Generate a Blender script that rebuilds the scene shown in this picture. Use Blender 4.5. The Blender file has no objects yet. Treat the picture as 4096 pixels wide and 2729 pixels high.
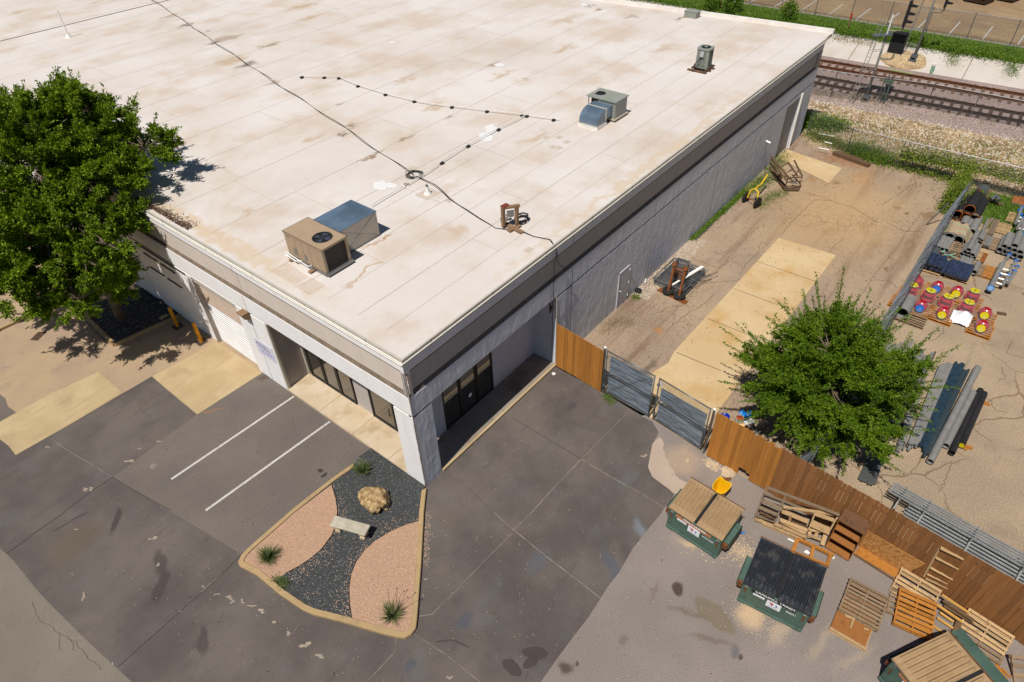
import bpy, bmesh, math, random
import numpy as np
from mathutils import Vector, Matrix
SC = bpy.context.scene; COL = SC.collection
R = math.radians
# ---------------------------------------------------------------- camera (a drone 20 m up, surveyed from the building's edges)
FPX, YAW, PIT, ROL = 2646.889, .6979491, .7212614, -.0357028
CAM = np.array([-9.18485, -12.08957, 20.0])
_fw = np.array([math.cos(PIT)*math.cos(YAW), math.cos(PIT)*math.sin(YAW), -math.sin(PIT)])
_r = np.cross(_fw, [0, 0, 1.]); _r /= np.linalg.norm(_r); _u = np.cross(_r, _fw)
_c, _s = math.cos(ROL), math.sin(ROL)
RT, UP = _c*_r+_s*_u, -_s*_r+_c*_u
cd = bpy.data.cameras.new('camera'); cam = bpy.data.objects.new('camera', cd); COL.objects.link(cam)
cam.matrix_world = Matrix(((RT[0], UP[0], -_fw[0], CAM[0]), (RT[1], UP[1], -_fw[1], CAM[1]), (RT[2], UP[2], -_fw[2], CAM[2]), (0, 0, 0, 1)))
cd.sensor_width = 36; cd.lens = FPX/4096*36; cd.clip_end = 2000; cd.clip_start = .1
SC.camera = cam
# ---------------------------------------------------------------- daylight
EL, AZ = R(62), R(5)
sd = Vector((math.cos(AZ)*math.cos(EL), math.sin(AZ)*math.cos(EL), -math.sin(EL)))
sl = bpy.data.lights.new('sun', 'SUN'); sl.energy = 5.0; sl.angle = R(.5); sl.color = (1, .95, .875)
so = bpy.data.objects.new('sun', sl); COL.objects.link(so); so.rotation_euler = sd.to_track_quat('-Z', 'Y').to_euler()
W = bpy.data.worlds.new('World'); SC.world = W; W.use_nodes = True
wn = W.node_tree; sk = wn.nodes.new('ShaderNodeTexSky'); sk.sky_type = 'NISHITA'; sk.sun_disc = False; sk.dust_density = .3; sk.ozone_density = 2.5
sk.sun_elevation = EL; sk.sun_rotation = math.atan2(-sd.x, -sd.y) % (2*math.pi)
wn.links.new(sk.outputs[0], wn.nodes['Background'].inputs[0]); wn.nodes['Background'].inputs[1].default_value = .05
SC.view_settings.view_transform = 'Standard'; SC.view_settings.look = 'None'; SC.view_settings.exposure = -.08; SC.view_settings.gamma = 1
# ---------------------------------------------------------------- measuring helpers: survey readings of the photo become real places in metres
def G(px, z=0.):
    d = RT*(px[0]-2048)-UP*(px[1]-1364.5)+_fw*FPX
    t = (z-CAM[2])/d[2]; q = CAM+d*t; return Vector((float(q[0]), float(q[1]), z))
K = 1024/2354
def T(i, j, a, b, z=0.): return G((1024*i+a*K, 682.25*j+b*K), z)
def TT(i, j, pts, z=0.): return [T(i, j, a, b, z) for a, b in pts]
def crop(x0, y0, w, n=2352.):
    s = w/n
    return lambda a, b, z=0.: G((x0+a*s, y0+b*s), z)
R1 = crop(3580, 740, 516); R2 = crop(3580, 1000, 516); R3 = crop(2640, 1900, 516); R4 = crop(2920, 2140, 516)
R7 = crop(2960, 580, 516); R8 = crop(2540, 980, 360); Q2 = crop(2960, 1900, 520, 1331.); Q3 = crop(3380, 2140, 716, 1337.); Q1 = crop(3480, 2380, 616, 1345.)
Q5 = crop(3560, 1900, 536, 1345.); Q6 = crop(1980, 800, 320, 1345.); R5 = crop(2840, 1620, 260, 2354.); QS = crop(3400, 0, 400, 1337.)
# ---------------------------------------------------------------- mesh helpers
def onx(fn, a, b, x0):
    """reading on a vertical plane x = x0"""
    p, q = fn(a, b, 0.), fn(a, b, 1.); z = (p.x-x0)/(p.x-q.x); return fn(a, b, z)
class MB:
    def __init__(s): s.v = []; s.f = []; s.m = []
    def add(s, v, f, m=0):
        n = len(s.v); s.v += [tuple(p) for p in v]; s.f += [tuple(i+n for i in q) for q in f]; s.m += [m]*len(f); return s
    def box(s, x0, y0, z0, x1, y1, z1, m=0):
        x0, x1 = sorted((x0, x1)); y0, y1 = sorted((y0, y1)); z0, z1 = sorted((z0, z1))
        v = [(x, y, z) for z in (z0, z1) for x, y in ((x0, y0), (x1, y0), (x1, y1), (x0, y1))]
        return s.add(v, [(3, 2, 1, 0), (4, 5, 6, 7), (0, 1, 5, 4), (1, 2, 6, 5), (2, 3, 7, 6), (3, 0, 4, 7)], m)
    def beam(s, p, q, w, h, up=(0, 0, 1), m=0):
        p, q, up = Vector(p), Vector(q), Vector(up); d = (q-p).normalized(); a = d.cross(up)
        if a.length < 1e-4: a = d.cross(Vector((1, 0, 0)))
        a.normalize(); b = a.cross(d)
        v = [o+a*i*w/2+b*j*h/2 for o in (p, q) for i, j in ((-1, -1), (1, -1), (1, 1), (-1, 1))]
        return s.add(v, [(0, 1, 2, 3), (7, 6, 5, 4), (1, 0, 4, 5), (2, 1, 5, 6), (3, 2, 6, 7), (0, 3, 7, 4)], m)
    def cyl(s, p, q, r, n=12, r2=None, cap=True, m=0):
        return s.tube([p, q], [r, r if r2 is None else r2], n, cap, m)
    def tube(s, pts, r, n=8, cap=True, m=0):
        pts = [Vector(p) for p in pts]; rr = r if isinstance(r, (list, tuple)) else [r]*len(pts)
        v = []; f = []; a = None
        for i, p in enumerate(pts):
            d = (pts[min(i+1, len(pts)-1)]-pts[max(i-1, 0)])
            if d.length < 1e-9: d = Vector((0, 0, 1))
            d.normalize()
            if a is None: a = d.orthogonal().normalized()
            else:
                a = a-d*a.dot(d); a = a.normalized() if a.length > 1e-6 else d.orthogonal().normalized()
            b = d.cross(a)
            v += [p+(a*math.cos(t)+b*math.sin(t))*rr[i] for t in (2*math.pi*k/n for k in range(n))]
        for i in range(len(pts)-1):
            f += [(i*n+k, i*n+(k+1) % n, (i+1)*n+(k+1) % n, (i+1)*n+k) for k in range(n)]
        if cap: f += [tuple(range(n))[::-1], tuple(range((len(pts)-1)*n, len(pts)*n))]
        return s.add(v, f, m)
    def pipe(s, p, q, ro, ri, n=16, m=0):
        p, q = Vector(p), Vector(q); d = (q-p).normalized(); a = d.orthogonal().normalized(); b = d.cross(a); v = []; f = []
        for o, r in ((p, ro), (q, ro), (q, ri), (p, ri)): v += [o+(a*math.cos(t)+b*math.sin(t))*r for t in (2*math.pi*k/n for k in range(n))]
        for i in range(4):
            j = (i+1) % 4; f += [(i*n+k, i*n+(k+1) % n, j*n+(k+1) % n, j*n+k) for k in range(n)]
        return s.add(v, f, m)
    def lathe(s, c, prof, n=16, m=0, ax=None):
        c = Vector(c); A = Vector((0, 0, 1)) if ax is None else Vector(ax).normalized(); a = A.orthogonal().normalized(); b = A.cross(a); v = []; f = []
        for r, z in prof: v += [c+A*z+(a*math.cos(t)+b*math.sin(t))*r for t in (2*math.pi*k/n for k in range(n))]
        for i in range(len(prof)-1): f += [(i*n+k, i*n+(k+1) % n, (i+1)*n+(k+1) % n, (i+1)*n+k) for k in range(n)]
        return s.add(v, f+[tuple(range(n))[::-1], tuple(range((len(prof)-1)*n, len(prof)*n))], m)
    def prism(s, poly, z0, z1, m=0):
        n = len(poly); v = [(p[0], p[1], z0) for p in poly]+[(p[0], p[1], z1) for p in poly]
        ar = sum(poly[i][0]*poly[(i+1) % n][1]-poly[(i+1) % n][0]*poly[i][1] for i in range(n))
        if ar < 0: v = v[:n][::-1]+v[n:][::-1]
        return s.add(v, [tuple(range(n))[::-1], tuple(range(n, 2*n))]+[(i, (i+1) % n, n+(i+1) % n, n+i) for i in range(n)], m)
    def sheet(s, poly, z, m=0):
        ar = sum(poly[i][0]*poly[(i+1) % len(poly)][1]-poly[(i+1) % len(poly)][0]*poly[i][1] for i in range(len(poly)))
        pl = list(poly) if ar > 0 else list(poly)[::-1]
        return s.add([(p[0], p[1], z) for p in pl], [tuple(range(len(pl)))], m)
    def extr(s, prof, o, d, a, b, m=0, closed=True):
        """profile [(u,v)] in plane (a,b) at o, extruded along d"""
        o, d, a, b = Vector(o), Vector(d), Vector(a), Vector(b); n = len(prof)
        v = [o+a*u+b*w for u, w in prof]+[o+d+a*u+b*w for u, w in prof]
        f = [(i, (i+1) % n, n+(i+1) % n, n+i) for i in range(n if closed else n-1)]
        if closed: f += [tuple(range(n))[::-1], tuple(range(n, 2*n))]
        return s.add(v, f, m)
    def each(s, name, mat, parent=None, per=1, **k):
        """one object for every piece (per = faces groups of a box)"""
        out = []; n = len(s.v)//(8*per)
        for i in range(n):
            q = MB(); v0 = i*8*per; q.v = s.v[v0:v0+8*per]; q.f = [tuple(a-v0 for a in f) for f in s.f if v0 <= f[0] < v0+8*per]; q.m = [0]*len(q.f); out.append(q.build(name, mat, parent, **k))
        return out
    def build(s, name, mats, parent=None, smooth=False, world=False, fix=True, bevel=0):
        me = bpy.data.meshes.new(name)
        off = parent.location if (world and parent is not None) else Vector((0, 0, 0))
        me.from_pydata([(x-off[0], y-off[1], z-off[2]) for x, y, z in s.v], [], s.f)
        ml = mats if isinstance(mats, (list, tuple)) else [mats]
        for q in ml: me.materials.append(q)
        if len(ml) > 1: me.polygons.foreach_set('material_index', s.m)
        if fix:
            bm = bmesh.new(); bm.from_mesh(me); bmesh.ops.recalc_face_normals(bm, faces=bm.faces); bm.to_mesh(me); bm.free()
        if smooth: me.shade_smooth() if hasattr(me, 'shade_smooth') else me.polygons.foreach_set('use_smooth', [True]*len(me.polygons))
        o = bpy.data.objects.new(name, me); COL.objects.link(o)
        if parent is not None: o.parent = parent
        if bevel:
            md = o.modifiers.new('bevel', 'BEVEL'); md.width = bevel; md.segments = 1; md.limit_method = 'ANGLE'
        return o
def npmesh(name, V, F, mat, parent=None, loc=None, smooth=False):
    """V (n,3) array, F (m,k) array of quads or tris"""
    V = np.asarray(V, dtype=np.float32)
    if loc is not None: V = V-np.array(loc, dtype=np.float32)
    F = np.asarray(F, dtype=np.int32); m, k = F.shape
    me = bpy.data.meshes.new(name); me.vertices.add(len(V)); me.vertices.foreach_set('co', V.ravel())
    me.loops.add(m*k); me.loops.foreach_set('vertex_index', F.ravel())
    me.polygons.add(m); me.polygons.foreach_set('loop_start', np.arange(0, m*k, k, dtype=np.int32))
    try: me.polygons.foreach_set('loop_total', np.full(m, k, dtype=np.int32))
    except Exception: pass
    me.materials.append(mat); me.update(calc_edges=True)
    o = bpy.data.objects.new(name, me); COL.objects.link(o)
    if parent is not None: o.parent = parent
    return o
def tag(o, label=None, cat=None, group=None, kind=None):
    if label: o['label'] = label
    if cat: o['category'] = cat
    if group: o['group'] = group
    if kind: o['kind'] = kind
    return o
def thing(name, label, cat, loc=(0, 0, 0), rz=0., group=None):
    o = bpy.data.objects.new(name, None); COL.objects.link(o); o.location = loc; o.rotation_euler = (0, 0, rz); o.empty_display_size = .3
    return tag(o, label, cat, group)
KIDS = {}
def copy_tree(root, loc, rz=None, label=None):
    c = root.copy(); COL.objects.link(c); c.location = loc
    if rz is not None: c.rotation_euler = (0, 0, rz)
    if label: c['label'] = label
    for ch in list(root.children):
        d = ch.copy(); COL.objects.link(d); d.parent = c
        for g in list(ch.children):
            e = g.copy(); COL.objects.link(e); e.parent = d
    return c
def text(name, s, size, mat, parent, M, ext=.002, align='CENTER', bold=0.):
    cu = bpy.data.curves.new('t', 'FONT'); cu.body = s; cu.size = size; cu.extrude = ext; cu.align_x = align; cu.align_y = 'CENTER'; cu.offset = bold
    t = bpy.data.objects.new('t', cu); COL.objects.link(t)
    dg = bpy.context.evaluated_depsgraph_get(); me = bpy.data.meshes.new_from_object(t.evaluated_get(dg)); COL.objects.unlink(t); bpy.data.objects.remove(t)
    me.transform(M); me.materials.clear(); me.materials.append(mat)
    o = bpy.data.objects.new(name, me); COL.objects.link(o); o.parent = parent; return o
def frame(o, ax, ay):
    o, ax, ay = Vector(o), Vector(ax).normalized(), Vector(ay).normalized(); az = ax.cross(ay).normalized()
    return Matrix(((ax.x, ay.x, az.x, o.x), (ax.y, ay.y, az.y, o.y), (ax.z, ay.z, az.z, o.z), (0, 0, 0, 1)))
# ---------------------------------------------------------------- materials
def lin(c): return tuple((x/255/12.92 if x <= 10 else ((x/255+.055)/1.055)**2.4) for x in c)
class NM:
    def __init__(s, name, rough=.8, spec=.3, metal=0.):
        s.mat = bpy.data.materials.new(name); s.mat.use_nodes = True; s.nt = s.mat.node_tree; s.b = s.nt.nodes['Principled BSDF']
        s.b.inputs['Roughness'].default_value = rough; s.b.inputs['Metallic'].default_value = metal; s.b.inputs['Specular IOR Level'].default_value = spec
        s.tc = s.nt.nodes.new('ShaderNodeTexCoord').outputs['Object']
    def n(s, t, **k):
        q = s.nt.nodes.new(t)
        for a, b in k.items(): setattr(q, a, b)
        return q
    def l(s, a, b): s.nt.links.new(a, b)
    def put(s, sock, v):
        if hasattr(v, 'is_linked') or hasattr(v, 'links'): s.l(v, sock)
        elif isinstance(v, (tuple, list)) and len(v) == 3 and sock.type == 'RGBA': sock.default_value = (*v, 1)
        else: sock.default_value = v
    def math(s, op, a, b=0., clamp=False):
        q = s.n('ShaderNodeMath', operation=op, use_clamp=clamp); s.put(q.inputs[0], a); s.put(q.inputs[1], b); return q.outputs[0]
    def map(s, v, sc=(1, 1, 1), loc=(0, 0, 0), rot=(0, 0, 0), vt='POINT'):
        q = s.n('ShaderNodeMapping', vector_type=vt); s.l(v, q.inputs[0]); q.inputs['Location'].default_value = loc; q.inputs['Rotation'].default_value = rot; q.inputs['Scale'].default_value = sc; return q.outputs[0]
    def noise(s, sc, det=3., rough=.55, v=None, dist=0.):
        q = s.n('ShaderNodeTexNoise'); s.l(v or s.tc, q.inputs['Vector']); q.inputs['Scale'].default_value = sc; q.inputs['Detail'].default_value = det; q.inputs['Roughness'].default_value = rough; q.inputs['Distortion'].default_value = dist; return q.outputs['Fac']
    def voro(s, sc, feat='F1', v=None, out='Distance', rnd=1.):
        q = s.n('ShaderNodeTexVoronoi', feature=feat); s.l(v or s.tc, q.inputs['Vector']); q.inputs['Scale'].default_value = sc; q.inputs['Randomness'].default_value = rnd; return q.outputs[out]
    def rng(s, v, a, b, c=0., d=1., smooth=True):
        q = s.n('ShaderNodeMapRange'); q.interpolation_type = 'SMOOTHSTEP' if smooth else 'LINEAR'; s.l(v, q.inputs[0])
        for i, x in enumerate((a, b, c, d)): q.inputs[i+1].default_value = x
        return q.outputs[0]
    def mix(s, f, a, b, bt='MIX'):
        q = s.n('ShaderNodeMix', data_type='RGBA', blend_type=bt); s.put(q.inputs[0], f); s.put(q.inputs[6], a); s.put(q.inputs[7], b); return q.outputs[2]
    def warp(s, sc, amt, v=None):
        q = s.n('ShaderNodeTexNoise'); s.l(v or s.tc, q.inputs['Vector']); q.inputs['Scale'].default_value = sc; q.inputs['Detail'].default_value = 3
        a = s.n('ShaderNodeVectorMath', operation='SUBTRACT'); s.l(q.outputs['Color'], a.inputs[0]); a.inputs[1].default_value = (.5, .5, .5)
        b = s.n('ShaderNodeVectorMath', operation='SCALE'); s.l(a.outputs[0], b.inputs[0]); b.inputs['Scale'].default_value = amt
        c = s.n('ShaderNodeVectorMath', operation='ADD'); s.l(v or s.tc, c.inputs[0]); s.l(b.outputs[0], c.inputs[1]); return c.outputs[0]
    def blob(s, v, x, y, rx, ry, rot=0., z=None, soft=.45):
        m = s.map(v, (rx, ry, 1000.), (x, y, 0), (0, 0, R(rot)), 'TEXTURE')
        q = s.n('ShaderNodeVectorMath', operation='LENGTH'); s.l(m, q.inputs[0]); return s.rng(q.outputs['Value'], 1.0, 1.0-soft, 0., 1.)
    def bump(s, h, st=.3, d=.01):
        q = s.n('ShaderNodeBump'); q.inputs['Strength'].default_value = st; q.inputs['Distance'].default_value = d; s.l(h, q.inputs['Height'])
        if s.b.inputs['Normal'].links: s.l(s.b.inputs['Normal'].links[0].from_socket, q.inputs['Normal'])
        s.l(q.outputs[0], s.b.inputs['Normal'])
    def col(s, c): s.put(s.b.inputs['Base Color'], c); return s
def simple(name, c, rough=.7, var=.12, sc=6., metal=0., spec=.3, bump=0., dirt=None, dsc=2., dthr=(.55, .7), c2=None):
    m = NM(name, rough, spec, metal); base = m.mix(m.rng(m.noise(sc, 4), .3, .7), tuple(x*(1-var) for x in c), tuple(min(1, x*(1+var)) for x in (c2 or c)))
    if dirt: base = m.mix(m.rng(m.noise(dsc, 5, .65), *dthr), base, dirt)
    m.col(base)
    if bump: m.bump(m.noise(sc*8, 3), bump, .01)
    return m.mat
def pave(name, c1, c2, grain=.12, gs=60., big=.35, patches=(), cracks=(), blobs=(), streak=None, rough=.9, bump=.25, warp=.5, flecks=None, flatz=True):
    m = NM(name, rough, .25)
    v = m.map(m.tc, (1, 1, 0))
    c = m.mix(m.rng(m.noise(big, 5, .6, v), .35, .68), c1, c2)
    for sc, col, a, b, amt in patches:
        c = m.mix(m.math('MULTIPLY', m.rng(m.noise(sc, 6, .62, m.map(v, (1, 1, 0), (sc*13.7, 7.1*sc, 0))), a, b), amt), c, col)
    if streak:
        sx, sy, col, a, b, amt = streak
        c = m.mix(m.math('MULTIPLY', m.rng(m.noise(1., 5, .6, m.map(v, (sx, sy, 0))), a, b), amt), c, col)
    wv = m.warp(1.6, warp, v)
    for x, y, rx, ry, rot, col, amt, soft in blobs:
        c = m.mix(m.math('MULTIPLY', m.blob(wv, x, y, rx, ry, rot, soft=soft), amt), c, col)
    for sc, w, col, ms, ma, mb, amt in cracks:
        wc = m.warp(sc*1.3, .55/sc, v); d = m.voro(sc, 'DISTANCE_TO_EDGE', wc)
        k = m.math('MULTIPLY', m.rng(d, w*sc, 0.), m.rng(m.noise(ms, 2, .5, v), ma, mb)); c = m.mix(m.math('MULTIPLY', k, amt), c, col)
    g = m.noise(gs, 2, .7, v)
    lo = tuple(x*(1-grain) for x in (1, 1, 1)); hi = tuple(1+grain for x in (1, 1, 1))
    c = m.mix(1., c, m.mix(m.rng(g, .3, .7), lo, hi), 'MULTIPLY')
    if flecks:
        fs, col, thr = flecks; c = m.mix(m.rng(m.voro(fs, v=v), thr, thr*.6), c, col)
    m.col(c); m.bump(g, bump, .004); return m.mat
def L(r, g, b, k=1.3): return tuple(x/k for x in lin((r, g, b)))
# ================================================================ GROUND
def tb(i, j, a, b, rx, ry, rot, col, amt=.8, soft=.5):
    q = T(i, j, a, b); return (q.x, q.y, rx, ry, rot, col, amt, soft)
M_TAN = pave('tan_asphalt', L(176, 152, 128), L(190, 165, 132), patches=[(.9, L(150, 132, 120), .52, .72, .7), (3.5, L(205, 185, 155), .6, .75, .5)], cracks=[(.22, .02, L(130, 106, 82), .3, .45, .6, .5)])
g = MB().sheet([(-200, -200), (57.8, -200), (57.8, 300), (-200, 300)], 0).build('ground', M_TAN); tag(g, 'tan worn asphalt ground around the building', kind='structure')
DK = (L(78, 72, 72), L(128, 118, 112), L(100, 104, 112))
M_DARK = pave('sealed_concrete', L(94, 86, 83), L(116, 107, 101), gs=32, grain=.16, big=.3,
    patches=[(.55, L(112, 110, 112), .5, .78, .55), (.8, L(120, 108, 96), .52, .78, .5), (1.6, L(84, 77, 75), .56, .82, .6), (5., L(140, 132, 126), .66, .8, .35)],
    streak=(.5, 2.2, L(80, 73, 73), .56, .78, .5),
    blobs=[tb(2, 3, 215, 1310, .22, .42, 20, L(76, 66, 65), .85, .15), tb(2, 3, 195, 1385, .25, .2, 0, L(76, 66, 65), .85, .15), tb(2, 3, 10, 1440, .2, .4, 10, L(76, 66, 65), .85, .15),
           tb(0, 3, 1465, 470, .3, .7, -30, L(74, 66, 64), .7), tb(0, 3, 1480, 690, .25, .8, -40, L(74, 66, 66), .7), tb(0, 3, 1065, 80, .2, .7, -40, L(72, 64, 64), .8),
           tb(0, 3, 1870, 1190, .2, .7, -30, L(76, 68, 66), .7), tb(0, 3, 700, 270, 1.2, .8, 20, L(108, 94, 80), .7), tb(2, 3, 1180, 190, .25, .9, -40, L(128, 132, 140), .8, .7),
           tb(2, 3, 930, 520, .3, 1.4, -35, L(92, 96, 106), .8, .8), tb(2, 3, 230, 470, .8, .4, 0, L(100, 104, 110), .6, .8), tb(2, 3, 1150, 600, .3, 2.4, -35, L(84, 78, 78), .5, .8),
           tb(1, 3, 1910, 1010, .5, .25, 0, L(88, 90, 98), .8, .7), tb(1, 3, 1420, 1410, .3, .2, 0, L(86, 90, 98), .7, .6), tb(2, 2, 540, 610, .4, .3, 0, L(80, 74, 76), .7, .8), tb(2, 2, 1060, 1280, .9, .5, 0, L(112, 112, 116), .5, .9)])
M_PARK = pave('parking_asphalt', L(114, 105, 99), L(124, 114, 106), gs=26, grain=.26, patches=[(.5, L(104, 96, 100), .5, .75, .5), (1.3, L(132, 120, 112), .6, .8, .35)],
    blobs=[tb(1, 2, 593, 1200, .12, .1, 0, L(66, 60, 58), .9, .3), tb(1, 2, 632, 1235, .15, .12, 0, L(66, 60, 58), .9, .3), tb(0, 2, 1425, 1150, .12, .22, -30, L(158, 148, 136), .6, .6), tb(0, 2, 1950, 640, .6, .12, -30, L(178, 120, 66), .5, .9),
           tb(1, 2, 80, 330, .5, .25, -30, L(90, 72, 56), .7, .9)], flecks=(9., L(160, 150, 140), .05))
M_RIGHT = pave('aged_asphalt', L(142, 131, 124), L(154, 142, 134), gs=26, grain=.17, big=.3, patches=[(.4, L(140, 132, 126), .5, .75, .6), (1.1, L(168, 152, 136), .58, .78, .5)],
    blobs=[tb(2, 3, 1535, 710, .28, .25, 0, L(84, 70, 60), .95, .45), tb(2, 3, 1865, 960, .4, .8, -10, L(132, 118, 98), .85, .25), tb(2, 3, 480, 1420, .25, .3, 0, L(84, 74, 66), .9, .7), tb(2, 3, 570, 1400, .08, .08, 0, L(80, 70, 62), .8, .5),
           tb(2, 3, 2040, 1280, .25, .2, 0, L(110, 106, 108), .8, .8), tb(2, 3, 2100, 1320, .1, .1, 0, L(84, 76, 70), .9, .5), tb(2, 3, 1030, 1200, .3, .2, 0, L(120, 108, 98), .7, .8),
           tb(2, 3, 1620, 920, .15, 1.0, 25, L(122, 108, 96), .7, .8), tb(2, 3, 1830, 1180, .12, .9, 25, L(122, 108, 96), .7, .8), tb(2, 3, 1300, 740, .6, .12, 0, L(128, 114, 102), .6, .8),
           tb(2, 3, 2200, 950, .7, .6, 0, L(222, 190, 150), .75, .8), tb(3, 3, 100, 1110, .8, .25, -10, L(190, 168, 144), .7, .8), tb(3, 3, 500, 1200, 1.3, .25, -10, L(182, 162, 140), .6, .9), tb(3, 3, 800, 1340, 1.2, .2, -25, L(178, 158, 138), .6, .9),
           tb(2, 3, 1650, 300, .2, .7, 20, L(214, 186, 146), .7, .9), tb(2, 3, 2130, 380, .5, .6, 0, L(206, 182, 150), .5, .9), tb(2, 2, 1560, 1100, 1.1, 1.0, 0, L(186, 162, 138), .8, .7)],
    flecks=(6., L(196, 182, 165), .04))
M_BL = pave('broom_concrete', L(128, 119, 108), L(140, 130, 118), gs=26, grain=.13, big=.3, patches=[(.7, L(120, 110, 98), .55, .75, .5)], cracks=[(.35, .02, L(116, 104, 92), .25, .45, .6, .4)])
M_SLAB = pave('pale_slab', L(192, 168, 128), L(208, 184, 144), gs=26, grain=.12, big=.4, patches=[(.7, L(172, 150, 118), .5, .75, .7), (3., L(160, 138, 110), .62, .78, .4)], streak=(.6, 3.5, L(176, 152, 116), .5, .75, .5))
M_YARD = pave('cracked_asphalt', L(166, 145, 126), L(184, 161, 134), gs=24, grain=.2, big=.18,
    patches=[(.35, L(158, 138, 122), .5, .75, .75), (.9, L(196, 166, 124), .55, .75, .6), (2.4, L(132, 114, 100), .56, .76, .65), (7., L(148, 126, 106), .58, .74, .5)],
    cracks=[(.33, .022, L(104, 84, 68), .15, .42, .6, .5), (1.9, .02, L(112, 92, 74), .2, .5, .62, .5), (4.2, .014, L(118, 98, 78), .25, .5, .62, .5)], warp=.8,
    streak=(.10, 1.1, L(132, 108, 88), .5, .72, .8),
    blobs=[tb(2, 1, 1350, 1480, .4, .3, 0, L(190, 132, 78), .8, .9), tb(3, 1, 860, 60, 2.0, .9, 0, L(186, 136, 84), .6, .95), tb(3, 0, 700, 1480, 1.1, 2.6, 0, L(166, 116, 82), .8, .9), tb(3, 1, 630, 110, .3, .4, 0, L(98, 66, 42), .9, .8),
           tb(3, 1, 400, 90, .6, .3, 0, L(170, 112, 66), .7, .9), tb(3, 1, 1280, 395, .3, .2, 0, L(110, 76, 52), .9, .5), tb(3, 1, 1180, 345, .35, .3, 0, L(130, 92, 62), .8, .8), tb(3, 1, 880, 520, .6, .4, 0, L(152, 104, 66), .7, .9),
           tb(3, 1, 560, 560, .7, .4, 10, L(130, 104, 78), .7, .7), tb(3, 1, 370, 510, .8, .25, -30, L(134, 110, 90), .7, .7), tb(3, 1, 1480, 420, .8, .7, 0, L(126, 98, 72), .75, .8), tb(3, 1, 1100, 910, .3, .15, 0, L(112, 78, 54), .8, .8),
           tb(3, 1, 1200, 160, .35, .2, 0, L(134, 88, 60), .8, .8), tb(2, 2, 1270, 240, .7, .3, 0, L(124, 106, 94), .9, .6), tb(3, 1, 960, 700, 3.0, .5, 0, L(130, 108, 88), .6, .9), tb(3, 1, 1300, 700, 3., .25, 0, L(122, 98, 78), .7, .9), (28, -5.5, 9, 6, 0, L(202, 166, 118), .7, .95)])
M_PAD = pave('yard_slab', L(213, 184, 140), L(224, 198, 156), gs=22, grain=.09, big=.25, patches=[(.5, L(204, 166, 108), .45, .7, .85), (1.6, L(180, 144, 98), .58, .8, .5), (4, L(160, 132, 100), .6, .8, .4)],
    blobs=[tb(3, 1, 180, 930, .8, .4, 0, L(212, 162, 88), .6, .95), tb(2, 1, 1900, 1380, 1.2, .3, -10, L(206, 164, 100), .6, .9)])
M_STORE = pave('storage_asphalt', L(168, 148, 124), L(184, 162, 134), gs=18, grain=.2, big=.3, patches=[(.6, L(152, 134, 114), .5, .72, .7), (2.2, L(190, 172, 146), .6, .78, .5)],
    cracks=[(.3, .05, L(112, 86, 62), .2, .42, .55, .7)], streak=(.2, 1.6, L(132, 118, 104), .55, .75, .5), flecks=(5., L(206, 186, 158), .05))
def sheet(name, poly, z, mat, lab=None):
    o = MB().sheet(poly, z).build(name, mat, fix=False); tag(o, lab, kind='structure'); return o
fenceR = [T(2, 2, 1780, 1050), Vector((7.42, -9.5, 0)), Vector((7.15, -13.5, 0)), Vector((6.75, -17.9, 0)), Vector((5.9, -22, 0)), Vector((4.5, -40, 0))]
dark = [Vector((.0, 0, 0)), Vector((8.1, 0, 0)), Vector((8.05, -2.4, 0)), Vector((7.93, -4.6, 0))]+TT(2, 2, [(1190, 690), (1290, 742), (1350, 840), (1290, 950), (1250, 1160), (1290, 1250), (1370, 1310), (1440, 1360), (1490, 1405), (1470, 1470), (1400, 1535)])+TT(2, 3, [(1370, 20), (1270, 140), (1110, 340), (985, 560), (870, 705), (815, 800), (690, 990), (565, 1150), (410, 1360), (265, 1568), (-300, 2350)])+TT(0, 3, [(3200, 3300), (1900, 2300), (1215, 1568), (1060, 1430), (940, 1320), (760, 1150), (480, 870), (330, 710), (130, 460), (0, 335), (-700, -420)])+TT(0, 2, [(-500, 600), (-100, 820), (-30, 880), (85, 970), (145, 1050), (580, 805), (860, 640), (1130, 480), (1260, 405), (1395, 325), (1545, 455), (1810, 675), (1400, 985), (1035, 1255)])+TT(0, 3, [(1580, 10), (1870, 180), (2215, 390)])+[Vector((-3, 2, 0))]
sheet('driveway', dark, .004, M_DARK, 'dark sealed concrete driveway in front of the building')
park = TT(0, 2, [(1812, 675), (1400, 985), (1035, 1255)])+TT(0, 3, [(1580, 10), (1870, 180), (2215, 390)])+[Vector((-3, 2, 0)), Vector((0, .5, 0)), Vector((0, 10.3, 0))]
sheet('parking_bays', park, .008, M_PARK, 'brown grey asphalt parking bays')
right = TT(2, 2, [(1190, 690), (1290, 742), (1350, 840), (1290, 950), (1250, 1160), (1290, 1250), (1370, 1310), (1440, 1360), (1490, 1405), (1470, 1470), (1400, 1535)])+TT(2, 3, [(1370, 20), (1270, 140), (1110, 340), (985, 560), (870, 705), (815, 800), (690, 990), (565, 1150), (410, 1360), (265, 1568), (-300, 2350)])+[Vector((-16, -45, 0))]+fenceR[::-1]+[Vector((7.6, -7.3, 0)), Vector((7.93, -4.6, 0))]
sheet('service_lot', right, .0045, M_RIGHT, 'grey aged asphalt lot beside the dumpsters')
bl = TT(0, 3, [(-700, -420), (0, 335), (130, 460), (330, 710), (480, 870), (760, 1150), (940, 1320), (1060, 1430), (1215, 1568), (1900, 2300), (3200, 3300)])+[Vector((-70, -45, 0)), Vector((-70, 30, 0))]
sheet('street', bl, .0045, M_BL, 'light aggregate street surface')
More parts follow.
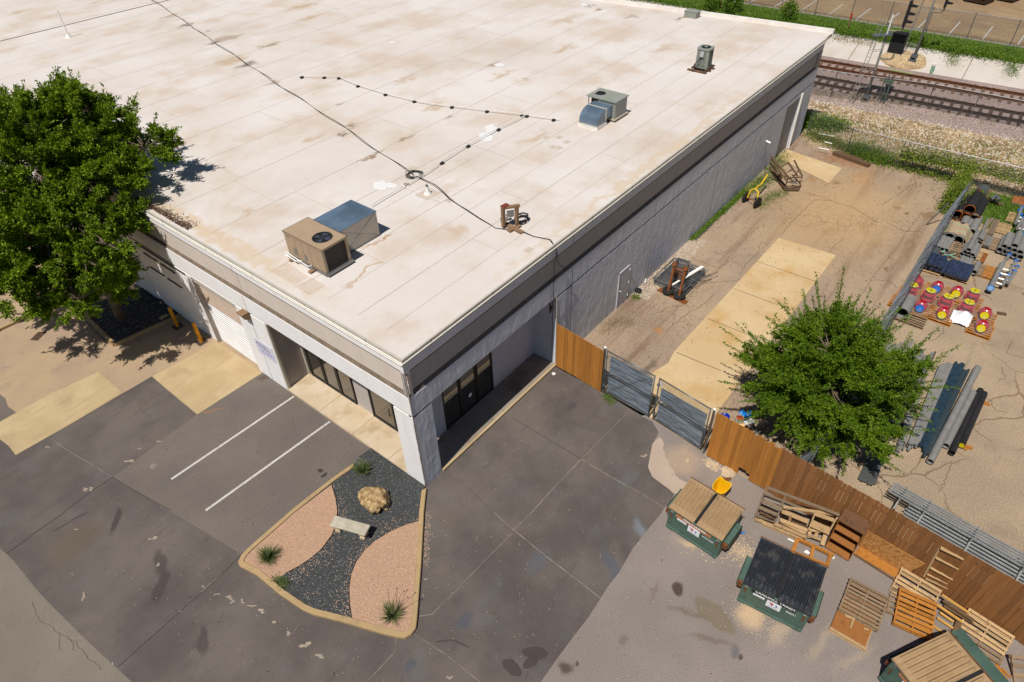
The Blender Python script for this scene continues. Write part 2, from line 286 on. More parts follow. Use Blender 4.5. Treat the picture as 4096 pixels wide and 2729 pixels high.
sheet('yard', [(8.05, 0), (37.2, 0), (35.7, -1.2), (35.4, -6.5), (35.7, -10.2), (13, -10.3), (7.45, -10.3), (7.6, -7.3), (8, -2.4)], .004, M_YARD, 'cracked stained asphalt yard beside the building')
sheet('storage_yard', [(7.45, -10.3), (35.7, -10.2), (35.7, -80), (4, -80)]+[tuple(q[:2]) for q in fenceR[::-1][:4]], .0045, M_STORE, 'worn asphalt storage yard behind the fence')
sheet('yard_slab', [(8.02, -4.2), (9.3, -3.75), (10.3, -3.6), (11.2, -3.85), (12, -3.7), (23.63, -3.8), (23.77, -6.82), (9.6, -6.81), (7.75, -6.9)], .012, M_PAD, 'pale yellow concrete strip in the yard')
sheet('yard_slab', [(34.25, -.12), (33.64, -3.87), (31.2, -3.86), (32.76, -.05)], .03, M_PAD, 'pale yellow concrete pad by the far door')
ramp = TT(0, 2, [(1400, 328), (1820, 672)])+[Vector((-.02, 10.0, 0)), Vector((-.02, 13.5, 0))]
sheet('door_apron', ramp, .012, M_SLAB, 'pale concrete apron before the overhead door')
sheet('pale_slab', TT(0, 2, [(-60, 780), (0, 745), (150, 660), (460, 490), (905, 285), (1130, 478), (860, 640), (580, 805), (145, 1050), (85, 970), (-30, 880), (-100, 820)]), .012, M_SLAB, 'pale concrete slab set in the asphalt')
sheet('asphalt_patch', TT(0, 2, [(-300, 330), (0, 490), (50, 530), (70, 600), (150, 660), (0, 745), (-60, 780), (-400, 900)]), .008, M_PARK, 'grey asphalt patch')
# worn patch of bare concrete by the gate, with ragged edge
M_WORN = pave('bare_patch', L(186, 166, 150), L(196, 176, 158), grain=.12)
sheet('worn_patch', TT(2, 2, [(1360, 885), (1385, 915), (1400, 955), (1385, 985), (1410, 1030), (1405, 1060), (1440, 1105), (1450, 1150), (1490, 1195), (1500, 1235), (1540, 1270), (1620, 1310), (1600, 1335), (1530, 1400), (1490, 1405), (1440, 1360), (1370, 1310), (1290, 1250), (1250, 1160), (1290, 950), (1330, 905)]), .009, M_WORN, 'bare worn patch at the gate')
PT = [(-14, 7), (-6, -4), (3, 5), (13, -6), (10, 8), (-4, 12), (-13, 3)]
def ragged(i, j, a, b, w, h, rng_, n=34):
    pts = []
    for k in range(n):
        t = 2*math.pi*k/n; q = (.35+.25*math.sin(t*2+a)+.2*math.sin(3*t+b)+.45*rng_.random()); pts.append(T(i, j, a+math.cos(t)*w*q, b+math.sin(t)*h*q))
    return pts
rp = random.Random(5); wb = MB()
for i, j, a, b, w, h in [(0, 2, 1190, 1105, 60, 22), (0, 2, 1460, 925, 30, 14), (0, 2, 1285, 990, 25, 8), (0, 2, 435, 975, 24, 16), (0, 2, 790, 1365, 50, 18), (0, 2, 840, 1360, 30, 26), (0, 3, 1410, 250, 60, 26), (0, 3, 770, 780, 24, 55), (0, 3, 700, 167, 26, 12), (0, 3, 665, 578, 14, 10),
        (0, 3, 1865, 690, 30, 12), (0, 3, 2000, 760, 40, 14), (0, 3, 2110, 790, 60, 22), (0, 3, 2140, 830, 40, 22), (0, 3, 2230, 830, 30, 30), (0, 3, 2320, 870, 50, 18), (1, 3, 50, 915, 45, 32), (1, 3, 165, 1020, 18, 34), (1, 3, 300, 1120, 38, 24),
        (1, 3, 455, 1230, 66, 40), (1, 3, 590, 1330, 60, 28), (0, 3, 1035, 1400, 18, 14), (0, 3, 990, 1370, 12, 9), (0, 3, 1455, 490, 22, 22), (1, 3, 1780, 1530, 34, 34), (1, 3, 1560, 625, 22, 14), (1, 3, 1540, 775, 10, 18), (2, 2, 1215, 1060, 34, 26)]:
    wb.sheet(ragged(i, j, a, b, w, h, rp), .0125)
M_CHIP = pave('worn_chip', L(160, 146, 132), L(178, 162, 146), grain=.2)
tag(wb.build('worn_spots', M_CHIP, fix=False), 'pale worn spots on the driveway', kind='structure')
# saw joints (thin sheets)
jb = MB(); jd = MB()
def joint(mb, pts, w, z=.0125):
    for a, b in zip(pts, pts[1:]):
        d = (b-a); d.z = 0; d.normalize(); p = Vector((-d.y, d.x, 0))*w/2; mb.sheet([a+p, a-p, b-p, b+p], z)
def seg(i, j, pts, z=0): return TT(i, j, pts)
joint(jb, TT(2, 2, [(1085, 640), (930, 795), (745, 980), (640, 1088)]), .018); joint(jb, TT(2, 2, [(640, 1088), (430, 1300), (190, 1568)]), .03)
joint(jb, TT(2, 2, [(640, 1088), (900, 1245), (1180, 1400), (1397, 1535)]), .03); joint(jd, TT(2, 2, [(0, 705), (340, 910), (640, 1088)]), .018)
joint(jb, [T(2, 2, 190, 1568), T(2, 3, 20, 165)], .025); joint(jb, [T(2, 3, -6, 150), T(2, 3, 20, 172), T(2, 3, 290, 395), T(2, 3, 600, 630), T(2, 3, 815, 800)], .03)
joint(jb, TT(1, 3, [(2351, 205), (2100, 455), (1800, 770), (1620, 945), (1500, 965)]), .02); joint(jb, TT(1, 3, [(2190, 10), (2351, 155)]), .02)
joint(jb, TT(1, 3, [(1450, 1128), (1740, 1310), (2060, 1568), (2400, 1850)]), .018); joint(jb, TT(1, 3, [(1292, 1150), (1275, 1295), (1130, 1450), (1015, 1568), (700, 1900)]), .02)
joint(jb, TT(1, 3, [(430, 980), (330, 1140), (265, 1190)]), .015)
joint(jd, TT(0, 3, [(2215, 405), (2020, 600), (1630, 945), (1410, 1140), (1085, 1430)]), .018); joint(jb, TT(0, 3, [(2040, 585), (1900, 700), (1850, 745)]), .04)
joint(jd, TT(0, 3, [(600, 5), (340, 185), (200, 290), (65, 385)]), .025); joint(jd, TT(0, 2, [(600, 1568), (790, 1420), (1035, 1255)]), .02)
joint(jb, TT(0, 2, [(465, 895), (560, 965), (700, 1055), (840, 1135), (1035, 1255)]), .02); joint(jd, TT(0, 2, [(1035, 1255), (1185, 1345), (1580, 1565)]), .02)
joint(jd, TT(2, 2, [(1510, 105), (1700, 185), (1920, 275)]), .03, .016)
for x in (15.0, 17.9, 20.8): joint(jd, [Vector((x, -3.82, 0)), Vector((x+.05, -6.8, 0))], .025, .016)
tag(jb.build('expansion_joints', simple('joint_sealant', L(142, 130, 120), .9, .35, 3), fix=False), 'pale joints cut in the driveway', kind='structure')
tag(jd.build('dark_joints', simple('joint_dark', L(66, 58, 54), .9, .2), fix=False), 'dark joints in the concrete', kind='structure')
# hand traced cracks
def crack(mb, pts, w, z, rnd):
    out = []
    for a, b in zip(pts, pts[1:]):
        n = max(2, int((b-a).length/.12))
        for k in range(n):
            t = k/n; p = a.lerp(b, t); s = .05*math.sin(math.pi*t)+.012; out.append(p+Vector((rnd.uniform(-s, s), rnd.uniform(-s, s), 0)))
    out.append(pts[-1]); joint(mb, out, w, z)
cb = MB(); rc = random.Random(9)
for P in [TT(0, 2, [(1200, 465), (1250, 540), (1300, 620), (1370, 700), (1430, 780), (1490, 820), (1525, 870)]), TT(0, 2, [(1530, 450), (1380, 540), (1290, 630), (1180, 720)]),
          TT(0, 3, [(300, 830), (330, 950), (440, 1040), (560, 1130), (700, 1200), (800, 1330), (880, 1400), (930, 1460)]), TT(0, 3, [(550, 1120), (540, 1210), (580, 1280)]), TT(0, 3, [(640, 1170), (690, 1280)])]:
    crack(cb, P, .012, .0128, rc)
for P in [TT(3, 1, [(360, 205), (590, 280), (430, 270), (230, 460), (120, 590)]), TT(3, 1, [(1420, 380), (1270, 570), (1180, 720), (1000, 930), (840, 1170), (790, 1230)]), TT(3, 1, [(590, 285), (780, 340), (1000, 480)]),
          TT(3, 1, [(1330, 130), (1200, 220), (1120, 270), (1050, 320)]), TT(2, 1, [(1360, 1310), (1430, 1260), (1560, 1250), (1640, 1180)]), TT(2, 1, [(2354, 690), (2290, 660), (2260, 760), (2150, 860), (2090, 960)]),
          TT(2, 1, [(1720, 1040), (1850, 1030), (1980, 1020), (2100, 1000)]), TT(2, 1, [(1420, 1480), (1560, 1350), (1700, 1270), (1800, 1200), (1860, 1140)]), TT(2, 1, [(1640, 800), (1790, 860), (1900, 900), (1990, 830)]), TT(3, 1, [(700, 620), (600, 700), (560, 760)]),
          TT(3, 1, [(1090, 480), (1240, 560), (1400, 560)]), TT(3, 1, [(960, 1010), (1090, 1010), (1190, 1080)]), TT(3, 1, [(1500, 120), (1660, 130)]), TT(3, 1, [(1360, 160), (1340, 60)])]:
    crack(cb, P, .022, .0128, rc)
for P in [TT(3, 1, [(1600, 1400), (1615, 1490), (1500, 1568)]), TT(3, 2, [(2250, 0), (2190, 110), (2354, 160)]), TT(3, 2, [(1870, 430), (2060, 560), (2090, 640), (2200, 660)]), TT(3, 2, [(2150, 240), (2180, 340), (2120, 370)]), TT(3, 2, [(1870, 780), (1950, 860), (2060, 930)]), TT(3, 2, [(1690, 1100), (1640, 1250), (1570, 1390)])]:
    crack(cb, P, .02, .0128, rc)
tag(cb.build('pavement_cracks', simple('crack_dirt', L(116, 98, 80), .95, .25), fix=False), 'cracks in the asphalt', kind='structure')
# painted lines
M_PAINT = simple('road_paint', (.50, .475, .44), .7, .12, 12, dirt=(.30, .28, .26), dsc=7, dthr=(.52, .7))
def line(a, b, w, z, nm='parking_line'):
    d = (b-a).normalized(); p = Vector((-d.y, d.x, 0))*w/2; q = MB().sheet([a+p, a-p, b-p, b+p], z+a.z).build(nm, M_PAINT, fix=False); tag(q, kind='structure'); return q
line(T(1, 2, 350, 510), T(0, 2, 1577, 1272), .1, .013); line(T(1, 2, 680, 742), T(0, 2, 1892, 1560), .1, .013)
# ---- behind the building: berm, ballast, tracks, sloped concrete, grass, far lot
M_BERM = pave('dirt_berm', L(158, 130, 98), L(198, 170, 132), gs=7, grain=.5, big=.5, patches=[(.7, L(112, 104, 58), .5, .66, .8), (2.5, L(236, 212, 176), .54, .64, .9), (1.4, L(128, 100, 68), .55, .7, .7)], bump=1.)
M_BALL = pave('ballast', L(160, 140, 134), L(176, 156, 148), gs=9, grain=.42, big=.3, patches=[(6., L(120, 100, 96), .55, .66, .8), (9., L(206, 188, 180), .58, .68, .7), (.5, L(150, 128, 116), .5, .7, .6)], bump=1.)
M_SLOPE = pave('slope_concrete', L(206, 196, 186), L(216, 208, 200), gs=20, grain=.04, big=.3, patches=[(.5, L(196, 186, 172), .5, .75, .6), (1.8, L(180, 170, 140), .62, .78, .5)])
M_GRASSG = pave('grass_ground', L(74, 98, 32), L(92, 112, 40), gs=16, grain=.4, big=.4, patches=[(1.2, L(58, 82, 30), .5, .7, .8), (3., L(120, 128, 60), .6, .75, .6)], bump=1.)
M_LOT = pave('far_lot_asphalt', L(158, 132, 102), L(172, 146, 112), gs=14, grain=.1, big=.2, patches=[(.3, L(146, 122, 98), .5, .7, .7), (1., L(132, 112, 94), .6, .8, .4)], streak=(1.0, .22, L(188, 162, 126), .56, .66, .6), cracks=[(.12, .1, L(198, 172, 132), .1, .3, .4, .5)])
sheet('berm', [(35.5, -80), (37.0, -.4), (37.4, 60), (43.5, 60), (43.5, 3), (48.5, -80)], .02, M_BERM, 'dry weedy dirt bank beside the railway')
bb = MB(); prof = [(43.2, .0), (44.5, .14), (45.2, .28), (48.2, .3), (49.4, .3), (52.6, .3), (53.8, .02)]
def shx(x, y): return x-.062*max(-70., min(12., y))
sl_ = MB()
for k in range(40):
    y0 = -80+k*4.; y1 = y0+4
    for (x0, z0), (x1, z1) in zip(prof, prof[1:]): bb.add([(shx(x0, y0), y0, z0), (shx(x1, y0), y0, z1), (shx(x1, y1), y1, z1), (shx(x0, y1), y1, z0)], [(0, 1, 2, 3)])
    sl_.add([(shx(53.55, y0), y0, 0), (max(56.3, shx(53.55, y0)+1.5), y0, 1.3), (max(56.3, shx(53.55, y1)+1.5), y1, 1.3), (shx(53.55, y1), y1, 0)], [(0, 1, 2, 3)])
tag(bb.build('ballast_bed', M_BALL), 'pinkish crushed stone track bed', kind='structure')
tag(sl_.build('slope_paving', M_SLOPE), 'white sloped concrete bank behind the tracks', kind='structure')
sj = MB()
for y in (-28., -19.6, -11.2, -6.4, 2.2, 10.6): sj.beam((shx(53.57, y), y, .015), (56.28, y, 1.304), .05, .02)
tag(sj.build('slope_joints', simple('slope_joint', L(140, 122, 98), .9)), 'joints in the sloped concrete', kind='structure')
sheet('grass_strip', [(56.15, -80), (60.1, -80), (60.1, 80), (56.15, 80)], 1.31, M_GRASSG, 'mown grass strip above the concrete bank')
tag(MB().box(60.05, -80, 1.0, 60.2, 80, 1.36).build('kerb', M_SLOPE), 'low kerb of the far parking lot', kind='structure')
sheet('far_lot', [(60.2, -90), (260, -90), (260, 260), (60.2, 260)], 1.312, M_LOT, 'tan asphalt parking lot beyond the grass')
for k in range(14):
    y = 19.5-k*2.56; line(Vector((60.5, y, 1.316)), Vector((64.9, y+.02, 1.316)), .12, .004)
tag(MB().sheet([(56.1, -300), (800, -300), (800, 600), (56.1, 600)], 1.0).build('far_ground', M_LOT, fix=False), kind='structure')
# ================================================================ RAILWAY
M_RAIL = simple('rusty_rail', L(120, 76, 48), .6, .2, 8, metal=.2, dirt=L(84, 54, 36)); M_RAIL2 = simple('dark_rail', L(86, 66, 56), .6, .2, 8, metal=.2)
M_TIE = simple('creosote_tie', L(112, 88, 72), .9, .3, 3, bump=.4); M_TIE2 = simple('dark_tie', L(84, 70, 62), .9, .3, 3, bump=.4)
def track(x0, lab, mr, mt, sk):
    o = thing('railway_track', lab, 'railway track', (x0, 0, .3), sk)
    for s in (-1, 1):
        r = MB(); r.box(s*.717-.035, -40, .17, s*.717+.035, 34, .21); r.box(s*.717-.01, -40, .07, s*.717+.01, 34, .17); r.box(s*.717-.07, -40, .055, s*.717+.07, 34, .075); r.build('rail', mr, o)
    rr = random.Random(int(x0)); base = None
    for k in range(96):
        y = -30+k*.62; 
        if base is None: base = MB().box(-1.3, -.115, -.1, 1.3, .115, .05).build('sleeper', mt, o); t = base
        else: t = base.copy(); COL.objects.link(t); t.parent = o
        t.location = (rr.uniform(-.07, .07), y+rr.uniform(-.05, .05), 0); t.rotation_euler = (0, 0, rr.uniform(-.03, .03))
    return o
track(50.6, 'rusty brown railway track nearer the white concrete bank', M_RAIL, M_TIE, R(0)+.062)
track(46.75, 'darker railway track nearer the warehouse and dirt bank', M_RAIL2, M_TIE2, R(0)+.055)
# ================================================================ WAREHOUSE
BX, BY, RZ = 36.75, 72., 6.40
def wallmat(name, c, sc=1.2, streak=True, bump=.25, dirt=None):
    m = NM(name, .85, .25)
    b = m.mix(m.rng(m.noise(sc, 4), .3, .7), tuple(x*.95 for x in c), c)
    if dirt: b = m.mix(m.math('MULTIPLY', m.rng(m.noise(1., 5, .6, m.map(m.tc, (3., 3., .25))), .52, .78), .6), b, dirt)
    m.col(b); m.bump(m.noise(2.2, 5, .6, m.map(m.tc, (1, 1, .55))), bump, .08); m.bump(m.noise(30, 3), .15, .01); return m.mat
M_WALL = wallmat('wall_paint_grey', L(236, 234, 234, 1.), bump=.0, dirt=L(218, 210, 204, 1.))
M_WALLR = wallmat('wall_rough_shade', L(208, 210, 218, 1.), bump=.8, dirt=L(190, 190, 196, 1.))  # right face copy of the wall paint, darkened and cooled for its shade
M_BANDR = wallmat('band_rough_shade', L(168, 162, 160, 1.), bump=.9, dirt=L(146, 140, 138, 1.))  # right face copy of the taupe band, colour darkened for its shade
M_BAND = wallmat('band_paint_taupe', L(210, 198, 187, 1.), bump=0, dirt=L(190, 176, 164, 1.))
M_GROOVE = simple('groove_shadow_grime', L(128, 112, 96), .9, .2, 5)
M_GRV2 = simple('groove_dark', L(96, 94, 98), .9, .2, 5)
M_CAP = simple('cap_metal', L(192, 186, 174, 1.), .45, .06, 2, metal=.1, spec=.4)
M_CAPW = simple('cap_lip', (.82, .80, .74), .4, .04)
# roof membrane
def rb(x, y, rx, ry, rot, c, amt, soft): return (x, y, rx, ry, rot, c, amt, soft)
def rt(i, j, a, b, rx, ry, c, amt=.7, soft=.9, rot=0):
    q = T(i, j, a, b, RZ); return (q.x, q.y, rx, ry, rot, c, amt, soft)
BR = L(150, 118, 84); BL_ = L(96, 82, 70); TN = L(206, 182, 154)
M_ROOF = pave('roof_membrane', L(229, 220, 213), L(237, 231, 226), gs=26, grain=.05, big=.12,
    patches=[(.25, L(216, 196, 176), .45, .68, .75), (.9, L(212, 190, 166), .58, .82, .4), (.09, L(208, 192, 176), .48, .7, .6), (2.6, L(214, 198, 182), .55, .8, .4)],
    streak=(.14, 1.7, L(206, 180, 150), .6, .85, .45),
    blobs=[rt(0, 0, 1960, 395, .7, .35, BL_, .85), rt(0, 0, 2250, 600, 1.0, .5, BL_, .8), rt(0, 0, 2120, 560, 1.6, 1.0, TN, .9), rt(0, 0, 1700, 235, .9, .3, BL_, .7), rt(0, 0, 2100, 350, 1.6, .7, BR, .55), rt(0, 0, 1560, 150, 1.2, .4, BR, .5), rt(0, 0, 1900, 290, .5, .3, BR, .5),
           rt(1, 0, 120, 415, 1.2, .4, BR, .7), rt(1, 0, 130, 770, .9, .25, BR, .75), rt(1, 0, 890, 1165, .55, .5, BR, .8), rt(1, 0, 820, 1230, .35, .25, BL_, .7), rt(1, 0, 1060, 1430, 1.3, .22, BR, .8), rt(1, 0, 1390, 1275, .8, .25, BR, .65), rt(1, 0, 500, 1290, .8, .4, TN, .8),
           rt(1, 0, 1640, 990, .9, .4, TN, .8), rt(1, 0, 1800, 1080, .4, .2, BR, .7), rt(1, 0, 1380, 730, 1.4, .5, TN, .7), rt(1, 0, 760, 970, .5, .25, BR, .5), rt(1, 0, 2180, 590, .8, .35, BR, .6), rt(1, 0, 2260, 690, 1.5, .4, TN, .9), rt(1, 0, 430, 60, 2.2, 1., TN, .9),
           rt(1, 0, 500, 160, 1.5, .6, TN, .8), rt(1, 0, 1150, 230, 3., 1.5, TN, .5), rt(2, 0, 690, 50, .7, .5, BL_, .8), rt(2, 0, 800, 85, .7, .35, BR, .8), rt(2, 0, 480, 450, 1.6, .5, TN, .95), rt(2, 0, 1560, 165, 1.1, .4, BR, .7), rt(2, 0, 1100, 155, 1.0, .4, BR, .5), rt(2, 0, 500, 180, 2.5, .8, TN, .7),
           rt(2, 0, 150, 725, .4, .25, BR, .6), rt(2, 0, 200, 1270, 1.5, .5, TN, .8), rt(2, 0, 1380, 450, 1.6, .5, TN, .7), rt(1, 1, 1850, 550, .5, .9, TN, .6, .9), rt(1, 1, 1750, 180, 2., .5, TN, .4), rt(1, 1, 1000, 940, 1.3, .14, TN, .9, .5), rt(0, 1, 2270, 380, .4, .3, TN, .7), rt(1, 1, 1100, 650, .8, .12, L(190, 150, 110), .8, .5),
           rt(0, 0, 900, 20, 1.5, .5, TN, .8), rt(0, 0, 180, 110, 1.5, .6, TN, .8), rt(2, 0, 2310, 60, 1., .5, TN, .8),
           (.55, 14., .5, 14, 0, L(222, 196, 162), .75, .8), (16, .35, 17, .3, 0, L(222, 200, 172), .7, .8)],
    flecks=(3.2, (.68, .67, .65), .06), warp=1.5, rough=.75, bump=.1)
ROOT = thing('warehouse', 'large flat roofed grey tilt-up concrete warehouse with taupe band', 'building', (0, 0, 0))
GZ = 3.70
prof = [(0, GZ+.02), (-.0, 4.60), (.0, 4.60)]
def band(name, axis):
    """horizontal bands of the wall above 3.7 m, extruded along the wall, outward = -x (left face) or -y (right face)"""
    # (outward offset, z)
    segs = [('fascia_band', [(-.2, 3.80), (0, 3.80), (0, 4.62), (-.015, 4.66), (-.2, 4.66)]), ('recessed_band', [(-.2, 4.66), (-.09, 4.662), (-.09, 5.74), (-.2, 5.74)]),
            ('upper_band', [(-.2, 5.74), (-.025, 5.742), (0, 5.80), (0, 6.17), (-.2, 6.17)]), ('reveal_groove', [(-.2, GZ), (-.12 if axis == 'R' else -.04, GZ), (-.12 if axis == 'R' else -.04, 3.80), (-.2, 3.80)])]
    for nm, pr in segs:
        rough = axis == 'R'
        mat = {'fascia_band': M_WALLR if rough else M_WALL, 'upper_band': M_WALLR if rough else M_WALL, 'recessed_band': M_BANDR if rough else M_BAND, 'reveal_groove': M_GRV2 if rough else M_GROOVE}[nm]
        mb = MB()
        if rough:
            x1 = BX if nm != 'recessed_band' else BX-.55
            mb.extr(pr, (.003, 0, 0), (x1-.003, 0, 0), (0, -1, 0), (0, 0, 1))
            if nm == 'recessed_band': mb.box(x1, 0, 4.66, BX, .2, 5.74)
        else: mb.extr(pr, (0, .002, 0), (0, BY, 0), (-1, 0, 0), (0, 0, 1))
        mb.build(nm, mat, ROOT)
band('', 'R'); band('', 'L')
# chamfers of the recess, coloured for its shadow and dirt lines
cg = MB()
cg.extr([(-.088, 4.663), (-.004, 4.663), (-.088, 4.80)], (0, .0, 0), (0, BY, 0), (-1, 0, 0), (0, 0, 1)); cg.extr([(-.088, 5.739), (-.03, 5.739), (-.088, 5.62)], (0, 0, 0), (0, BY, 0), (-1, 0, 0), (0, 0, 1))
cg.build('band_chamfer', M_GROOVE, ROOT)
cg = MB(); cg.extr([(-.088, 4.667), (-.012, 4.667), (-.088, 4.82)], (.1, 0, 0), (BX-.75, 0, 0), (0, -1, 0), (0, 0, 1)); cg.extr([(-.088, 5.739), (-.03, 5.739), (-.088, 5.62)], (.1, 0, 0), (BX-.75, 0, 0), (0, -1, 0), (0, 0, 1))
cg.build('band_chamfer', simple('grime_shadow', L(108, 98, 92), .9, .2, 5), ROOT)
# walls below 3.7 with openings
wl = MB()
wl.box(0, 8.2, 0, .2, 10.2, GZ); wl.box(0, 13.42, 0, .2, BY, GZ); wl.box(0, 10.2, 0, .001, 10.2, 0)
wl.box(0, 0.001, 0, .2, .95, GZ)
wl.box(0.012, 10.2, 3.72, .2, 13.42, GZ+.0)
wl.build('wall', M_WALL, ROOT)
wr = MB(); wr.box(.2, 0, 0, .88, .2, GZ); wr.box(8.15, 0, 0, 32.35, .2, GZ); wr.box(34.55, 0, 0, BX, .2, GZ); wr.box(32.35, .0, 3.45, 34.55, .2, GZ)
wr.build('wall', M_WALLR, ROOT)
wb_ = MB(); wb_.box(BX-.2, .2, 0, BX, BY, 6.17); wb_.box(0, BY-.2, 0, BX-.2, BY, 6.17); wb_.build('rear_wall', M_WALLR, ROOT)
# vertical panel joints
jm = simple('joint_dark_wall', L(96, 96, 104), .9); jl = simple('joint_light', L(196, 190, 186), .8)
jv = MB()
for x in (9.17,): jv.box(x-.012, -.004, 0, x+.012, .01, GZ); jv.box(x-.012, -.004, 3.8, x+.012, .01, 4.62); jv.box(x-.012, -.004, 5.8, x+.012, .01, 6.17)
for x in (22.8, 30.): jv.box(x-.012, -.003, 0, x+.012, .01, GZ)
for y in (9.25, 18.6, 27.): jv.box(-.003, y-.01, 0, .01, y+.01, GZ); jv.box(-.003, y-.01, 3.8, .01, y+.01, 4.62); jv.box(-.003, y-.01, 5.8, .01, y+.01, 6.17); jv.box(.087, y-.01, 4.7, .1, y+.01, 5.7)
jv.each('panel_joint', jm, ROOT)
jw = MB(); jw.box(15.89, -.006, 0, 15.93, .01, GZ); jw.box(15.89, -.006, 3.8, 15.93, .01, 4.62); jw.each('panel_joint', jl, ROOT)
# corner sealant, chipped
cs = MB(); rr = random.Random(3); z = 0
while z < 6.1:
    h = rr.uniform(.05, .3); w = rr.uniform(.01, .028); cs.box(-.008-w*.3, -.008-w*.3, z, w, w, min(6.15, z+h)); z += h
cs.build('corner_sealant', simple('sealant', L(176, 168, 158), .9, .3, 9), ROOT)
# roof deck and cap
MB().box(.013, .013, 6.18, BX-.1, BY-.1, RZ).build('roof', M_ROOF, ROOT)
cap = MB()
def capring(o, z0, z1, mb):
    mb.box(-o, -o, z0, BX+.12, .012, z1); mb.box(-o, .012, z0, .012, BY, z1)
capring(.06, 6.28, 6.415, cap); capring(.05, 6.17, 6.255, cap); cap.build('roof_cap', M_CAP, ROOT)
c2 = MB(); capring(.085, 6.255, 6.28, c2); c2.box(-.075, -.0, 6.155, -.0, BY, 6.17); c2.build('cap_lip', M_CAPW, ROOT)
cj = MB()
for k in range(12): x = 3.05*k+1.2; cj.box(x-.008, -.064, 6.17, x+.008, -.05, 6.417)
for k in range(12): y = 3.05*k+1.6; cj.box(-.064, y-.008, 6.17, -.05, y+.008, 6.417)
cj.each('cap_joint', jm, ROOT)
# far parapet (irregular white flashing) and roof seams
fp = MB(); fp.add([(37.95, .0, 6.3), (37.95, .0, 6.62), (36.15, 17.6, 6.62), (36.15, 17.6, 6.3), (38.2, 0, 6.3), (38.2, 0, 6.60), (36.4, 17.6, 6.60), (36.4, 17.6, 6.3)], [(0, 1, 2, 3), (4, 7, 6, 5), (1, 5, 6, 2), (0, 4, 5, 1), (3, 2, 6, 7)])
fp.build('parapet', simple('white_flashing', (.78, .74, .69), .6, .06, 2), ROOT)
MB().add([(36.6, .05, 6.2), (38.1, .05, 6.2), (36.3, 17.6, 6.2), (32, 58, 6.2), (32, 58, RZ-.004), (36.3, 17.6, RZ-.004), (38.1, .05, RZ-.004), (36.6, .05, RZ-.004), (31, 58, 6.2), (31, 58, RZ-.004)], [(7, 6, 5, 4, 9), (0, 1, 6, 7), (1, 2, 5, 6), (2, 3, 4, 5)]).build('roof_edge', M_ROOF, ROOT)
M_SEAM = simple('seam_dirt', L(202, 186, 170), .8, .12, 3); sm = MB(); rs = random.Random(4)
ys = [2.72, 5.55, 8.5, 11.25, 14.3]+[14.3+2.87*k for k in range(1, 18)]+[1.38, 4.2, 7.15]
for y in ys:
    pts = []; x = .6
    while x < 36.2-(.1*y if y > 8 else 0): pts.append(Vector((x, y+rs.uniform(-.015, .015), 0))); x += 1.3
    joint(sm, pts, .03 if y not in (1.38, 4.2, 7.15) else .018, RZ+.004); sm.build('membrane_seam', M_SEAM, ROOT); sm = MB()
for y0, y1, xs in ((1.38, 2.72, (6.3, 15.2)), (2.72, 4.2, (9.8,)), (4.2, 5.55, (3.2, 21.)), (5.55, 8.5, (7.6, 12.4)), (8.5, 11.25, (4.6, 18.)), (11.25, 14.3, (3.6, 12.)), (14.3, 17.17, (4.0, 21)), (17.17, 20., (8.9, 26)), (22.9, 25.8, (12.4, 6.)), (28.6, 31.5, (9., 20)), (31.5, 34.4, (7., 24))):
    for x in xs: joint(sm, [Vector((x, y0, 0)), Vector((x+.03, y1, 0))], .02, RZ+.0045); sm.build('membrane_seam', M_SEAM, ROOT); sm = MB()
dk = MB(); joint(dk, [Vector((2, 45.5, 0)), Vector((22, 45.0, 0)), Vector((34, 44.6, 0))], .16, RZ+.008); dk.build('expansion_seam', simple('dark_seam', L(116, 96, 84), .85, .25, 2), ROOT)
# lighter coating: repair patches (white paint), pads
wp = MB(); r6 = random.Random(6)
def ragr(i, j, a, b, w, h, n=16):
    return [T(i, j, a+math.cos(2*math.pi*k/n)*w*(.65+.5*r6.random()), b+math.sin(2*math.pi*k/n)*h*(.65+.5*r6.random()), RZ) for k in range(n)]
for q in [(1, 0, 2160, 1190, 60, 45), (1, 0, 2110, 1260, 75, 50), (1, 1, 1150, 140, 75, 55), (1, 1, 1240, 140, 70, 30), (1, 0, 2238, 600, 55, 18), (2, 0, 660, 45, 40, 14), (1, 0, 1255, 395, 32, 12)]: wp = MB().sheet(ragr(*q), RZ+.010+.003*r6.random()); wp.build('coating_patch', bpy.data.materials.get('white_coating') or simple('white_coating', (.70, .69, .68), .6, .03), ROOT)
M_MPATCH = simple('patch_membrane', L(212, 197, 182), .8, .05)
for (i, j, a, b) in [(2, 0, 310, 1265), (2, 0, 435, 1263), (2, 0, 503, 1306), (2, 0, 373, 1353), (2, 0, 433, 1360), (1, 0, 1440, 1548), (2, 1, 150, 730), (1, 1, 1780, 275)]:
    q = T(i, j, a, b, RZ); rp_ = MB().sheet([(q.x-.16, q.y-.13), (q.x+.16, q.y-.13), (q.x+.16, q.y+.13), (q.x-.16, q.y+.13)], RZ+.007); rp_.build('membrane_patch', M_MPATCH, ROOT)
q = T(1, 1, 1580, 215, RZ); rp_ = MB().sheet([(q.x-.4, q.y-.35), (q.x+.4, q.y-.35), (q.x+.4, q.y+.35), (q.x-.4, q.y+.35)], RZ+.007)
rp_.build('membrane_patch', M_MPATCH, ROOT)
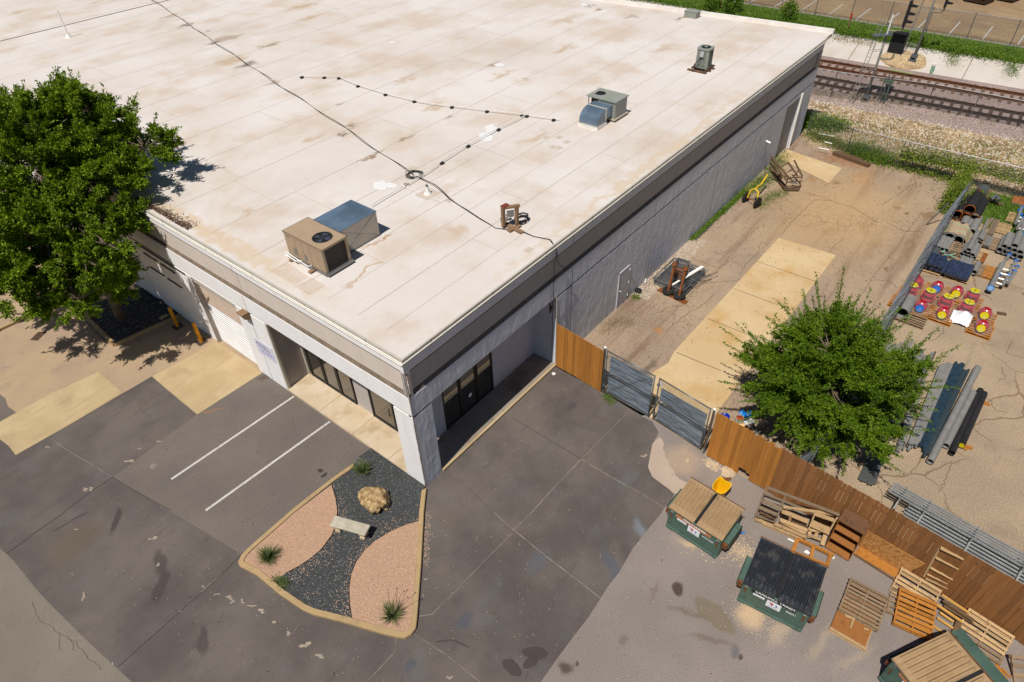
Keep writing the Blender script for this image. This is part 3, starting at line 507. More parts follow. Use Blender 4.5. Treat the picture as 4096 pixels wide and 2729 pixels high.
# ribbed walk pads in front of the first unit
M_WPAD = simple('tan_walkpad', L(205, 184, 164), .8, .08)
def bil(P, u, v): return (P[0]*(1-u)+P[1]*u)*(1-v)+(P[3]*(1-u)+P[2]*u)*v
for P in (TT(1, 1, [(130, 925), (345, 1055), (485, 980), (285, 845)], RZ), TT(1, 1, [(350, 1070), (490, 1150), (640, 1060), (510, 985)], RZ)):
    wk = MB()
    for k in range(9):
        v = (k+.3)/9; w = (k+.7)/9; wk.sheet([bil(P, 0, v), bil(P, 1, v), bil(P, 1, w), bil(P, 0, w)], RZ+.012)
    wk.build('walkway_pad', M_WPAD, ROOT)
# soffit + recessed entrance
M_SID = simple('grey_siding', L(186, 186, 194, 1.), .7, .06, 2); M_SIDL = simple('taupe_siding', L(166, 156, 148, 1.), .7, .06, 2)
MB().box(.2, .2, 3.6, 8.15, 1.2, 3.699).box(.2, 1.2, 3.6, 1.25, 8.2, 3.699).each('soffit', M_WALL, ROOT)
def siding(mb, p, q, z0, z1, n, outw, t=.015):
    """lap boards between p and q facing outw"""
    p, q, o = Vector(p), Vector(q), Vector(outw)
    for k in range(n):
        a = z0+(z1-z0)*k/n; b = z0+(z1-z0)*(k+.92)/n
        v = [(*(p+o*(t*1.6)).xy, a), (*(q+o*(t*1.6)).xy, a), (*(q+o*t*.2).xy, b), (*(p+o*t*.2).xy, b)]; mb.add(v, [(0, 1, 2, 3)])
        mb.add([v[0], v[1], (*(q.xy), a), (*(p.xy), a)], [(0, 1, 2, 3)])
    mb.add([(*p.xy, z0), (*q.xy, z0), (*q.xy, z1), (*p.xy, z1)], [(0, 1, 2, 3)])
for a_, b_, o_ in (((1.2, 1.2, 0), (2.42, 1.2, 0), (0, -1, 0)), ((5.33, 1.2, 0), (8.12, 1.2, 0), (0, -1, 0)), ((8.12, .2, 0), (8.12, 1.2, 0), (-1, 0, 0))): s1 = MB(); siding(s1, a_, b_, .12, 3.6, 26, o_); s1.build('siding', M_SID, ROOT)
s1 = MB(); siding(s1, (.12, 8.2, 0), (1.2, 8.2, 0), .12, 3.6, 26, (0, -1, 0)); s1.build('siding', M_SIDL, ROOT)
MB().box(.0, 8.1, .1, .08, 8.2, 3.69).box(.1, 8.12, .1, .13, 8.2, 3.69).box(1.12, 8.08, .1, 1.2, 8.2, 3.6).box(8.1, .0, .0, 8.155, -.02, 3.7).each('corner_trim', M_CAP, ROOT)
M_WBR = NM('white_brick', .8); br = M_WBR.n('ShaderNodeTexBrick'); M_WBR.l(M_WBR.map(M_WBR.tc, (1, 1, 1), rot=(R(90), 0, R(90))), br.inputs[0]); br.inputs['Scale'].default_value = 1.; br.inputs['Brick Width'].default_value = .4; br.inputs['Row Height'].default_value = .07; br.inputs['Mortar Size'].default_value = .006
br.inputs['Color1'].default_value = (*L(206, 198, 192), 1); br.inputs['Color2'].default_value = (*L(196, 188, 182), 1); br.inputs['Mortar'].default_value = (*L(170, 162, 156), 1); M_WBR.col(br.outputs['Color'])
MB().box(1.2, 4.08, .12, 1.4, 5.02, 3.6).build('brick_panel', M_WBR.mat, ROOT)
g = NM('window_glass', .04, .9); g.col((.035, .032, .03)); g.b.inputs['IOR'].default_value = 1.6; g.b.inputs['Coat Weight'].default_value = .6; g.b.inputs['Coat Roughness'].default_value = .03; M_GLASS = g.mat
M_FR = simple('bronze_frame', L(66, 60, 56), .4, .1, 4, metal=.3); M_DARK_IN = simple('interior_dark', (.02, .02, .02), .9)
def glazing(o, u, w, h, nm, name='window', n=None):
    """framed pane from o along unit u, width w"""
    o, u = Vector(o), Vector(u); nrm = Vector(n)
    f = MB(); t = .055
    f.beam(o+Vector((0, 0, t/2)), o+u*w+Vector((0, 0, t/2)), .09, t); f.beam(o+Vector((0, 0, h-t/2)), o+u*w+Vector((0, 0, h-t/2)), .09, t)
    for s in (t/2, w-t/2): f.beam(o+u*s+Vector((0, 0, t)), o+u*s+Vector((0, 0, h-t)), .09, t, up=u)
    q = f.build(name, M_FR, ROOT); a = o+u*t-nrm*.0; b = o+u*(w-t)
    MB().add([(a.x, a.y, o.z+t), (b.x, b.y, o.z+t), (b.x, b.y, o.z+h-t), (a.x, a.y, o.z+h-t)], [(0, 1, 2, 3)]).build('pane', M_GLASS, q, fix=False)
    return q
for y in (5.07, 6.05, 7.03): glazing((1.2, y, .13), (0, 1, 0), .95, 3.45, None, n=(-1, 0, 0))
for y in (1.35, 2.68): pass
glazing((1.2, 2.68, .13), (0, 1, 0), 1.38, 3.45, None, 'door', (-1, 0, 0)); glazing((1.2, 1.32, .13), (0, 1, 0), 1.3, 3.45, None, 'window', (-1, 0, 0))
dh = [c for c in ROOT.children if c.name.startswith('door')][-1]
MB().beam((1.10, 2.86, .95), (1.10, 2.86, 1.35), .03, .03, up=(0, 1, 0)).beam((1.15, 2.86, .97), (1.1, 2.86, .97), .02, .02).beam((1.15, 2.86, 1.33), (1.1, 2.86, 1.33), .02, .02).build('handle', M_FR, dh)
nt = MB().add([(1.13, 2.1, 1.5), (1.13, 2.55, 1.5), (1.13, 2.55, 2.15), (1.13, 2.1, 2.15)], [(0, 1, 2, 3)]).build('door_notice', simple('paper', (.8, .8, .8), .6), ROOT)
for k in range(4):
    MB().box(1.126, 2.14, 1.6+k*.13, 1.128, 2.5, 1.63+k*.13+(.06 if k == 3 else 0)).build('print', simple('ink', (.2, .22, .25), .8) if k == 0 else bpy.data.materials['ink'], nt)
for x in (2.42, 3.38, 4.36): glazing((x, 1.2, .13), (1, 0, 0), .95, 3.45, None, 'window', (0, -1, 0))
MB().cyl((3.86, 1.14, .95), (3.86, 1.128, .95), .1, 20).build('window_sticker', simple('sticker', (.7, .72, .75), .5), ROOT)
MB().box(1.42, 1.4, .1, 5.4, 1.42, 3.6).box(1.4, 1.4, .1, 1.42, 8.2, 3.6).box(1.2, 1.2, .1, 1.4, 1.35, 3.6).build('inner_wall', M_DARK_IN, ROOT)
# walkway slabs
M_WALK = pave('walkway_concrete', L(212, 190, 158), L(222, 204, 178), gs=40, grain=.06, big=.8, patches=[(.8, L(186, 160, 124), .48, .7, .8), (2.5, L(228, 214, 196), .55, .75, .5)])
MB().box(-.02, .95, 0, 1.3, 8.2, .12).build('walkway', M_WALK, ROOT)
M_WALK2 = pave('shaded_walk_concrete', L(150, 140, 128), L(168, 156, 140), gs=40, grain=.07, patches=[(.9, L(118, 108, 102), .5, .7, .8)])  # side walk colour darkened for the shade under the soffit
MB().box(.88, .03, 0, 8.12, 1.3, .12).box(.2, .2, 0, .88, .95, .12).build('walkway', M_WALK2, ROOT)
MB().box(.9, -.07, 0, 8.1, .028, .118).build('walkway_lit_kerb', M_SLAB, ROOT)  # pale colour stands for the sunlit edge of the shaded walk
wj = MB()
for y in (1.95, 4.02, 6.04): wj.box(-.021, y-.008, .11, 1.16, y+.008, .1215)
for x in (2.5, 4.6, 6.6): wj.box(x-.008, .03, .11, x+.008, 1.15, .1215)
wj.each('walkway_joint', simple('wj', L(120, 100, 78), .9), ROOT)
MB().box(7.6, .45, .12, 7.95, .95, .14).build('splash_block', simple('splash', L(150, 140, 130), .9), ROOT)
MB().box(7.85, .12, 3.05, 7.9, .17, 3.55).cyl((7.88, .0, 3.3), (7.88, .1, 3.3), .09, 10).build('junction_box', M_FR, ROOT)
for y in (7.95, ): MB().cyl((.3, y-.6, 3.6), (.3, y-.6, 3.52), .04, 8).lathe((.3, y-.6, 3.42), [(.02, .1), (.06, .06), (.06, 0)], 10).build('soffit_lamp', simple('brass', L(150, 126, 80), .4, metal=.5), ROOT)
# overhead door on the left face
M_ODT = simple('door_taupe', L(188, 168, 152, 1.), .55, .05, 2); M_ODW = simple('door_white', L(228, 228, 230, 1.), .5, .05, 2)
def ohd(x, y0, y1, z0, z1, nrib, mat, name):
    m = MB()
    pr = []
    for k in range(nrib):
        a = z0+(z1-z0)*k/nrib; h = (z1-z0)/nrib; pr += [(0, a), (.022, a+h*.12), (.022, a+h*.8), (0, a+h*.95)]
    pr += [(0, z1), (-.05, z1), (-.05, z0)]
    m.extr(pr, (x, y0, 0), (0, y1-y0, 0), (-1, 0, 0), (0, 0, 1)); return m.build(name, mat, ROOT)
d1 = ohd(.17, 10.2, 13.42, .02, 2.25, 14, M_ODW, 'overhead_door'); ohd(.17, 10.2, 13.42, 2.25, 3.45, 8, M_ODT, 'overhead_door')
MB().box(-.012, 13.42, 0, .03, 13.5, GZ-.02).box(.02, 13.38, 0, .17, 13.419, 3.69).box(.012, 10.2, 3.46, .17, 13.38, 3.69).build('door_jamb', M_CAP, ROOT)
MB().box(-.04, 13.36, 0, .1, 13.44, 3.6).build('downspout', M_SIDL, ROOT)
tb_ = MB()
for y0, y1, z in ((13.96, 18.2, 3.62), (16.49, 17.7, 3.25), (14.98, 16.21, 3.25), (16.44, 17.64, 2.47), (14.96, 16.16, 2.45)): tb_.box(-.045, y0, z-.03, .01, y1, z+.03)
tb_.each('wall_bar', simple('dark_bar', L(70, 64, 60), .7), ROOT)
# man door, far door, downspout on the right face
M_MD = simple('man_door', L(190, 190, 198, 1.), .6, .08, 2, dirt=L(140, 96, 70), dsc=1.5, dthr=(.66, .8))
md = MB().box(13.1, -.03, .02, 14.0, .01, 2.0).build('door', M_MD, ROOT)
MB().lathe((13.2, -.03, 1.0), [(.015, 0), (.015, .04), (.035, .05), (.035, .08), (0.01, .09)], 10, ax=(0, -1, 0)).build('handle', M_CAPW, md)
for z in (.3, 1.05, 1.8): MB().cyl((14.02, -.045, z-.06), (14.02, -.045, z+.06), .018, 8).build('hinge', M_CAPW, md)
MB().box(13.05, -.05, 0, 13.1, .01, 2.06).box(14.0, -.012, 0, 14.05, .01, 2.06).box(13.05, -.035, 2.0, 14.05, .01, 2.06).build('door_frame', M_MD, ROOT)
MB().box(32.35, .1, .02, 34.55, .16, 3.44).build('far_door', simple('far_door_paint', L(150, 146, 146, 1.), .7, .08, 1.), ROOT)
MB().box(34.6, -.09, 0, 34.75, -.0, 3.6).build('downspout', M_CAPW, ROOT)
MB().cyl((29.7, -.02, 2.3), (29.7, -.3, 2.24), .06, 10).build('outlet_pipe', M_CAPW, ROOT)
# wiring down the right wall
M_WIRE = simple('black_cable', (.02, .018, .018), .6)
# ---- things on the walls
wl1 = thing('wall_light', 'bronze box flood light mounted high on the front wall beside the overhead door', 'wall light', (0, 9.35, 3.72))
b_ = MB(); b_.add([(-.02, -.2, -.28), (-.02, .2, -.28), (-.02, .2, .12), (-.02, -.2, .12), (-.26, -.2, -.12), (-.26, .2, -.12), (-.34, .2, .12), (-.34, -.2, .12)], [(0, 1, 2, 3), (3, 2, 6, 7), (0, 3, 7, 4), (1, 5, 6, 2), (4, 7, 6, 5), (0, 4, 5, 1)]); b_.build('housing', simple('bronze_top', L(150, 116, 84), .45, .1), wl1)
b_ = MB(); b_.add([(-.2665, -.17, -.115), (-.2665, .17, -.115), (-.345, .17, .10), (-.345, -.17, .10)], [(0, 1, 2, 3)]); b_.build('lens', simple('lens_glass', L(176, 180, 172), .15, spec=.7), wl1, fix=False)
sg = thing('wall_sign', 'white notice board with small printed lines left of the entrance recess', 'sign', (-.005, 8.95, 1.9))
MB().box(-.012, -.62, -.42, 0, .62, .42).build('panel', simple('sign_panel', L(206, 206, 222, 1.), .5), sg)
ink = simple('sign_ink', (.12, .10, .2), .7); blu = simple('sign_blue', (.12, .16, .45), .7)
F = lambda y, z: frame((-.014, y, z), (0, -1, 0), (0, 0, 1))
rg = random.Random(2)
def scrib(z, h, y0, y1, mat, wmin=.03, wmax=.09):
    m = MB(); y = y0
    while y > y1: w = rg.uniform(wmin, wmax); m.box(-.0145, y, z-h/2, -.012, max(y1, y-w), z+h/2); y -= w+h*.45
    m.build('printed_line', mat, sg)
scrib(.22, .07, .36, -.22, blu, .02, .05); scrib(.09, .08, .42, -.42, ink, .03, .06); scrib(-.06, .022, .4, -.5, blu); scrib(-.15, .022, .4, -.54, blu); scrib(-.22, .022, .3, -.5, blu)
MB().box(-.02, .40, .18, -.012, .5, .26).build('emblem', simple('emblem', L(150, 60, 70), .6), sg)
# bollards
M_YEL = simple('yellow_paint', L(236, 160, 14), .5, .1, 3, dirt=L(180, 110, 20), dsc=8)
bo = thing('bollard', 'yellow steel bollard nearer the tree bed', 'bollard', (-.56, 16.01, 0), group='yellow bollards by the front wall')
MB().cyl((0, 0, 0), (0, 0, 1.12), .08, 16).lathe((0, 0, 1.12), [(.08, 0), (.07, .025), (.03, .04)], 16).build('post', M_YEL, bo, smooth=False)
MB().box(-.22, -.22, 0, .22, .22, .03).build('footing', M_TIE2, bo)
copy_tree(bo, (-.5, 14.05, 0), label='yellow steel bollard nearer the overhead door')
# ================================================================ ROOF EQUIPMENT
M_ACT = simple('ac_tan', L(184, 160, 132), .5, .05, 2); M_GALV = simple('galvanised', L(150, 152, 152), .35, .12, 3, metal=.7, spec=.5); M_COIL = simple('coil_dark', L(60, 52, 46), .6, .25, 30, bump=.6)
M_BLK = simple('black_plastic', (.02, .02, .022), .5); M_WOOD = simple('weathered_wood', L(150, 120, 92), .85, .2, 4, bump=.3); M_WOODD = simple('dark_wood', L(112, 84, 62), .85, .25, 4)
M_PVC = simple('white_pvc', (.78, .76, .74), .4); M_PIPW = simple('roof_pipe_white', (.66, .62, .58), .5)
M_DUCTB = simple('duct_metal_sky', L(120, 142, 164), .3, .25, .9, metal=.35, spec=.6); M_DUCTS = simple('duct_metal_side', L(184, 180, 172), .35, .08, 1.5, metal=.55)  # blue-grey of the top metal carries the reflected sky in its colour
ac = thing('rooftop_ac_unit', 'tan rooftop air conditioner with round fan and dark coil, nearest the front edge', 'air conditioner', (1.42, 5.2, RZ), group='rooftop air conditioners')
MB().box(0, .2, .16, 1.13, 2.14, 1.1).box(0, 0, .16, .1, .2, 1.1).box(1.03, 0, .16, 1.13, .2, 1.1).box(.1, .1, .16, 1.03, .2, .24).build('cabinet', M_ACT, ac)
MB().box(.1, .06, .22, 1.03, .2, 1.04).build('coil', M_COIL, ac)
t_ = MB(); n = 28; cx, cy, r0 = .56, .62, .34
o_ = [(-.02, -.03), (1.15, -.03), (1.15, 2.17), (-.02, 2.17)]
ring = [(cx+r0*math.cos(2*math.pi*k/n), cy+r0*math.sin(2*math.pi*k/n)) for k in range(n)]
def near_corner(p, O): # bridge ring to outer rectangle by angle
    dx, dy = p[0]-cx, p[1]-cy; s = min([((O[1][0]-cx)/dx) if dx > 1e-6 else 1e9, ((O[0][0]-cx)/dx) if dx < -1e-6 else 1e9, ((O[2][1]-cy)/dy) if dy > 1e-6 else 1e9, ((O[0][1]-cy)/dy) if dy < -1e-6 else 1e9]); return (cx+dx*s, cy+dy*s)
outr = [near_corner(p, o_) for p in ring]
for z in (1.13,):
    V = [(*p, z) for p in ring]+[(*p, z) for p in outr]; t_.add(V, [(k, (k+1) % n, n+(k+1) % n, n+k) for k in range(n)])
    for c in o_:
        k = min(range(n), key=lambda q: (outr[q][0]-c[0])**2+(outr[q][1]-c[1])**2)
    t_.add([(*outr[k], z) for k in range(n)]+[(*c, z) for c in o_], [])
    for c in o_:
        ang = math.atan2(c[1]-cy, c[0]-cx); k = int(math.floor((ang % (2*math.pi))/(2*math.pi/n))); t_.add([(*outr[k], z), (*c, z), (*outr[(k+1) % n], z)], [(0, 1, 2)])
t_.box(-.02, -.03, 1.07, 1.15, -.01, 1.13).box(-.02, 2.15, 1.07, 1.15, 2.17, 1.13).box(-.02, -.01, 1.07, -.0, 2.15, 1.13).box(1.13, -.01, 1.07, 1.15, 2.15, 1.13)
t_.build('top_panel', M_ACT, ac)
MB().lathe((cx, cy, .8), [(r0, 0), (r0, .345), (r0+.02, .345), (r0+.02, 0)], 28).cyl((cx, cy, 1.103), (cx, cy, 1.108), r0-.004, 24).build('fan_ring_shade', M_BLK, ac)  # black ring and disc stand in for shade in the fan opening
fb = MB()
for k in range(4):
    a = k*math.pi/2+.4; u = Vector((math.cos(a), math.sin(a), 0)); v = Vector((-u.y, u.x, 0)); c = Vector((cx, cy, 1.125)); fb.add([c+u*.05-v*.05, c+u*.3-v*.12+Vector((0, 0, -.01)), c+u*.3+v*.12+Vector((0, 0, .01)), c+u*.05+v*.05], [(0, 1, 2, 3)])
fb.cyl((cx, cy, 1.1), (cx, cy, 1.14), .07, 12).build('fan_blades', simple('fan_blue', L(74, 78, 92), .4), ac)
fg = MB()
for q in (.12, .24, .33): fg.tube([(cx+q*math.cos(t), cy+q*math.sin(t), 1.155-.05*(q/.33)) for t in np.linspace(0, 2*math.pi, 25)], .004, 5, False)
for k in range(6): a = k*math.pi/3+.3; fg.tube([(cx, cy, 1.16), (cx+.2*math.cos(a), cy+.2*math.sin(a), 1.16), (cx+.4*math.cos(a), cy+.4*math.sin(a), 1.135)], .006, 5)
fg.build('fan_guard', M_BLK, ac)
bs = MB().box(-.03, -.1, .08, 1.16, 0, .16).box(-.03, 2.1, .08, 1.16, 2.17, .16).box(-.05, 0, .08, 0, 2.1, .16).box(1.13, 0, .08, 1.18, 2.1, .16); bs.build('base_rail', M_GALV, ac)
MB().box(-.25, .62, 0, 1.2, .78, .08).box(-.2, 1.8, 0, 1.2, 1.95, .08).build('timber_sleeper', M_WOOD, ac)
MB().tube([(-.08, 2.2, .2), (-.16, 2.2, .2), (-.18, 1.5, .16), (-.08, 1.45, .16), (-.08, 1.3, .2)], .025, 8).tube([(-.12, 2.15, .3), (-.12, .9, .14), (-.02, .8, .2)], .02, 8).build('drain_pipe', M_PVC, ac)
MB().box(-.012, 1.55, .32, 0.0, 1.75, .58).box(-.012, 1.0, .3, 0.0, 1.15, .5).box(-.006, 1.84, .95, 0, 1.98, 1.0).each('access_plate', M_GALV, ac)
sm_ = MB()
for y in (.75, 1.15, 1.55): sm_.box(-.004, y, .2, .0, y+.008, 1.07)
sm_.build('panel_seam', M_COIL, ac)
du = thing('duct_box', 'large square galvanised duct box behind the tan air conditioner', 'duct', (2.6, 5.75, RZ))
d_ = MB().box(0, 0, .02, 1.83, 1.4, 1.05); d_.build('side_panels', M_DUCTS, du)
d_ = MB().add([(-.02, -.02, 1.06), (1.85, -.02, 1.06), (1.85, 1.42, 1.06), (-.02, 1.42, 1.06), (.92, .7, 1.10)], [(0, 1, 4), (1, 2, 4), (2, 3, 4), (3, 0, 4)]).box(-.02, -.02, 1.03, 1.85, .0, 1.06); d_.build('top_panel', M_DUCTB, du)
d_ = MB().beam((0, -.006, .02), (1.83, -.006, 1.05), .012, .012).beam((0, -.006, 1.05), (1.83, -.006, .02), .012, .012).box(-.03, -.03, 0, 1.86, 0, .03).build('seam', M_GALV, du)
# AC 2 with elbow duct
M_ACG = simple('ac_grey_green', L(158, 162, 152), .5, .05, 2)
a2 = thing('rooftop_ac_unit', 'grey packaged rooftop air conditioner feeding a curved metal duct', 'air conditioner', (18.47, 4.03, RZ), group='rooftop air conditioners'); a2.scale = (1, 1.03, .74)
MB().box(.02, .0, .2, 1.12, 1.0, 1.28).box(.02, 1.5, .2, .07, 1.55, 1.28).box(1.07, 1.5, .2, 1.12, 1.55, 1.28).box(.02, 1.0, .2, 1.12, 1.55, .3).build('cabinet', M_ACG, a2, bevel=.015)
MB().box(.25, 1.0, .3, 1.02, 1.5, 1.27).build('coil', M_COIL, a2)
n = 24; cx, cy, r0 = .57, 1.2, .27; o_ = [(-.03, -.04), (1.17, -.04), (1.17, 1.6), (-.03, 1.6)]
ring = [(cx+r0*math.cos(2*math.pi*k/n), cy+r0*math.sin(2*math.pi*k/n)) for k in range(n)]; outr = [near_corner(p, o_) for p in ring]; t_ = MB()
t_.add([(*p, 1.34) for p in ring]+[(*p, 1.34) for p in outr], [(k, (k+1) % n, n+(k+1) % n, n+k) for k in range(n)])
for c in o_:
    ang = math.atan2(c[1]-cy, c[0]-cx); k = int(math.floor((ang % (2*math.pi))/(2*math.pi/n))); t_.add([(*outr[k], 1.34), (*c, 1.34), (*outr[(k+1) % n], 1.34)], [(0, 1, 2)])
for a, b in zip(o_, o_[1:]+o_[:1]): t_.add([(*a, 1.34), (*b, 1.34), (*b, 1.27), (*a, 1.27)], [(0, 1, 2, 3)])
t_.build('top_panel', M_ACG, a2); MB().cyl((cx, cy, 1.283), (cx, cy, 1.29), r0-.004, 24).build('fan_ring_shade', M_BLK, a2)  # black disc stands in for the shaded fan opening
MB().box(-.06, -.08, .1, 1.2, 1.62, .2).build('base_rail', simple('rail_cream', L(196, 186, 168), .6), a2); MB().box(.0, -.04, 0, .1, 1.55, .1).box(1.0, -.04, 0, 1.1, 1.55, .1).build('timber_sleeper', M_WOODD, a2)
e_ = thing('elbow_duct', 'curved galvanised elbow duct dropping into the roof', 'duct', (18.49, 4.13, RZ)); e_.scale = (1.13, 1, .8)
pr = [(0, .35), (0, 1.0), (-.55, 1.02)]+[(-.55-.62*math.sin(t), .4+.62*math.cos(t)) for t in np.linspace(.1, math.pi/2, 9)]+[(-1.17, .22), (-.5, .22), (-.5, .35)]
MB().extr([(a, b) for a, b in pr], (0, .05, 0), (0, 1.05, 0), (1, 0, 0), (0, 0, 1)).build('duct_body', M_DUCTB, e_)
MB().box(-1.22, .0, .0, -.45, 1.15, .14).build('curb', simple('white_curb', (.74, .72, .68), .5), e_); MB().box(-1.2, .02, .14, -.47, 1.13, .22).box(-.56, .02, .3, -.5, 1.13, 1.04).build('flange', M_CAP, e_)
# AC 3 condenser
a3 = thing('condenser_unit', 'round cornered grey condenser on timber blocks near the far corner', 'condenser', (27.55, 3.8, RZ), group='rooftop air conditioners')
def rrect(w, d, r, n=5):
    p = []
    for cx_, cy_, a0 in ((w/2-r, d/2-r, 0), (-w/2+r, d/2-r, 90), (-w/2+r, -d/2+r, 180), (w/2-r, -d/2+r, 270)):
        p += [(cx_+r*math.cos(R(a0+90*k/n)), cy_+r*math.sin(R(a0+90*k/n))) for k in range(n+1)]
    return p
MB().prism(rrect(.74, .74, .16), .16, 1.15).build('cabinet', M_ACG, a3); MB().prism(rrect(.8, .8, .18), 1.15, 1.22).build('top_cap', M_ACG, a3)
lv = MB()
for k in range(14):
    for f in (-1, 1):
        lv.box(f*.372, -.24+k*.035, .22, f*.385, -.23+k*.035, 1.1); lv.box(-.24+k*.035, f*.372, .22, -.23+k*.035, f*.385, 1.1)
lv.build('louvre_fin', simple('fin', L(110, 116, 108), .5), a3)
MB().cyl((0, 0, 1.222), (0, 0, 1.235), .27, 24).build('fan_grille', M_BLK, a3); MB().cyl((0, 0, 1.235), (0, 0, 1.26), .09, 16).build('fan_hub', M_ACG, a3)
MB().box(-.46, -.12, .8, -.38, .1, 1.08).build('disconnect_box', simple('dbox', L(190, 194, 196), .4), a3)
MB().tube([(-.42, 0, .8), (-.5, .1, .6), (-.5, .3, .4), (-.6, .4, .1)], .02, 8).tube([(-.42, .3, .35), (-.52, .36, .2), (-.62, .2, .05), (-.7, .3, .04)], .03, 8).build('line_set', M_BLK, a3)
MB().box(-.65, -.5, 0, -.5, .65, .08).box(-.2, -.55, 0, -.05, .62, .08).box(.25, -.55, 0, .4, .62, .08).box(-.4, -.42, .08, .5, -.3, .16).box(-.4, .3, .08, .5, .42, .16).build('timber_sleeper', M_WOODD, a3)
# pipes & cables on the roof
def onroof(pts, dz=.03): return [T(i, j, a, b, RZ)+Vector((0, 0, dz)) for i, j, a, b in pts]
def support_line(pts, r, mat, name, lab, blocks, parent_cat='pipe', dz=.12):
    P = onroof(pts, dz); o = thing(name, lab, parent_cat, P[0]); MB().tube(P, r, 8).build('tube', mat, o, world=True)
    b = None
    for i, j, a, c in blocks:
        q = T(i, j, a, c, RZ)
        if b is None: b = MB().box(-.09, -.07, 0, .09, .07, .1).build('support_block', M_BLK, o); b.location = q-P[0]; b.location.z = -dz+.0
        else:
            d = b.copy(); COL.objects.link(d); d.parent = o; d.location = q-P[0]; d.location.z = -dz
    return o
support_line([(1, 0, 392, 716), (1, 0, 600, 722), (1, 0, 760, 722), (1, 0, 840, 760), (1, 0, 940, 800), (1, 0, 1190, 878), (1, 0, 1450, 942), (1, 0, 1620, 974), (1, 0, 1800, 994), (1, 0, 2120, 1033), (2, 0, 0, 1060), (2, 0, 90, 1070), (2, 0, 385, 1112), (2, 0, 430, 1116)], .022, M_PIPW, 'condensate_pipe',
    'long curving white pipe on black blocks across the roof', [(1, 0, 424, 722), (1, 0, 630, 724), (1, 0, 764, 730), (1, 0, 940, 803), (1, 0, 1192, 882), (1, 0, 1458, 945), (1, 0, 1803, 998), (1, 0, 2125, 1037), (2, 0, 94, 1075), (2, 0, 383, 1115)])
support_line([(2, 0, 155, 1065), (2, 0, 0, 1140), (1, 0, 2230, 1200), (1, 0, 1950, 1352), (1, 0, 1710, 1506), (1, 1, 1620, 8), (1, 1, 1500, 85), (1, 1, 1235, 240), (1, 1, 1062, 345)], .02, M_PIPW, 'condensate_pipe',
    'straight white pipe on black blocks running to the square duct box', [(2, 0, 138, 1080), (1, 0, 2232, 1205), (1, 0, 1952, 1357), (1, 0, 1712, 1511)])
rk = random.Random(12)
def cable(name, lab, pts, strands, r=.012, wob=.04, dz=.02, cat='cable', z=None):
    P = onroof(pts, dz) if len(pts[0]) == 4 else pts; o = thing(name, lab, cat, P[0]); mb = MB()
    for s in range(strands):
        out = []; L_ = 0; ph = rk.random()*6
        for a, b in zip(P, P[1:]):
            m = max(2, int((b-a).length/.25))
            for k in range(m):
                p = a.lerp(b, k/m); L_ += .25; d = (b-a).normalized(); q = Vector((-d.y, d.x, 0)); out.append(p+q*wob*(math.sin(L_*1.3+ph)+.6*math.sin(L_*.47+ph*2)))
        out.append(P[-1]); mb.tube(out, r, 5)
    mb.build('strand', M_WIRE, o, world=True); return o
cable('roof_cable', 'twisted black cable running across the whole roof', [(0, 0, 1100, -220), (0, 0, 1410, 8), (0, 0, 1630, 155), (0, 0, 1780, 255), (0, 0, 2000, 410), (0, 0, 2120, 490), (0, 0, 2354, 645), (1, 0, 190, 770), (1, 0, 400, 905), (1, 0, 620, 1050), (1, 0, 860, 1210), (1, 0, 1080, 1365), (1, 0, 1300, 1510), (1, 1, 1395, 5), (1, 1, 1455, 50)], 3, .014, .05)
cable('roof_cable', 'black cable from the coil toward the wooden stand', [(1, 1, 1470, 60), (1, 1, 1640, 135), (1, 1, 1730, 210), (1, 1, 1790, 270), (1, 1, 1930, 360), (1, 1, 2060, 450), (1, 1, 2130, 492), (1, 1, 2200, 535), (1, 1, 2290, 548), (1, 1, 2345, 535)], 3, .012, .03)
co = thing('cable_coil', 'small tangled coil of black cable at the cable junction', 'cable', T(1, 1, 1455, 50, RZ)); mb = MB()
for s in range(6): rx, ry, a0 = .3+rk.random()*.12, .22+rk.random()*.12, rk.random()*3; mb.tube([Vector((rx*math.cos(t)*math.cos(a0)-ry*math.sin(t)*math.sin(a0)+.04*rk.random(), rx*math.cos(t)*math.sin(a0)+ry*math.sin(t)*math.cos(a0), .03+.03*s*.5)) for t in np.linspace(0, 2*math.pi, 22)], .012, 5, False)
mb.build('loop', M_WIRE, co)
# wooden service stand
q = T(2, 1, 20, 540, RZ); st = thing('service_stand', 'small wooden post frame with coiled cables at the roof edge', 'stand', q, R(-8))
MB().box(-.3, -.1, 0, .3, .1, .08).box(-.1, -.45, 0, .1, .55, .07).build('base_board', M_WOOD, st); MB().box(-.3, .28, .07, -.18, .4, .85).box(.15, .0, .07, .27, .12, .85).build('post', M_WOOD, st); MB().beam((-.32, .36, .9), (.32, -.0, .9), .12, .1).build('cross_beam', M_WOOD, st); MB().box(-.3, .22, .95, .0, .42, .98).build('red_plate', simple('red_plate', L(140, 66, 44), .6), st)
MB().beam((-.12, .26, .6), (.12, .12, .6), .05, .26).build('switch_box', M_GALV, st)
q = T(2, 1, 85, 470, RZ); cl = thing('cable_coil', 'thick coil of black cable hung beside the wooden stand', 'cable', q); mb = MB()
for s in range(8): mb.tube([Vector((.3*math.cos(t)+.02*rk.random(), .24*math.sin(t), .06+.018*s+.06*math.cos(t+s))) for t in np.linspace(0, 2*math.pi, 22)], .016, 5, False)
mb.build('loop', M_WIRE, cl)
q = T(1, 1, 2300, 480, RZ); cl = thing('cable_coil', 'loose thin loops of cable left of the wooden stand', 'cable', q); mb = MB()
for s in range(4): mb.tube([Vector(((.16+.03*s)*math.cos(t), .2*math.sin(t), .05+.2*abs(math.sin(t/2+s)))) for t in np.linspace(0, 2*math.pi, 22)], .01, 5, False)
mb.build('loop', M_WIRE, cl)
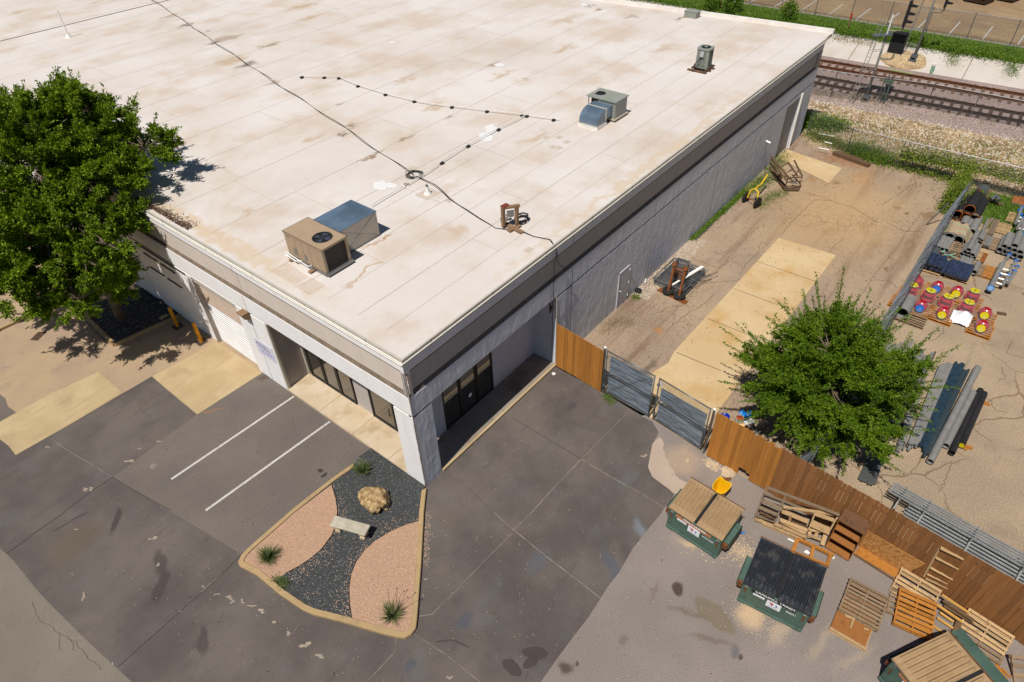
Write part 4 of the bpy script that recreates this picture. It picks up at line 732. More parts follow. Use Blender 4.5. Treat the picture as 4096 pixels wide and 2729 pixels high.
# cables over the edge and down the wall
A_ = T(2, 1, 60, 545, RZ+.05); B_ = T(2, 1, 200, 605, RZ+.03); C_ = T(2, 1, 350, 635, RZ+.03); e0 = Vector((6.05, -.0, 0))
def wallpt(a, b): 
    d = RT*(2048+a*K-2048)-UP*(682.25+b*K-1364.5)+_fw*FPX; t = (-.08-CAM[1])/d[1]; q = CAM+d*t; return Vector((float(q[0]), -.1, float(q[2])))
w1 = [A_, B_, C_, wallpt(395, 680)+Vector((0, .1, .0)), wallpt(410, 740), wallpt(385, 870), wallpt(382, 1000), wallpt(375, 1100), wallpt(378, 1170), wallpt(400, 1212)]
cable('wall_cable', 'black cables draped over the roof edge and down the shaded wall', w1, 3, .013, .02)
w2 = [wallpt(410, 740), wallpt(415, 830), wallpt(450, 880), wallpt(490, 900), wallpt(440, 940), wallpt(405, 990), wallpt(380, 1030)]
cable('wall_cable', 'thin cable looped sideways to a bracket on the dark band', w2, 1, .012, .01)
# vents
def vent(i, j, a, b, lab, h=.32, r=.06):
    q = T(i, j, a, b, RZ); o = thing('roof_vent', lab, 'vent', q); MB().lathe((0, 0, .0), [(.17, 0), (.15, .05), (.1, .12), (.085, .2), (.07, .22), (.065, .34)], 16).build('boot', M_PVC, o); MB().pipe((0, 0, .3), (0, 0, .42), .055, .04).build('pipe', M_GALV, o); return o
vent(1, 1, 1580, 218, 'white cone vent on a square patch near the cable')
q = T(1, 1, 1385, 140, RZ); o = thing('roof_drain', 'round rusty drain cap beside the white paint splash', 'drain', q); MB().lathe((0, 0, 0), [(.16, 0), (.15, .05), (.13, .06)], 18).build('collar', M_PVC, o); MB().cyl((0, 0, .06), (0, 0, .075), .12, 16).build('cap', M_WOOD, o)
q = T(0, 0, 635, 345, RZ); o = thing('vent_pipe', 'tall thin white vent pipe on the far left of the roof', 'vent', q); MB().cyl((0, 0, 0), (.0, 0, 1.75), .04, 10).build('pipe', M_PVC, o); MB().lathe((0, 0, 0), [(.22, 0), (.16, .1), (.08, .25)], 14).build('boot', M_PVC, o)
q = Vector((37.3, 8.7, RZ)); q = T(2, 0, 1640, 165, RZ); o = thing('scupper_box', 'grey metal box at the far roof edge', 'scupper', q); MB().box(-.1, -.45, 0, .5, .45, .38).build('box', M_ACG, o); MB().box(-.12, -.48, .38, .52, .48, .42).build('lid', M_ACG, o)
# leaf litter by the edge under the tree
rl = random.Random(8); V = []; Fc = []
for k in range(1500):
    y = rl.uniform(12.2, 16.4); x = .12+abs(rl.gauss(0, .22)) if y < 14.8 else .12+abs(rl.gauss(0, .15)); s = rl.uniform(.02, .05); a = rl.random()*6.28; z = RZ+.01+.14*rl.random()*max(0, 1-x*1.6); n0 = len(V)
    V += [(x+s*math.cos(a), y+s*math.sin(a), z), (x-s*.4*math.sin(a), y+s*.4*math.cos(a), z+.01), (x-s*math.cos(a), y-s*math.sin(a), z+.015), (x+s*.4*math.sin(a), y-s*.4*math.cos(a), z+.005)]; Fc.append((n0, n0+1, n0+2, n0+3))
tag(npmesh('leaf_litter', V, Fc, simple('dead_leaf', L(92, 64, 48), .9, .4, 20)), 'drift of dead brown leaves along the roof edge under the tree', kind='stuff')
# ================================================================ PLANTER ISLAND
PZ = .13
outer = [T(1, 2, 895, 1120, .13), T(1, 2, 700, 1255, .13), T(1, 2, 330, 1545, .13), T(1, 3, 0, 265, .13), T(0, 3, 2270, 340, .13), T(0, 3, 2215, 400, .13), T(0, 3, 2187, 460, .13), T(0, 3, 2200, 495, .13), T(1, 3, 0, 575, .13), T(1, 3, 215, 755, .13), T(1, 3, 420, 895, .13), T(1, 3, 520, 940, .13), T(1, 3, 800, 1010, .13), T(1, 3, 1150, 1115, .13), T(1, 3, 1300, 1150, .13), T(1, 3, 1370, 1158, .13), T(1, 3, 1430, 1125, .13), T(1, 3, 1470, 1070, .13), T(1, 3, 1482, 980, .13), T(1, 3, 1520, 480, .13), T(1, 3, 1545, 0, .13), T(1, 2, 1568, 1350, .13)]
def inset(P, d):
    n = len(P); out = []
    ar = sum(P[i].x*P[(i+1) % n].y-P[(i+1) % n].x*P[i].y for i in range(n)); s = 1 if ar > 0 else -1
    for i in range(n):
        a, b, c = P[i-1], P[i], P[(i+1) % n]; u = (b-a); u.z = 0; v = (c-b); v.z = 0; u.normalize(); v.normalize(); nu = Vector((-u.y, u.x, 0))*s; nv = Vector((-v.y, v.x, 0))*s; m = (nu+nv); m.normalize(); k = max(.4, m.dot(nu)); out.append(b+m*d/k)
    return out
inner = inset(outer, .17)
M_CURB = simple('kerb_tan', L(186, 158, 116), .85, .06, 3, dirt=L(168, 142, 108), dsc=4)
kb = MB(); n = len(outer); ins2 = inset(outer, .02)
for i in range(n-1):
    j = i+1; a, b, c, d, a2_, b2_ = outer[i], outer[j], inner[j], inner[i], ins2[i], ins2[j]
    kb.add([(a.x, a.y, 0), (b.x, b.y, 0), (b.x, b.y, .11), (a.x, a.y, .11), (b2_.x, b2_.y, .135), (a2_.x, a2_.y, .135), (c.x, c.y, .135), (d.x, d.y, .135), (c.x, c.y, .06), (d.x, d.y, .06)], [(0, 1, 2, 3), (3, 2, 4, 5), (5, 4, 6, 7), (7, 6, 8, 9)])
ke = thing('planter_kerb', 'tan concrete kerb around the gravel island at the building corner', 'kerb', (-3, 0, 0)); kb.build('kerb', M_CURB, ke, world=True)
def gravelmat(name, c1, c2, sc=16, hi=None):
    m = NM(name, .9, .25); col = m.voro(sc, out='Color'); sep = m.n('ShaderNodeSeparateColor'); m.l(col, sep.inputs[0])
    b = m.mix(sep.outputs[0], c1, c2); d = m.voro(sc, 'DISTANCE_TO_EDGE'); b = m.mix(m.rng(d, .12, 0.), b, tuple(x*.45 for x in c1))
    if hi: b = m.mix(m.rng(sep.outputs[1], .94, .97), b, hi)
    m.col(b); m.bump(m.voro(sc), -1., .03); m.bump(m.noise(sc*2.5, 2), .6, .01); return m.mat
M_PINK = gravelmat('pink_gravel', L(190, 152, 124), L(224, 186, 158), 50); M_BLKG = gravelmat('black_gravel', L(66, 68, 68), L(86, 88, 88), 60, L(150, 156, 160))
_i = inset(outer, .165); BEDP = _i[1:-1]+[Vector((-.06, -.02, 0)), Vector((-.025, .02, 0)), T(1, 2, 1062, 998), T(1, 2, 950, 1075), _i[0]]
MB().prism([(p.x, p.y) for p in BEDP], -.05, .085).build('planter_bed', M_BLKG); tag(bpy.data.objects['planter_bed'], 'black gravel bed of the island', kind='structure')
arcR = TT(1, 3, [(1500, 85), (1380, 118), (1240, 178), (1100, 262), (1000, 350), (920, 460), (875, 570), (855, 700), (858, 820), (872, 930), (880, 975)], .1)
polyR = arcR+[inset(outer, .18)[k] for k in (13, 14, 15, 16, 17, 18, 19)]
arcL = [T(1, 2, 695, 1320, .1), T(1, 2, 735, 1450, .1)]+TT(1, 3, [(750, 0), (735, 110), (700, 215), (600, 350), (500, 435), (400, 500), (270, 570)], .1)
polyL = arcL+[inset(outer, .18)[k] for k in (8, 7, 6, 5, 4, 3, 2)]
polyL.insert(len(arcL), T(1, 3, 140, 650, .1))
for P, nm in ((polyR, 'right'), (polyL, 'left')): tag(MB().prism([(p.x, p.y) for p in P], .0, .102).build('pink_gravel', M_PINK), 'pink gravel on the %s side of the island' % nm, kind='structure')
ed = MB(); ed.tube([p+Vector((0, 0, .01)) for p in arcR], .012, 5).tube([p+Vector((0, 0, .01)) for p in arcL], .012, 5); o = ed.build('bed_edging', M_BLK); tag(o, 'thin black edging strips between pink and black gravel', 'edging')
# loose stones
def stones(n, sampler, smin, smax, seed, z0=.09):
    rr = random.Random(seed); V = []; Fc = []
    for k in range(n):
        x, y = sampler(rr); s = rr.uniform(smin, smax); n0 = len(V); a = rr.random()*6.28; pts = []
        for q in range(4): pts.append((x+s*math.cos(a+q*1.57)*rr.uniform(.7, 1.2), y+s*math.sin(a+q*1.57)*rr.uniform(.7, 1.2), z0))
        V += pts+[(x+rr.uniform(-.3, .3)*s, y+rr.uniform(-.3, .3)*s, z0+s*rr.uniform(.7, 1.2))]; Fc += [(n0+q, n0+(q+1) % 4, n0+4) for q in range(4)]
    return V, Fc
def inpoly(x, y, P):
    c = False; n = len(P)
    for i in range(n):
        a, b = P[i], P[i-1]
        if (a.y > y) != (b.y > y) and x < (b.x-a.x)*(y-a.y)/(b.y-a.y)+a.x: c = not c
    return c
IN = BEDP
def samp_bed(rr, P=IN, near=None, sig=.35):
    while True:
        if near and rr.random() < .8:
            k = rr.randrange(len(near)-1); p = near[k].lerp(near[k+1], rr.random()); x, y = p.x+rr.gauss(0, sig), p.y+rr.gauss(0, sig)
        else: x, y = rr.uniform(-6, .2), rr.uniform(-3.6, 3.6)
        if inpoly(x, y, P): return x, y
V, Fc = stones(1500, lambda r: samp_bed(r, near=arcR+arcL[::-1], sig=.26), .008, .018, 1); tag(npmesh('scattered_pink_stones', V, Fc, simple('pink_stone', L(226, 186, 158), .85, .15, 30)), 'pink stones scattered over the black gravel', kind='stuff')
V, Fc = stones(5000, lambda r: samp_bed(r, P=(polyR if r.random() < .55 else polyL)), .008, .018, 2, .1); tag(npmesh('pink_gravel_stones', V, Fc, simple('pink_stone2', L(214, 172, 142), .85, .22, 30)), 'loose stones of the pink gravel', kind='stuff')
V, Fc = stones(3500, lambda r: samp_bed(r), .008, .016, 3, .083); tag(npmesh('black_gravel_stones', V, Fc, simple('black_stone', L(86, 90, 92), .8, .3, 30)), 'loose stones of the black gravel', kind='stuff')
V, Fc = stones(260, lambda r: (lambda p: (p.x+abs(r.gauss(0, .12)), p.y-abs(r.gauss(0, .1))))(outer[19].lerp(outer[20], r.random())), .01, .02, 4, .0); tag(npmesh('spilled_stones', V, Fc, bpy.data.materials['pink_stone']), 'stones spilled beside the kerb', kind='stuff')
# boulder
bm = bmesh.new(); bmesh.ops.create_icosphere(bm, subdivisions=5, radius=1)
from mathutils import noise as mn
for v in bm.verts:
    p = v.co.copy(); d = 1+.28*mn.noise(p*1.3+Vector((3, 1, 2)))+.13*mn.noise(p*3.5)+.05*mn.noise(p*9); c = mn.voronoi(p*2.6)[0]; d -= .55*max(0, .36-c[0])+.35*max(0, .2-mn.voronoi(p*5.2)[0][0]); d += .12*mn.noise(p*2.2+Vector((7, 0, 0))); v.co = Vector((p.x*.5*d, p.y*.66*d*(1-.2*p.x), max(-.05, p.z*.48*d+.16)))
me = bpy.data.meshes.new('rock'); bm.to_mesh(me); bm.free(); me.shade_smooth()
M_ROCK = NM('limestone_rock', .9); bb_ = M_ROCK.mix(M_ROCK.rng(M_ROCK.noise(4, 5), .35, .65), L(150, 118, 78), L(206, 178, 132)); bb_ = M_ROCK.mix(M_ROCK.rng(M_ROCK.voro(5.5, v=M_ROCK.warp(3, .25)), .2, .05), bb_, L(84, 64, 44)); M_ROCK.col(bb_); M_ROCK.bump(M_ROCK.noise(14, 5), .8, .04); me.materials.append(M_ROCK.mat)
o = bpy.data.objects.new('landscape_rock', me); COL.objects.link(o); o.scale = (.87, .87, .87); o.location = (-1.62, .92, .1); tag(o, 'pitted tan limestone boulder in the black gravel', 'rock')
# bench
bq = thing('garden_bench', 'weathered pale stone slab bench in the gravel island', 'bench', (-2.98, .62, .1), R(-69))
M_BEN = simple('weathered_slab', L(196, 188, 168), .85, .12, 3, dirt=L(160, 148, 128), dsc=5, bump=.4)
MB().box(-.68, -.21, .38, .68, .21, .46).build('seat', M_BEN, bq, bevel=.02)
s_ = MB()
for x in (-.47, .47): s_.box(x-.09, -.15, 0, x+.09, .15, .1); s_.box(x-.07, -.1, .1, x+.07, .1, .2); s_.box(x-.1, -.15, .2, x+.1, .15, .38)
s_.build('leg', simple('stone_leg', L(206, 186, 150), .9, .15, 6, bump=.5), bq)

# grit, pebbles and specks lying about the paving
def scatter(name, lab, n, box, smin, smax, mat, seed, poly=None, z=.014):
    def f(r):
        while True:
            x, y = r.uniform(box[0], box[1]), r.uniform(box[2], box[3])
            if poly is None or inpoly(x, y, poly): return x, y
    V, F = stones(n, f, smin, smax, seed, z); tag(npmesh(name, V, F, mat), lab, kind='stuff')
M_SPK = simple('pale_grit', L(206, 192, 174), .9, .15, 9); M_SPD = simple('dark_grit', L(74, 62, 54), .9, .2, 9)
scatter('pale_grit', 'pale grit scattered on the driveway', 700, (-9, 8, -16, 9), .006, .016, M_SPK, 71, dark); scatter('dark_specks', 'dark specks on the driveway and parking bays', 260, (-9, 8, -16, 16), .01, .03, M_SPD, 72, None, .01)
scatter('pale_grit', 'pale grit on the grey service lot', 600, (-4, 7, -20, -6), .006, .016, M_SPK, 73, right); scatter('dark_specks', 'dark specks on the yard', 500, (9, 35, -10, -.3), .012, .035, M_SPD, 74)
scatter('wall_gravel', 'crushed tan gravel along the foot of the long wall', 2600, (14.5, 21, -.9, -.02), .012, .035, bpy.data.materials['pale_grit'], 75); scatter('berm_stones', 'pale stones on the dirt bank', 6000, (37, 45, -30, 2), .03, .1, M_SPK, 76, None, .03)
# tyre scuffs
M_SCUFF = simple('tyre_scuff', L(84, 76, 73), .9, .2, 3); sc_ = MB()
for P, w in ((TT(2, 2, [(390, 600), (430, 690), (520, 750), (640, 780), (760, 830)]), .02), (TT(1, 3, [(1650, 1200), (1800, 1180), (1960, 1250)]), .05), (TT(0, 3, [(500, 180), (700, 60), (800, 10)]), .05), (TT(2, 3, [(120, 1568), (150, 1465)]), .015), (TT(1, 2, [(1740, 1205), (1950, 1350), (2150, 1540)]), .012)):
    joint(sc_, P, w, .0127)
tag(sc_.build('tyre_marks', M_SCUFF, fix=False), 'faint tyre scuffs on the driveway', kind='structure')
# ================================================================ TREES AND PLANTS
def leafmat(name, c1, c2, c3, sc=.8, trans=.25):
    m = NM(name, .6, .2); gi = m.n('ShaderNodeNewGeometry'); rnd = gi.outputs['Random Per Island']
    b = m.mix(m.rng(m.noise(sc, 3), .35, .65), c1, c2); b = m.mix(m.rng(rnd, .55, 1.), b, c3); m.col(b)
    tr = m.n('ShaderNodeBsdfTranslucent'); m.l(m.mix(1., b, (1.0, 1.25, .5), 'MULTIPLY'), tr.inputs[0]); ms = m.n('ShaderNodeMixShader'); ms.inputs[0].default_value = trans
    out = m.nt.nodes['Material Output']; m.l(m.b.outputs[0], ms.inputs[1]); m.l(tr.outputs[0], ms.inputs[2]); m.l(ms.outputs[0], out.inputs[0]); return m.mat
M_LEAF = leafmat('oak_leaf', (.075, .135, .005), (.14, .22, .007), (.26, .34, .014)); M_LEAF2 = leafmat('elm_leaf', (.05, .11, .004), (.10, .18, .006), (.20, .28, .014)); M_WEED = leafmat('weed_leaf', (.08, .16, .012), (.13, .22, .02), (.2, .28, .04)); M_DRYW = leafmat('dry_weed', (.24, .18, .09), (.32, .25, .12), (.38, .28, .15)); M_BARK = simple('bark', L(120, 104, 90), .9, .3, 3, bump=.8)
M_VINE = leafmat('vine_leaf', (.13, .19, .02), (.19, .25, .03), (.26, .3, .05))
nr = np.random.default_rng(7)
def leaves(P, D, length, width, rng_, tilt=.6):
    """P (n,3) points, D (n,3) preferred directions -> rhombic folded leaves"""
    n = len(P); D = D+rng_.normal(0, tilt, (n, 3)); D /= np.linalg.norm(D, axis=1)[:, None]+1e-9
    U = rng_.normal(0, 1, (n, 3)); U[:, 2] += 1.2; S = np.cross(D, U); S /= np.linalg.norm(S, axis=1)[:, None]+1e-9
    L_ = length*rng_.uniform(.6, 1.25, (n, 1)); W_ = width*rng_.uniform(.7, 1.2, (n, 1))
    V = np.stack([P, P+D*L_*.5+S*W_*.5, P+D*L_, P+D*L_*.5-S*W_*.5], 1).reshape(-1, 3)
    F = np.arange(4*n).reshape(n, 4); return V, F
def tree(name, label, base, lobes, nbr, mat, limbs, seed, ll=.12, lw=.05, side=20, per=20, sl=(.22, .5), tip=(.2, .6), flat=.6, tr=.35, cat='tree', zmin=.3, rmin=.55):
    """every lobe is a fan of branches from its heart, side twigs on their outer part, leaves on the twigs"""
    rg_ = np.random.default_rng(seed); rr = random.Random(seed); o = thing(name, label, cat, base); P = []; D = []; br = MB(); hearts = []
    tot = sum((q[4]*q[5]*q[6])**.667 for q in lobes)
    for cx, cy, cz, w, rx, ry, rz_ in lobes:
        m = max(5, int(nbr*w*(rx*ry*rz_)**.667/tot)); c = np.array([cx, cy, cz]); hearts.append(Vector(c)); RR = np.array([rx, ry, rz_])
        for i in range(m):
            u = rg_.normal(0, 1, 3); u /= np.linalg.norm(u); u[2] = max(u[2], -.55)+.08; L_ = rg_.uniform(rmin, 1.12)*(1+.12*math.sin(u[0]*4+cx)*math.sin(u[1]*5+cy))
            e = c+u*RR*L_; s0 = c+u*RR*.12; ax = e-s0; ln = np.linalg.norm(ax); ax /= ln; tl = rg_.uniform(*tip); e2 = e+(ax+np.array([0, 0, .25]))*tl
            if e[2] < zmin: continue
            if i % 2 == 0: br.tube([Vector(s0), Vector((s0+e)/2+rg_.normal(0, .05, 3)), Vector(e), Vector(e2)], [.03, .02, .01, .004], 4, False)
            ns = int(side*(ln+.3)); t = rg_.uniform(.35, 1, ns)**.8; B0 = s0[None]+(e-s0)[None]*t[:, None]; pr = rg_.normal(0, 1, (ns, 3)); pr[:, 2] *= flat; pr -= (pr@ax)[:, None]*ax; pr /= np.linalg.norm(pr, axis=1)[:, None]+1e-6
            sd = pr*.85+ax*.75; sd[:, 2] += .12; sd /= np.linalg.norm(sd, axis=1)[:, None]; Ls = rg_.uniform(*sl, ns)*(1.15-.55*t)
            q = rg_.random((ns, per)); X = B0[:, None]+sd[:, None]*(q*Ls[:, None])[..., None]+rg_.normal(0, .03, (ns, per, 3)); P.append(X.reshape(-1, 3)); D.append(np.repeat(sd, per, 0)+rg_.normal(0, .5, (ns*per, 3)))
            nt = int(tl*per*3.2); q = rg_.random(nt); X = e[None]+(e2-e)[None]*q[:, None]+rg_.normal(0, .02, (nt, 3)); P.append(X); D.append(ax+rg_.normal(0, .6, (nt, 3)))
    P = np.concatenate(P); D = np.concatenate(D); k = P[:, 2] > zmin; V, F = leaves(P[k], D[k], ll, lw, rg_, .3); npmesh('crown', V, F, mat, o)
    mb = MB(); tips = []
    for pts, r in limbs: mb.tube(pts, r, 9); tips += [Vector(p) for p in pts[1:]]
    for h in hearts: nb = min(tips, key=lambda q: (q-h).length); mb.tube([nb, nb.lerp(h, .5)+Vector((0, 0, .1)), h], [.07, .05, .03], 6)
    mb.build('trunk', M_BARK, o, smooth=True); br.build('branch', M_BARK, o); return o
OB = (-2.0, 18.6, 0)
def lb(p, w, r, b=OB): return (p[0]-b[0], p[1]-b[1], p[2]-b[2], w, r[0], r[1], r[2])
oak_lobes = [lb((-2.3, 15.0, 5.0), 1.6, (1.2, 1.3, 1.0)), lb((-2.2, 16.9, 3.9), 1.6, (1.4, 1.6, .9)), lb((1.7, 17.2, 7.9), 1.4, (1.4, 1.9, 1.1)), lb((-.8, 15.7, 6.2), 1.5, (1.1, 1.2, 1.0)), lb((-2.6, 16.5, 3.5), 1.6, (1.4, 1.2, 1.0)), lb((1.0, 20.6, 8.9), 1.2, (1.6, 1.8, 1.3)), lb((1.5, 19.2, 8.2), 1.3, (1.6, 1.5, 1.3)), lb((-2.3, 13.9, 6.4), 1.3, (1.0, .9, .8)), lb((-3.9, 14.9, 4.2), 1.5, (1.2, 1.1, .8)), lb((-.3, 17.0, 5.4), 1.5, (.8, 1.2, .8)), lb((-.3, 16.6, 7.4), 1.3, (1.3, 1.5, 1.2)), lb((-4.9, 18.3, 5.6), 1.2, (1.9, 2.6, 1.8)), lb((-3.0, 14.9, 5.6), 1.3, (1.0, 1., .9)), lb((.6, 19.6, 9.3), 1.3, (1.5, 1.8, 1.3)), lb((-2.0, 19.5, 7.6), 1., (2.9, 3.6, 2.9)), lb((-.2, 18.4, 8.0), 1.2, (2.1, 2.6, 2.0)), lb((-3.4, 17.0, 6.0), 1.2, (2.2, 2.4, 2.1)), lb((-.7, 20.8, 8.9), 1.2, (2.3, 2.4, 1.8)), lb((-4.2, 20.5, 6.5), 1., (2.4, 3.0, 2.3)), lb((-2.4, 16.0, 6.6), 1.3, (1.5, 1.6, 1.4)), lb((-4.4, 16.3, 4.1), 1.4, (1.4, 1.3, 1.1)),
             lb((-5.9, 18.2, 4.1), 1.3, (1.3, 1.5, 1.1)), lb((-1.4, 22.8, 8.0), 1., (2.2, 2.0, 1.9)), lb((-2.7, 18., 4.4), 1., (1.8, 2., 1.2)), lb((.7, 17.6, 7.2), 1.4, (1.1, 1.2, .8)), lb((-1.4, 15.6, 6.2), 1.4, (.9, .8, .7)), lb((-6.0, 21.5, 5.0), 1., (1.6, 2.4, 1.6))]
LI = [([(0, 0, 0), (.05, -.1, 1.4), (0, .1, 2.8)], [.24, .18, .15]), ([(0, .1, 2.8), (.4, .2, 4.6), (.3, .4, 6.6), (.8, .9, 8.6)], [.13, .11, .08, .04]), ([(0, .1, 2.8), (-.9, -.6, 4.2), (-1.6, -1.4, 5.6)], [.12, .08, .04]), ([(0, 0, 2.5), (-.9, 1.0, 4.4), (-1.9, 1.8, 6.6)], [.12, .08, .04]), ([(.1, .1, 3.), (1.0, -.2, 5.2), (1.7, -.5, 7.6)], [.1, .07, .03]), ([(0, 0, 2.6), (-.2, -1.2, 4.2), (-.3, -2.4, 6.2)], [.1, .06, .03]), ([(-.5, .4, 3.4), (-2.2, .2, 3.9), (-3.6, -.2, 4.2)], [.08, .05, .02])]
tree('oak_tree', 'big leafy tree at the left overhanging the roof from the dark gravel bed', OB, oak_lobes, 900, M_LEAF, LI, 11, ll=.135, lw=.058, side=15, per=19, sl=(.2, .5), tip=(.2, .55), zmin=2.6, rmin=.5)
# multi stemmed elm with arching shoots
elm = [(0, 0, 2.3, 1.5, 2.9, 2.7, 2.3), (-1.2, 1.0, 2.5, 1, 1.6, 1.5, 1.1), (1.2, .6, 3.0, 1, 1.7, 1.6, 1.5), (-1.0, -1.4, 1.7, 1, 1.5, 1.6, 1.2), (.9, -1.5, 2.6, 1, 1.8, 1.6, 1.4), (-.2, .3, 3.9, .9, 1.5, 1.5, 1.3)]
LE = [([(0, 0, 0), (.1*a, .1*b, .5), (.5*a, .5*b, 1.6), (.8*a, .8*b, 3.0)], [.09, .08, .06, .03]) for a, b in ((1, .2), (-.8, .9), (-.3, -1), (.6, -.8), (0, .2))]
tree('elm_tree', 'bushy green tree with long arching shoots behind the brown fence and gates', (11.4, -10.0, 0), elm, 330, M_LEAF2, LE, 21, ll=.085, lw=.042, side=17, per=24, sl=(.2, .55), tip=(.35, 1.25), flat=.35, zmin=.25, rmin=.6)
# grass like clumps (red yucca)
def clump(name, label, loc, n, r, h, seed, mat=None, flower=False, dry=False):
    rr = random.Random(seed); o = thing(name, label, 'plant', loc); V = []; F = []
    for k in range(n):
        a = rr.random()*6.283; e = rr.uniform(.15, 1.); L_ = h*rr.uniform(.6, 1.1); b = Vector((math.cos(a)*rr.random()*.06, math.sin(a)*rr.random()*.06, 0)); d = Vector((math.cos(a)*math.sin(e), math.sin(a)*math.sin(e), math.cos(e))); s = Vector((-math.sin(a), math.cos(a), 0))*.009; n0 = len(V)
        for t in (0, .4, .75, 1): p = b+d*L_*t+Vector((0, 0, -.25*L_*t*t*math.sin(e))); w = (1-t)**.6; V += [tuple(p+s*w), tuple(p-s*w)]
        for q in range(3): F.append((n0+q*2, n0+q*2+1, n0+q*2+3, n0+q*2+2))
    npmesh('blades', V, F, mat or M_YUC, o); 
    if flower:
        m = MB(); m2 = MB()
        for k in range(4): a = -.6+k*.5; t = Vector((math.cos(a)*.6, math.sin(a)*.6, .9-.1*k)); m.tube([(0, 0, .1), t*.5+Vector((0, 0, .15)), t], .006, 4); 
        for k in range(3): a = -.6+k*.5; t = Vector((math.cos(a)*.6, math.sin(a)*.6, .9-.1*k)); m2.cyl(t-Vector((0, 0, .1)), t, .014, 5)
        m.build('flower_stalk', simple('stalk', L(120, 90, 90), .8), o); m2.build('flower', simple('red_flower', L(190, 50, 60), .7), o)
    return o
M_YUC = leafmat('yucca_blade', (.10, .14, .05), (.15, .19, .07), (.26, .28, .12), 3)
clump('yucca_plant', 'pale spiky plant at the kerb end by the walkway', (-1.0, 2.3, .1), 260, .3, .62, 1); clump('yucca_plant', 'dark spiky plant in the left pink gravel', (-5.36, 2.08, .1), 330, .3, .62, 2); clump('yucca_plant', 'spiky plant with red flower stalks at the island tip', (-4.2, -2.66, .1), 260, .3, .6, 3, flower=True)
def weeds(name, label, pts, n, r, h, seed, mat, ll=.06, lw=.03, cat=None, kind='stuff', parent=None):
    rg_ = np.random.default_rng(seed); A = np.array([tuple(p) for p in pts], float); i = rg_.integers(0, max(1, len(A)-1), n); t = rg_.random((n, 1)); j = np.minimum(i+1, len(A)-1)
    P = A[i]*(1-t)+A[j]*t; P[:, :2] += rg_.normal(0, r, (n, 2)); mound = np.maximum(.1, 1-np.abs(rg_.normal(0, .5, n))); P[:, 2] += rg_.random(n)**1.3*h*mound
    D = rg_.normal(0, 1, (n, 3)); D[:, 2] += .5; V, F = leaves(P, D, ll, lw, rg_, .3); o = npmesh(name, V, F, mat); tag(o, label, cat, kind=kind); return o
weeds('low_shrub', 'low green creeping plant on the kerb of the gravel island', [T(1, 3, 160, 620, .1), T(1, 3, 260, 650, .1), T(1, 3, 250, 690, .1)], 700, .09, .1, 4, M_YUC, .05, .03, 'plant', None)
# dark bed under the oak
bed = [T(0, 1, 830, 1390), T(0, 2, 1060, 45), Vector((-.02, 16.6, 0)), Vector((-.02, 20.3, 0)), Vector((-2.6, 21.2, 0))]
M_BLKG2 = gravelmat('dark_bed_gravel', L(56, 56, 58), L(84, 84, 86), 20, L(150, 150, 150))
tag(MB().prism([(p.x, p.y) for p in bed], 0, .09).build('tree_bed', M_BLKG2), 'dark gravel bed under the big tree', kind='structure')
kb = thing('bed_kerb', 'concrete kerb round the dark tree bed', 'kerb', (-3, 18, 0)); m = MB()
for a, b in zip([bed[4], bed[0], bed[1]], [bed[0], bed[1], bed[2]]): m.beam(Vector((a.x, a.y, .06)), Vector((b.x, b.y, .06)), .16, .13)
m.build('kerb', M_CURB, kb, world=True)
o = thing('paver_stone', 'two pale paver stones lying in the dark tree bed', 'stone', T(0, 1, 1505, 1350, .09)); MB().box(-.2, -.1, 0, -.01, .1, .05).box(.01, -.1, 0, .2, .1, .05).build('stone', M_SLAB, o)
o = thing('splash_block', 'dark round stone at the base of the front wall', 'stone', T(0, 1, 1480, 1215, .09)); MB().lathe((0, 0, 0), [(.22, 0), (.2, .12), (.1, .16)], 9).build('stone', M_BLKG2, o)
# far-left kerbs and drain
kb = thing('street_kerb', 'long kerb at the far left under the tree', 'kerb', T(0, 1, 590, 1190)); m = MB(); P = [T(0, 1, -300, 1640), T(0, 1, 0, 1470), T(0, 1, 280, 1340), T(0, 1, 590, 1185), T(0, 1, 900, 1040)]
for a, b in zip(P, P[1:]): m.beam(a+Vector((0, 0, .06)), b+Vector((0, 0, .06)), .18, .13)
m.build('kerb', M_CURB, kb, world=True); MB().beam(P[0]+Vector((0, 0, .075)), P[1]+Vector((0, 0, .075)), .2, .135).build('blue_paint', simple('blue_paint', L(70, 120, 170), .8), kb, world=True)
kb = thing('street_kerb', 'short kerb further back at the far left edge', 'kerb', T(0, 1, 0, 1000)); m = MB(); m.beam(T(0, 1, -200, 1080)+Vector((0, 0, .06)), T(0, 1, 500, 780)+Vector((0, 0, .06)), .2, .14); m.build('kerb', M_CURB, kb, world=True)
o = thing('drain_grate', 'rusty square drain grate in the pavement at the left', 'drain', T(0, 1, 350, 1525)); m = MB(); m.box(-.3, -.2, .004, .3, .2, .016)
o.rotation_euler.z = R(32); m.build('frame', simple('grate_rust', L(110, 84, 66), .8), o); m = MB()
for k in range(8): m.box(-.26+k*.07, -.16, .016, -.23+k*.07, .16, .02)
m.build('slots', simple('grate_dark', L(50, 40, 34), .9), o)
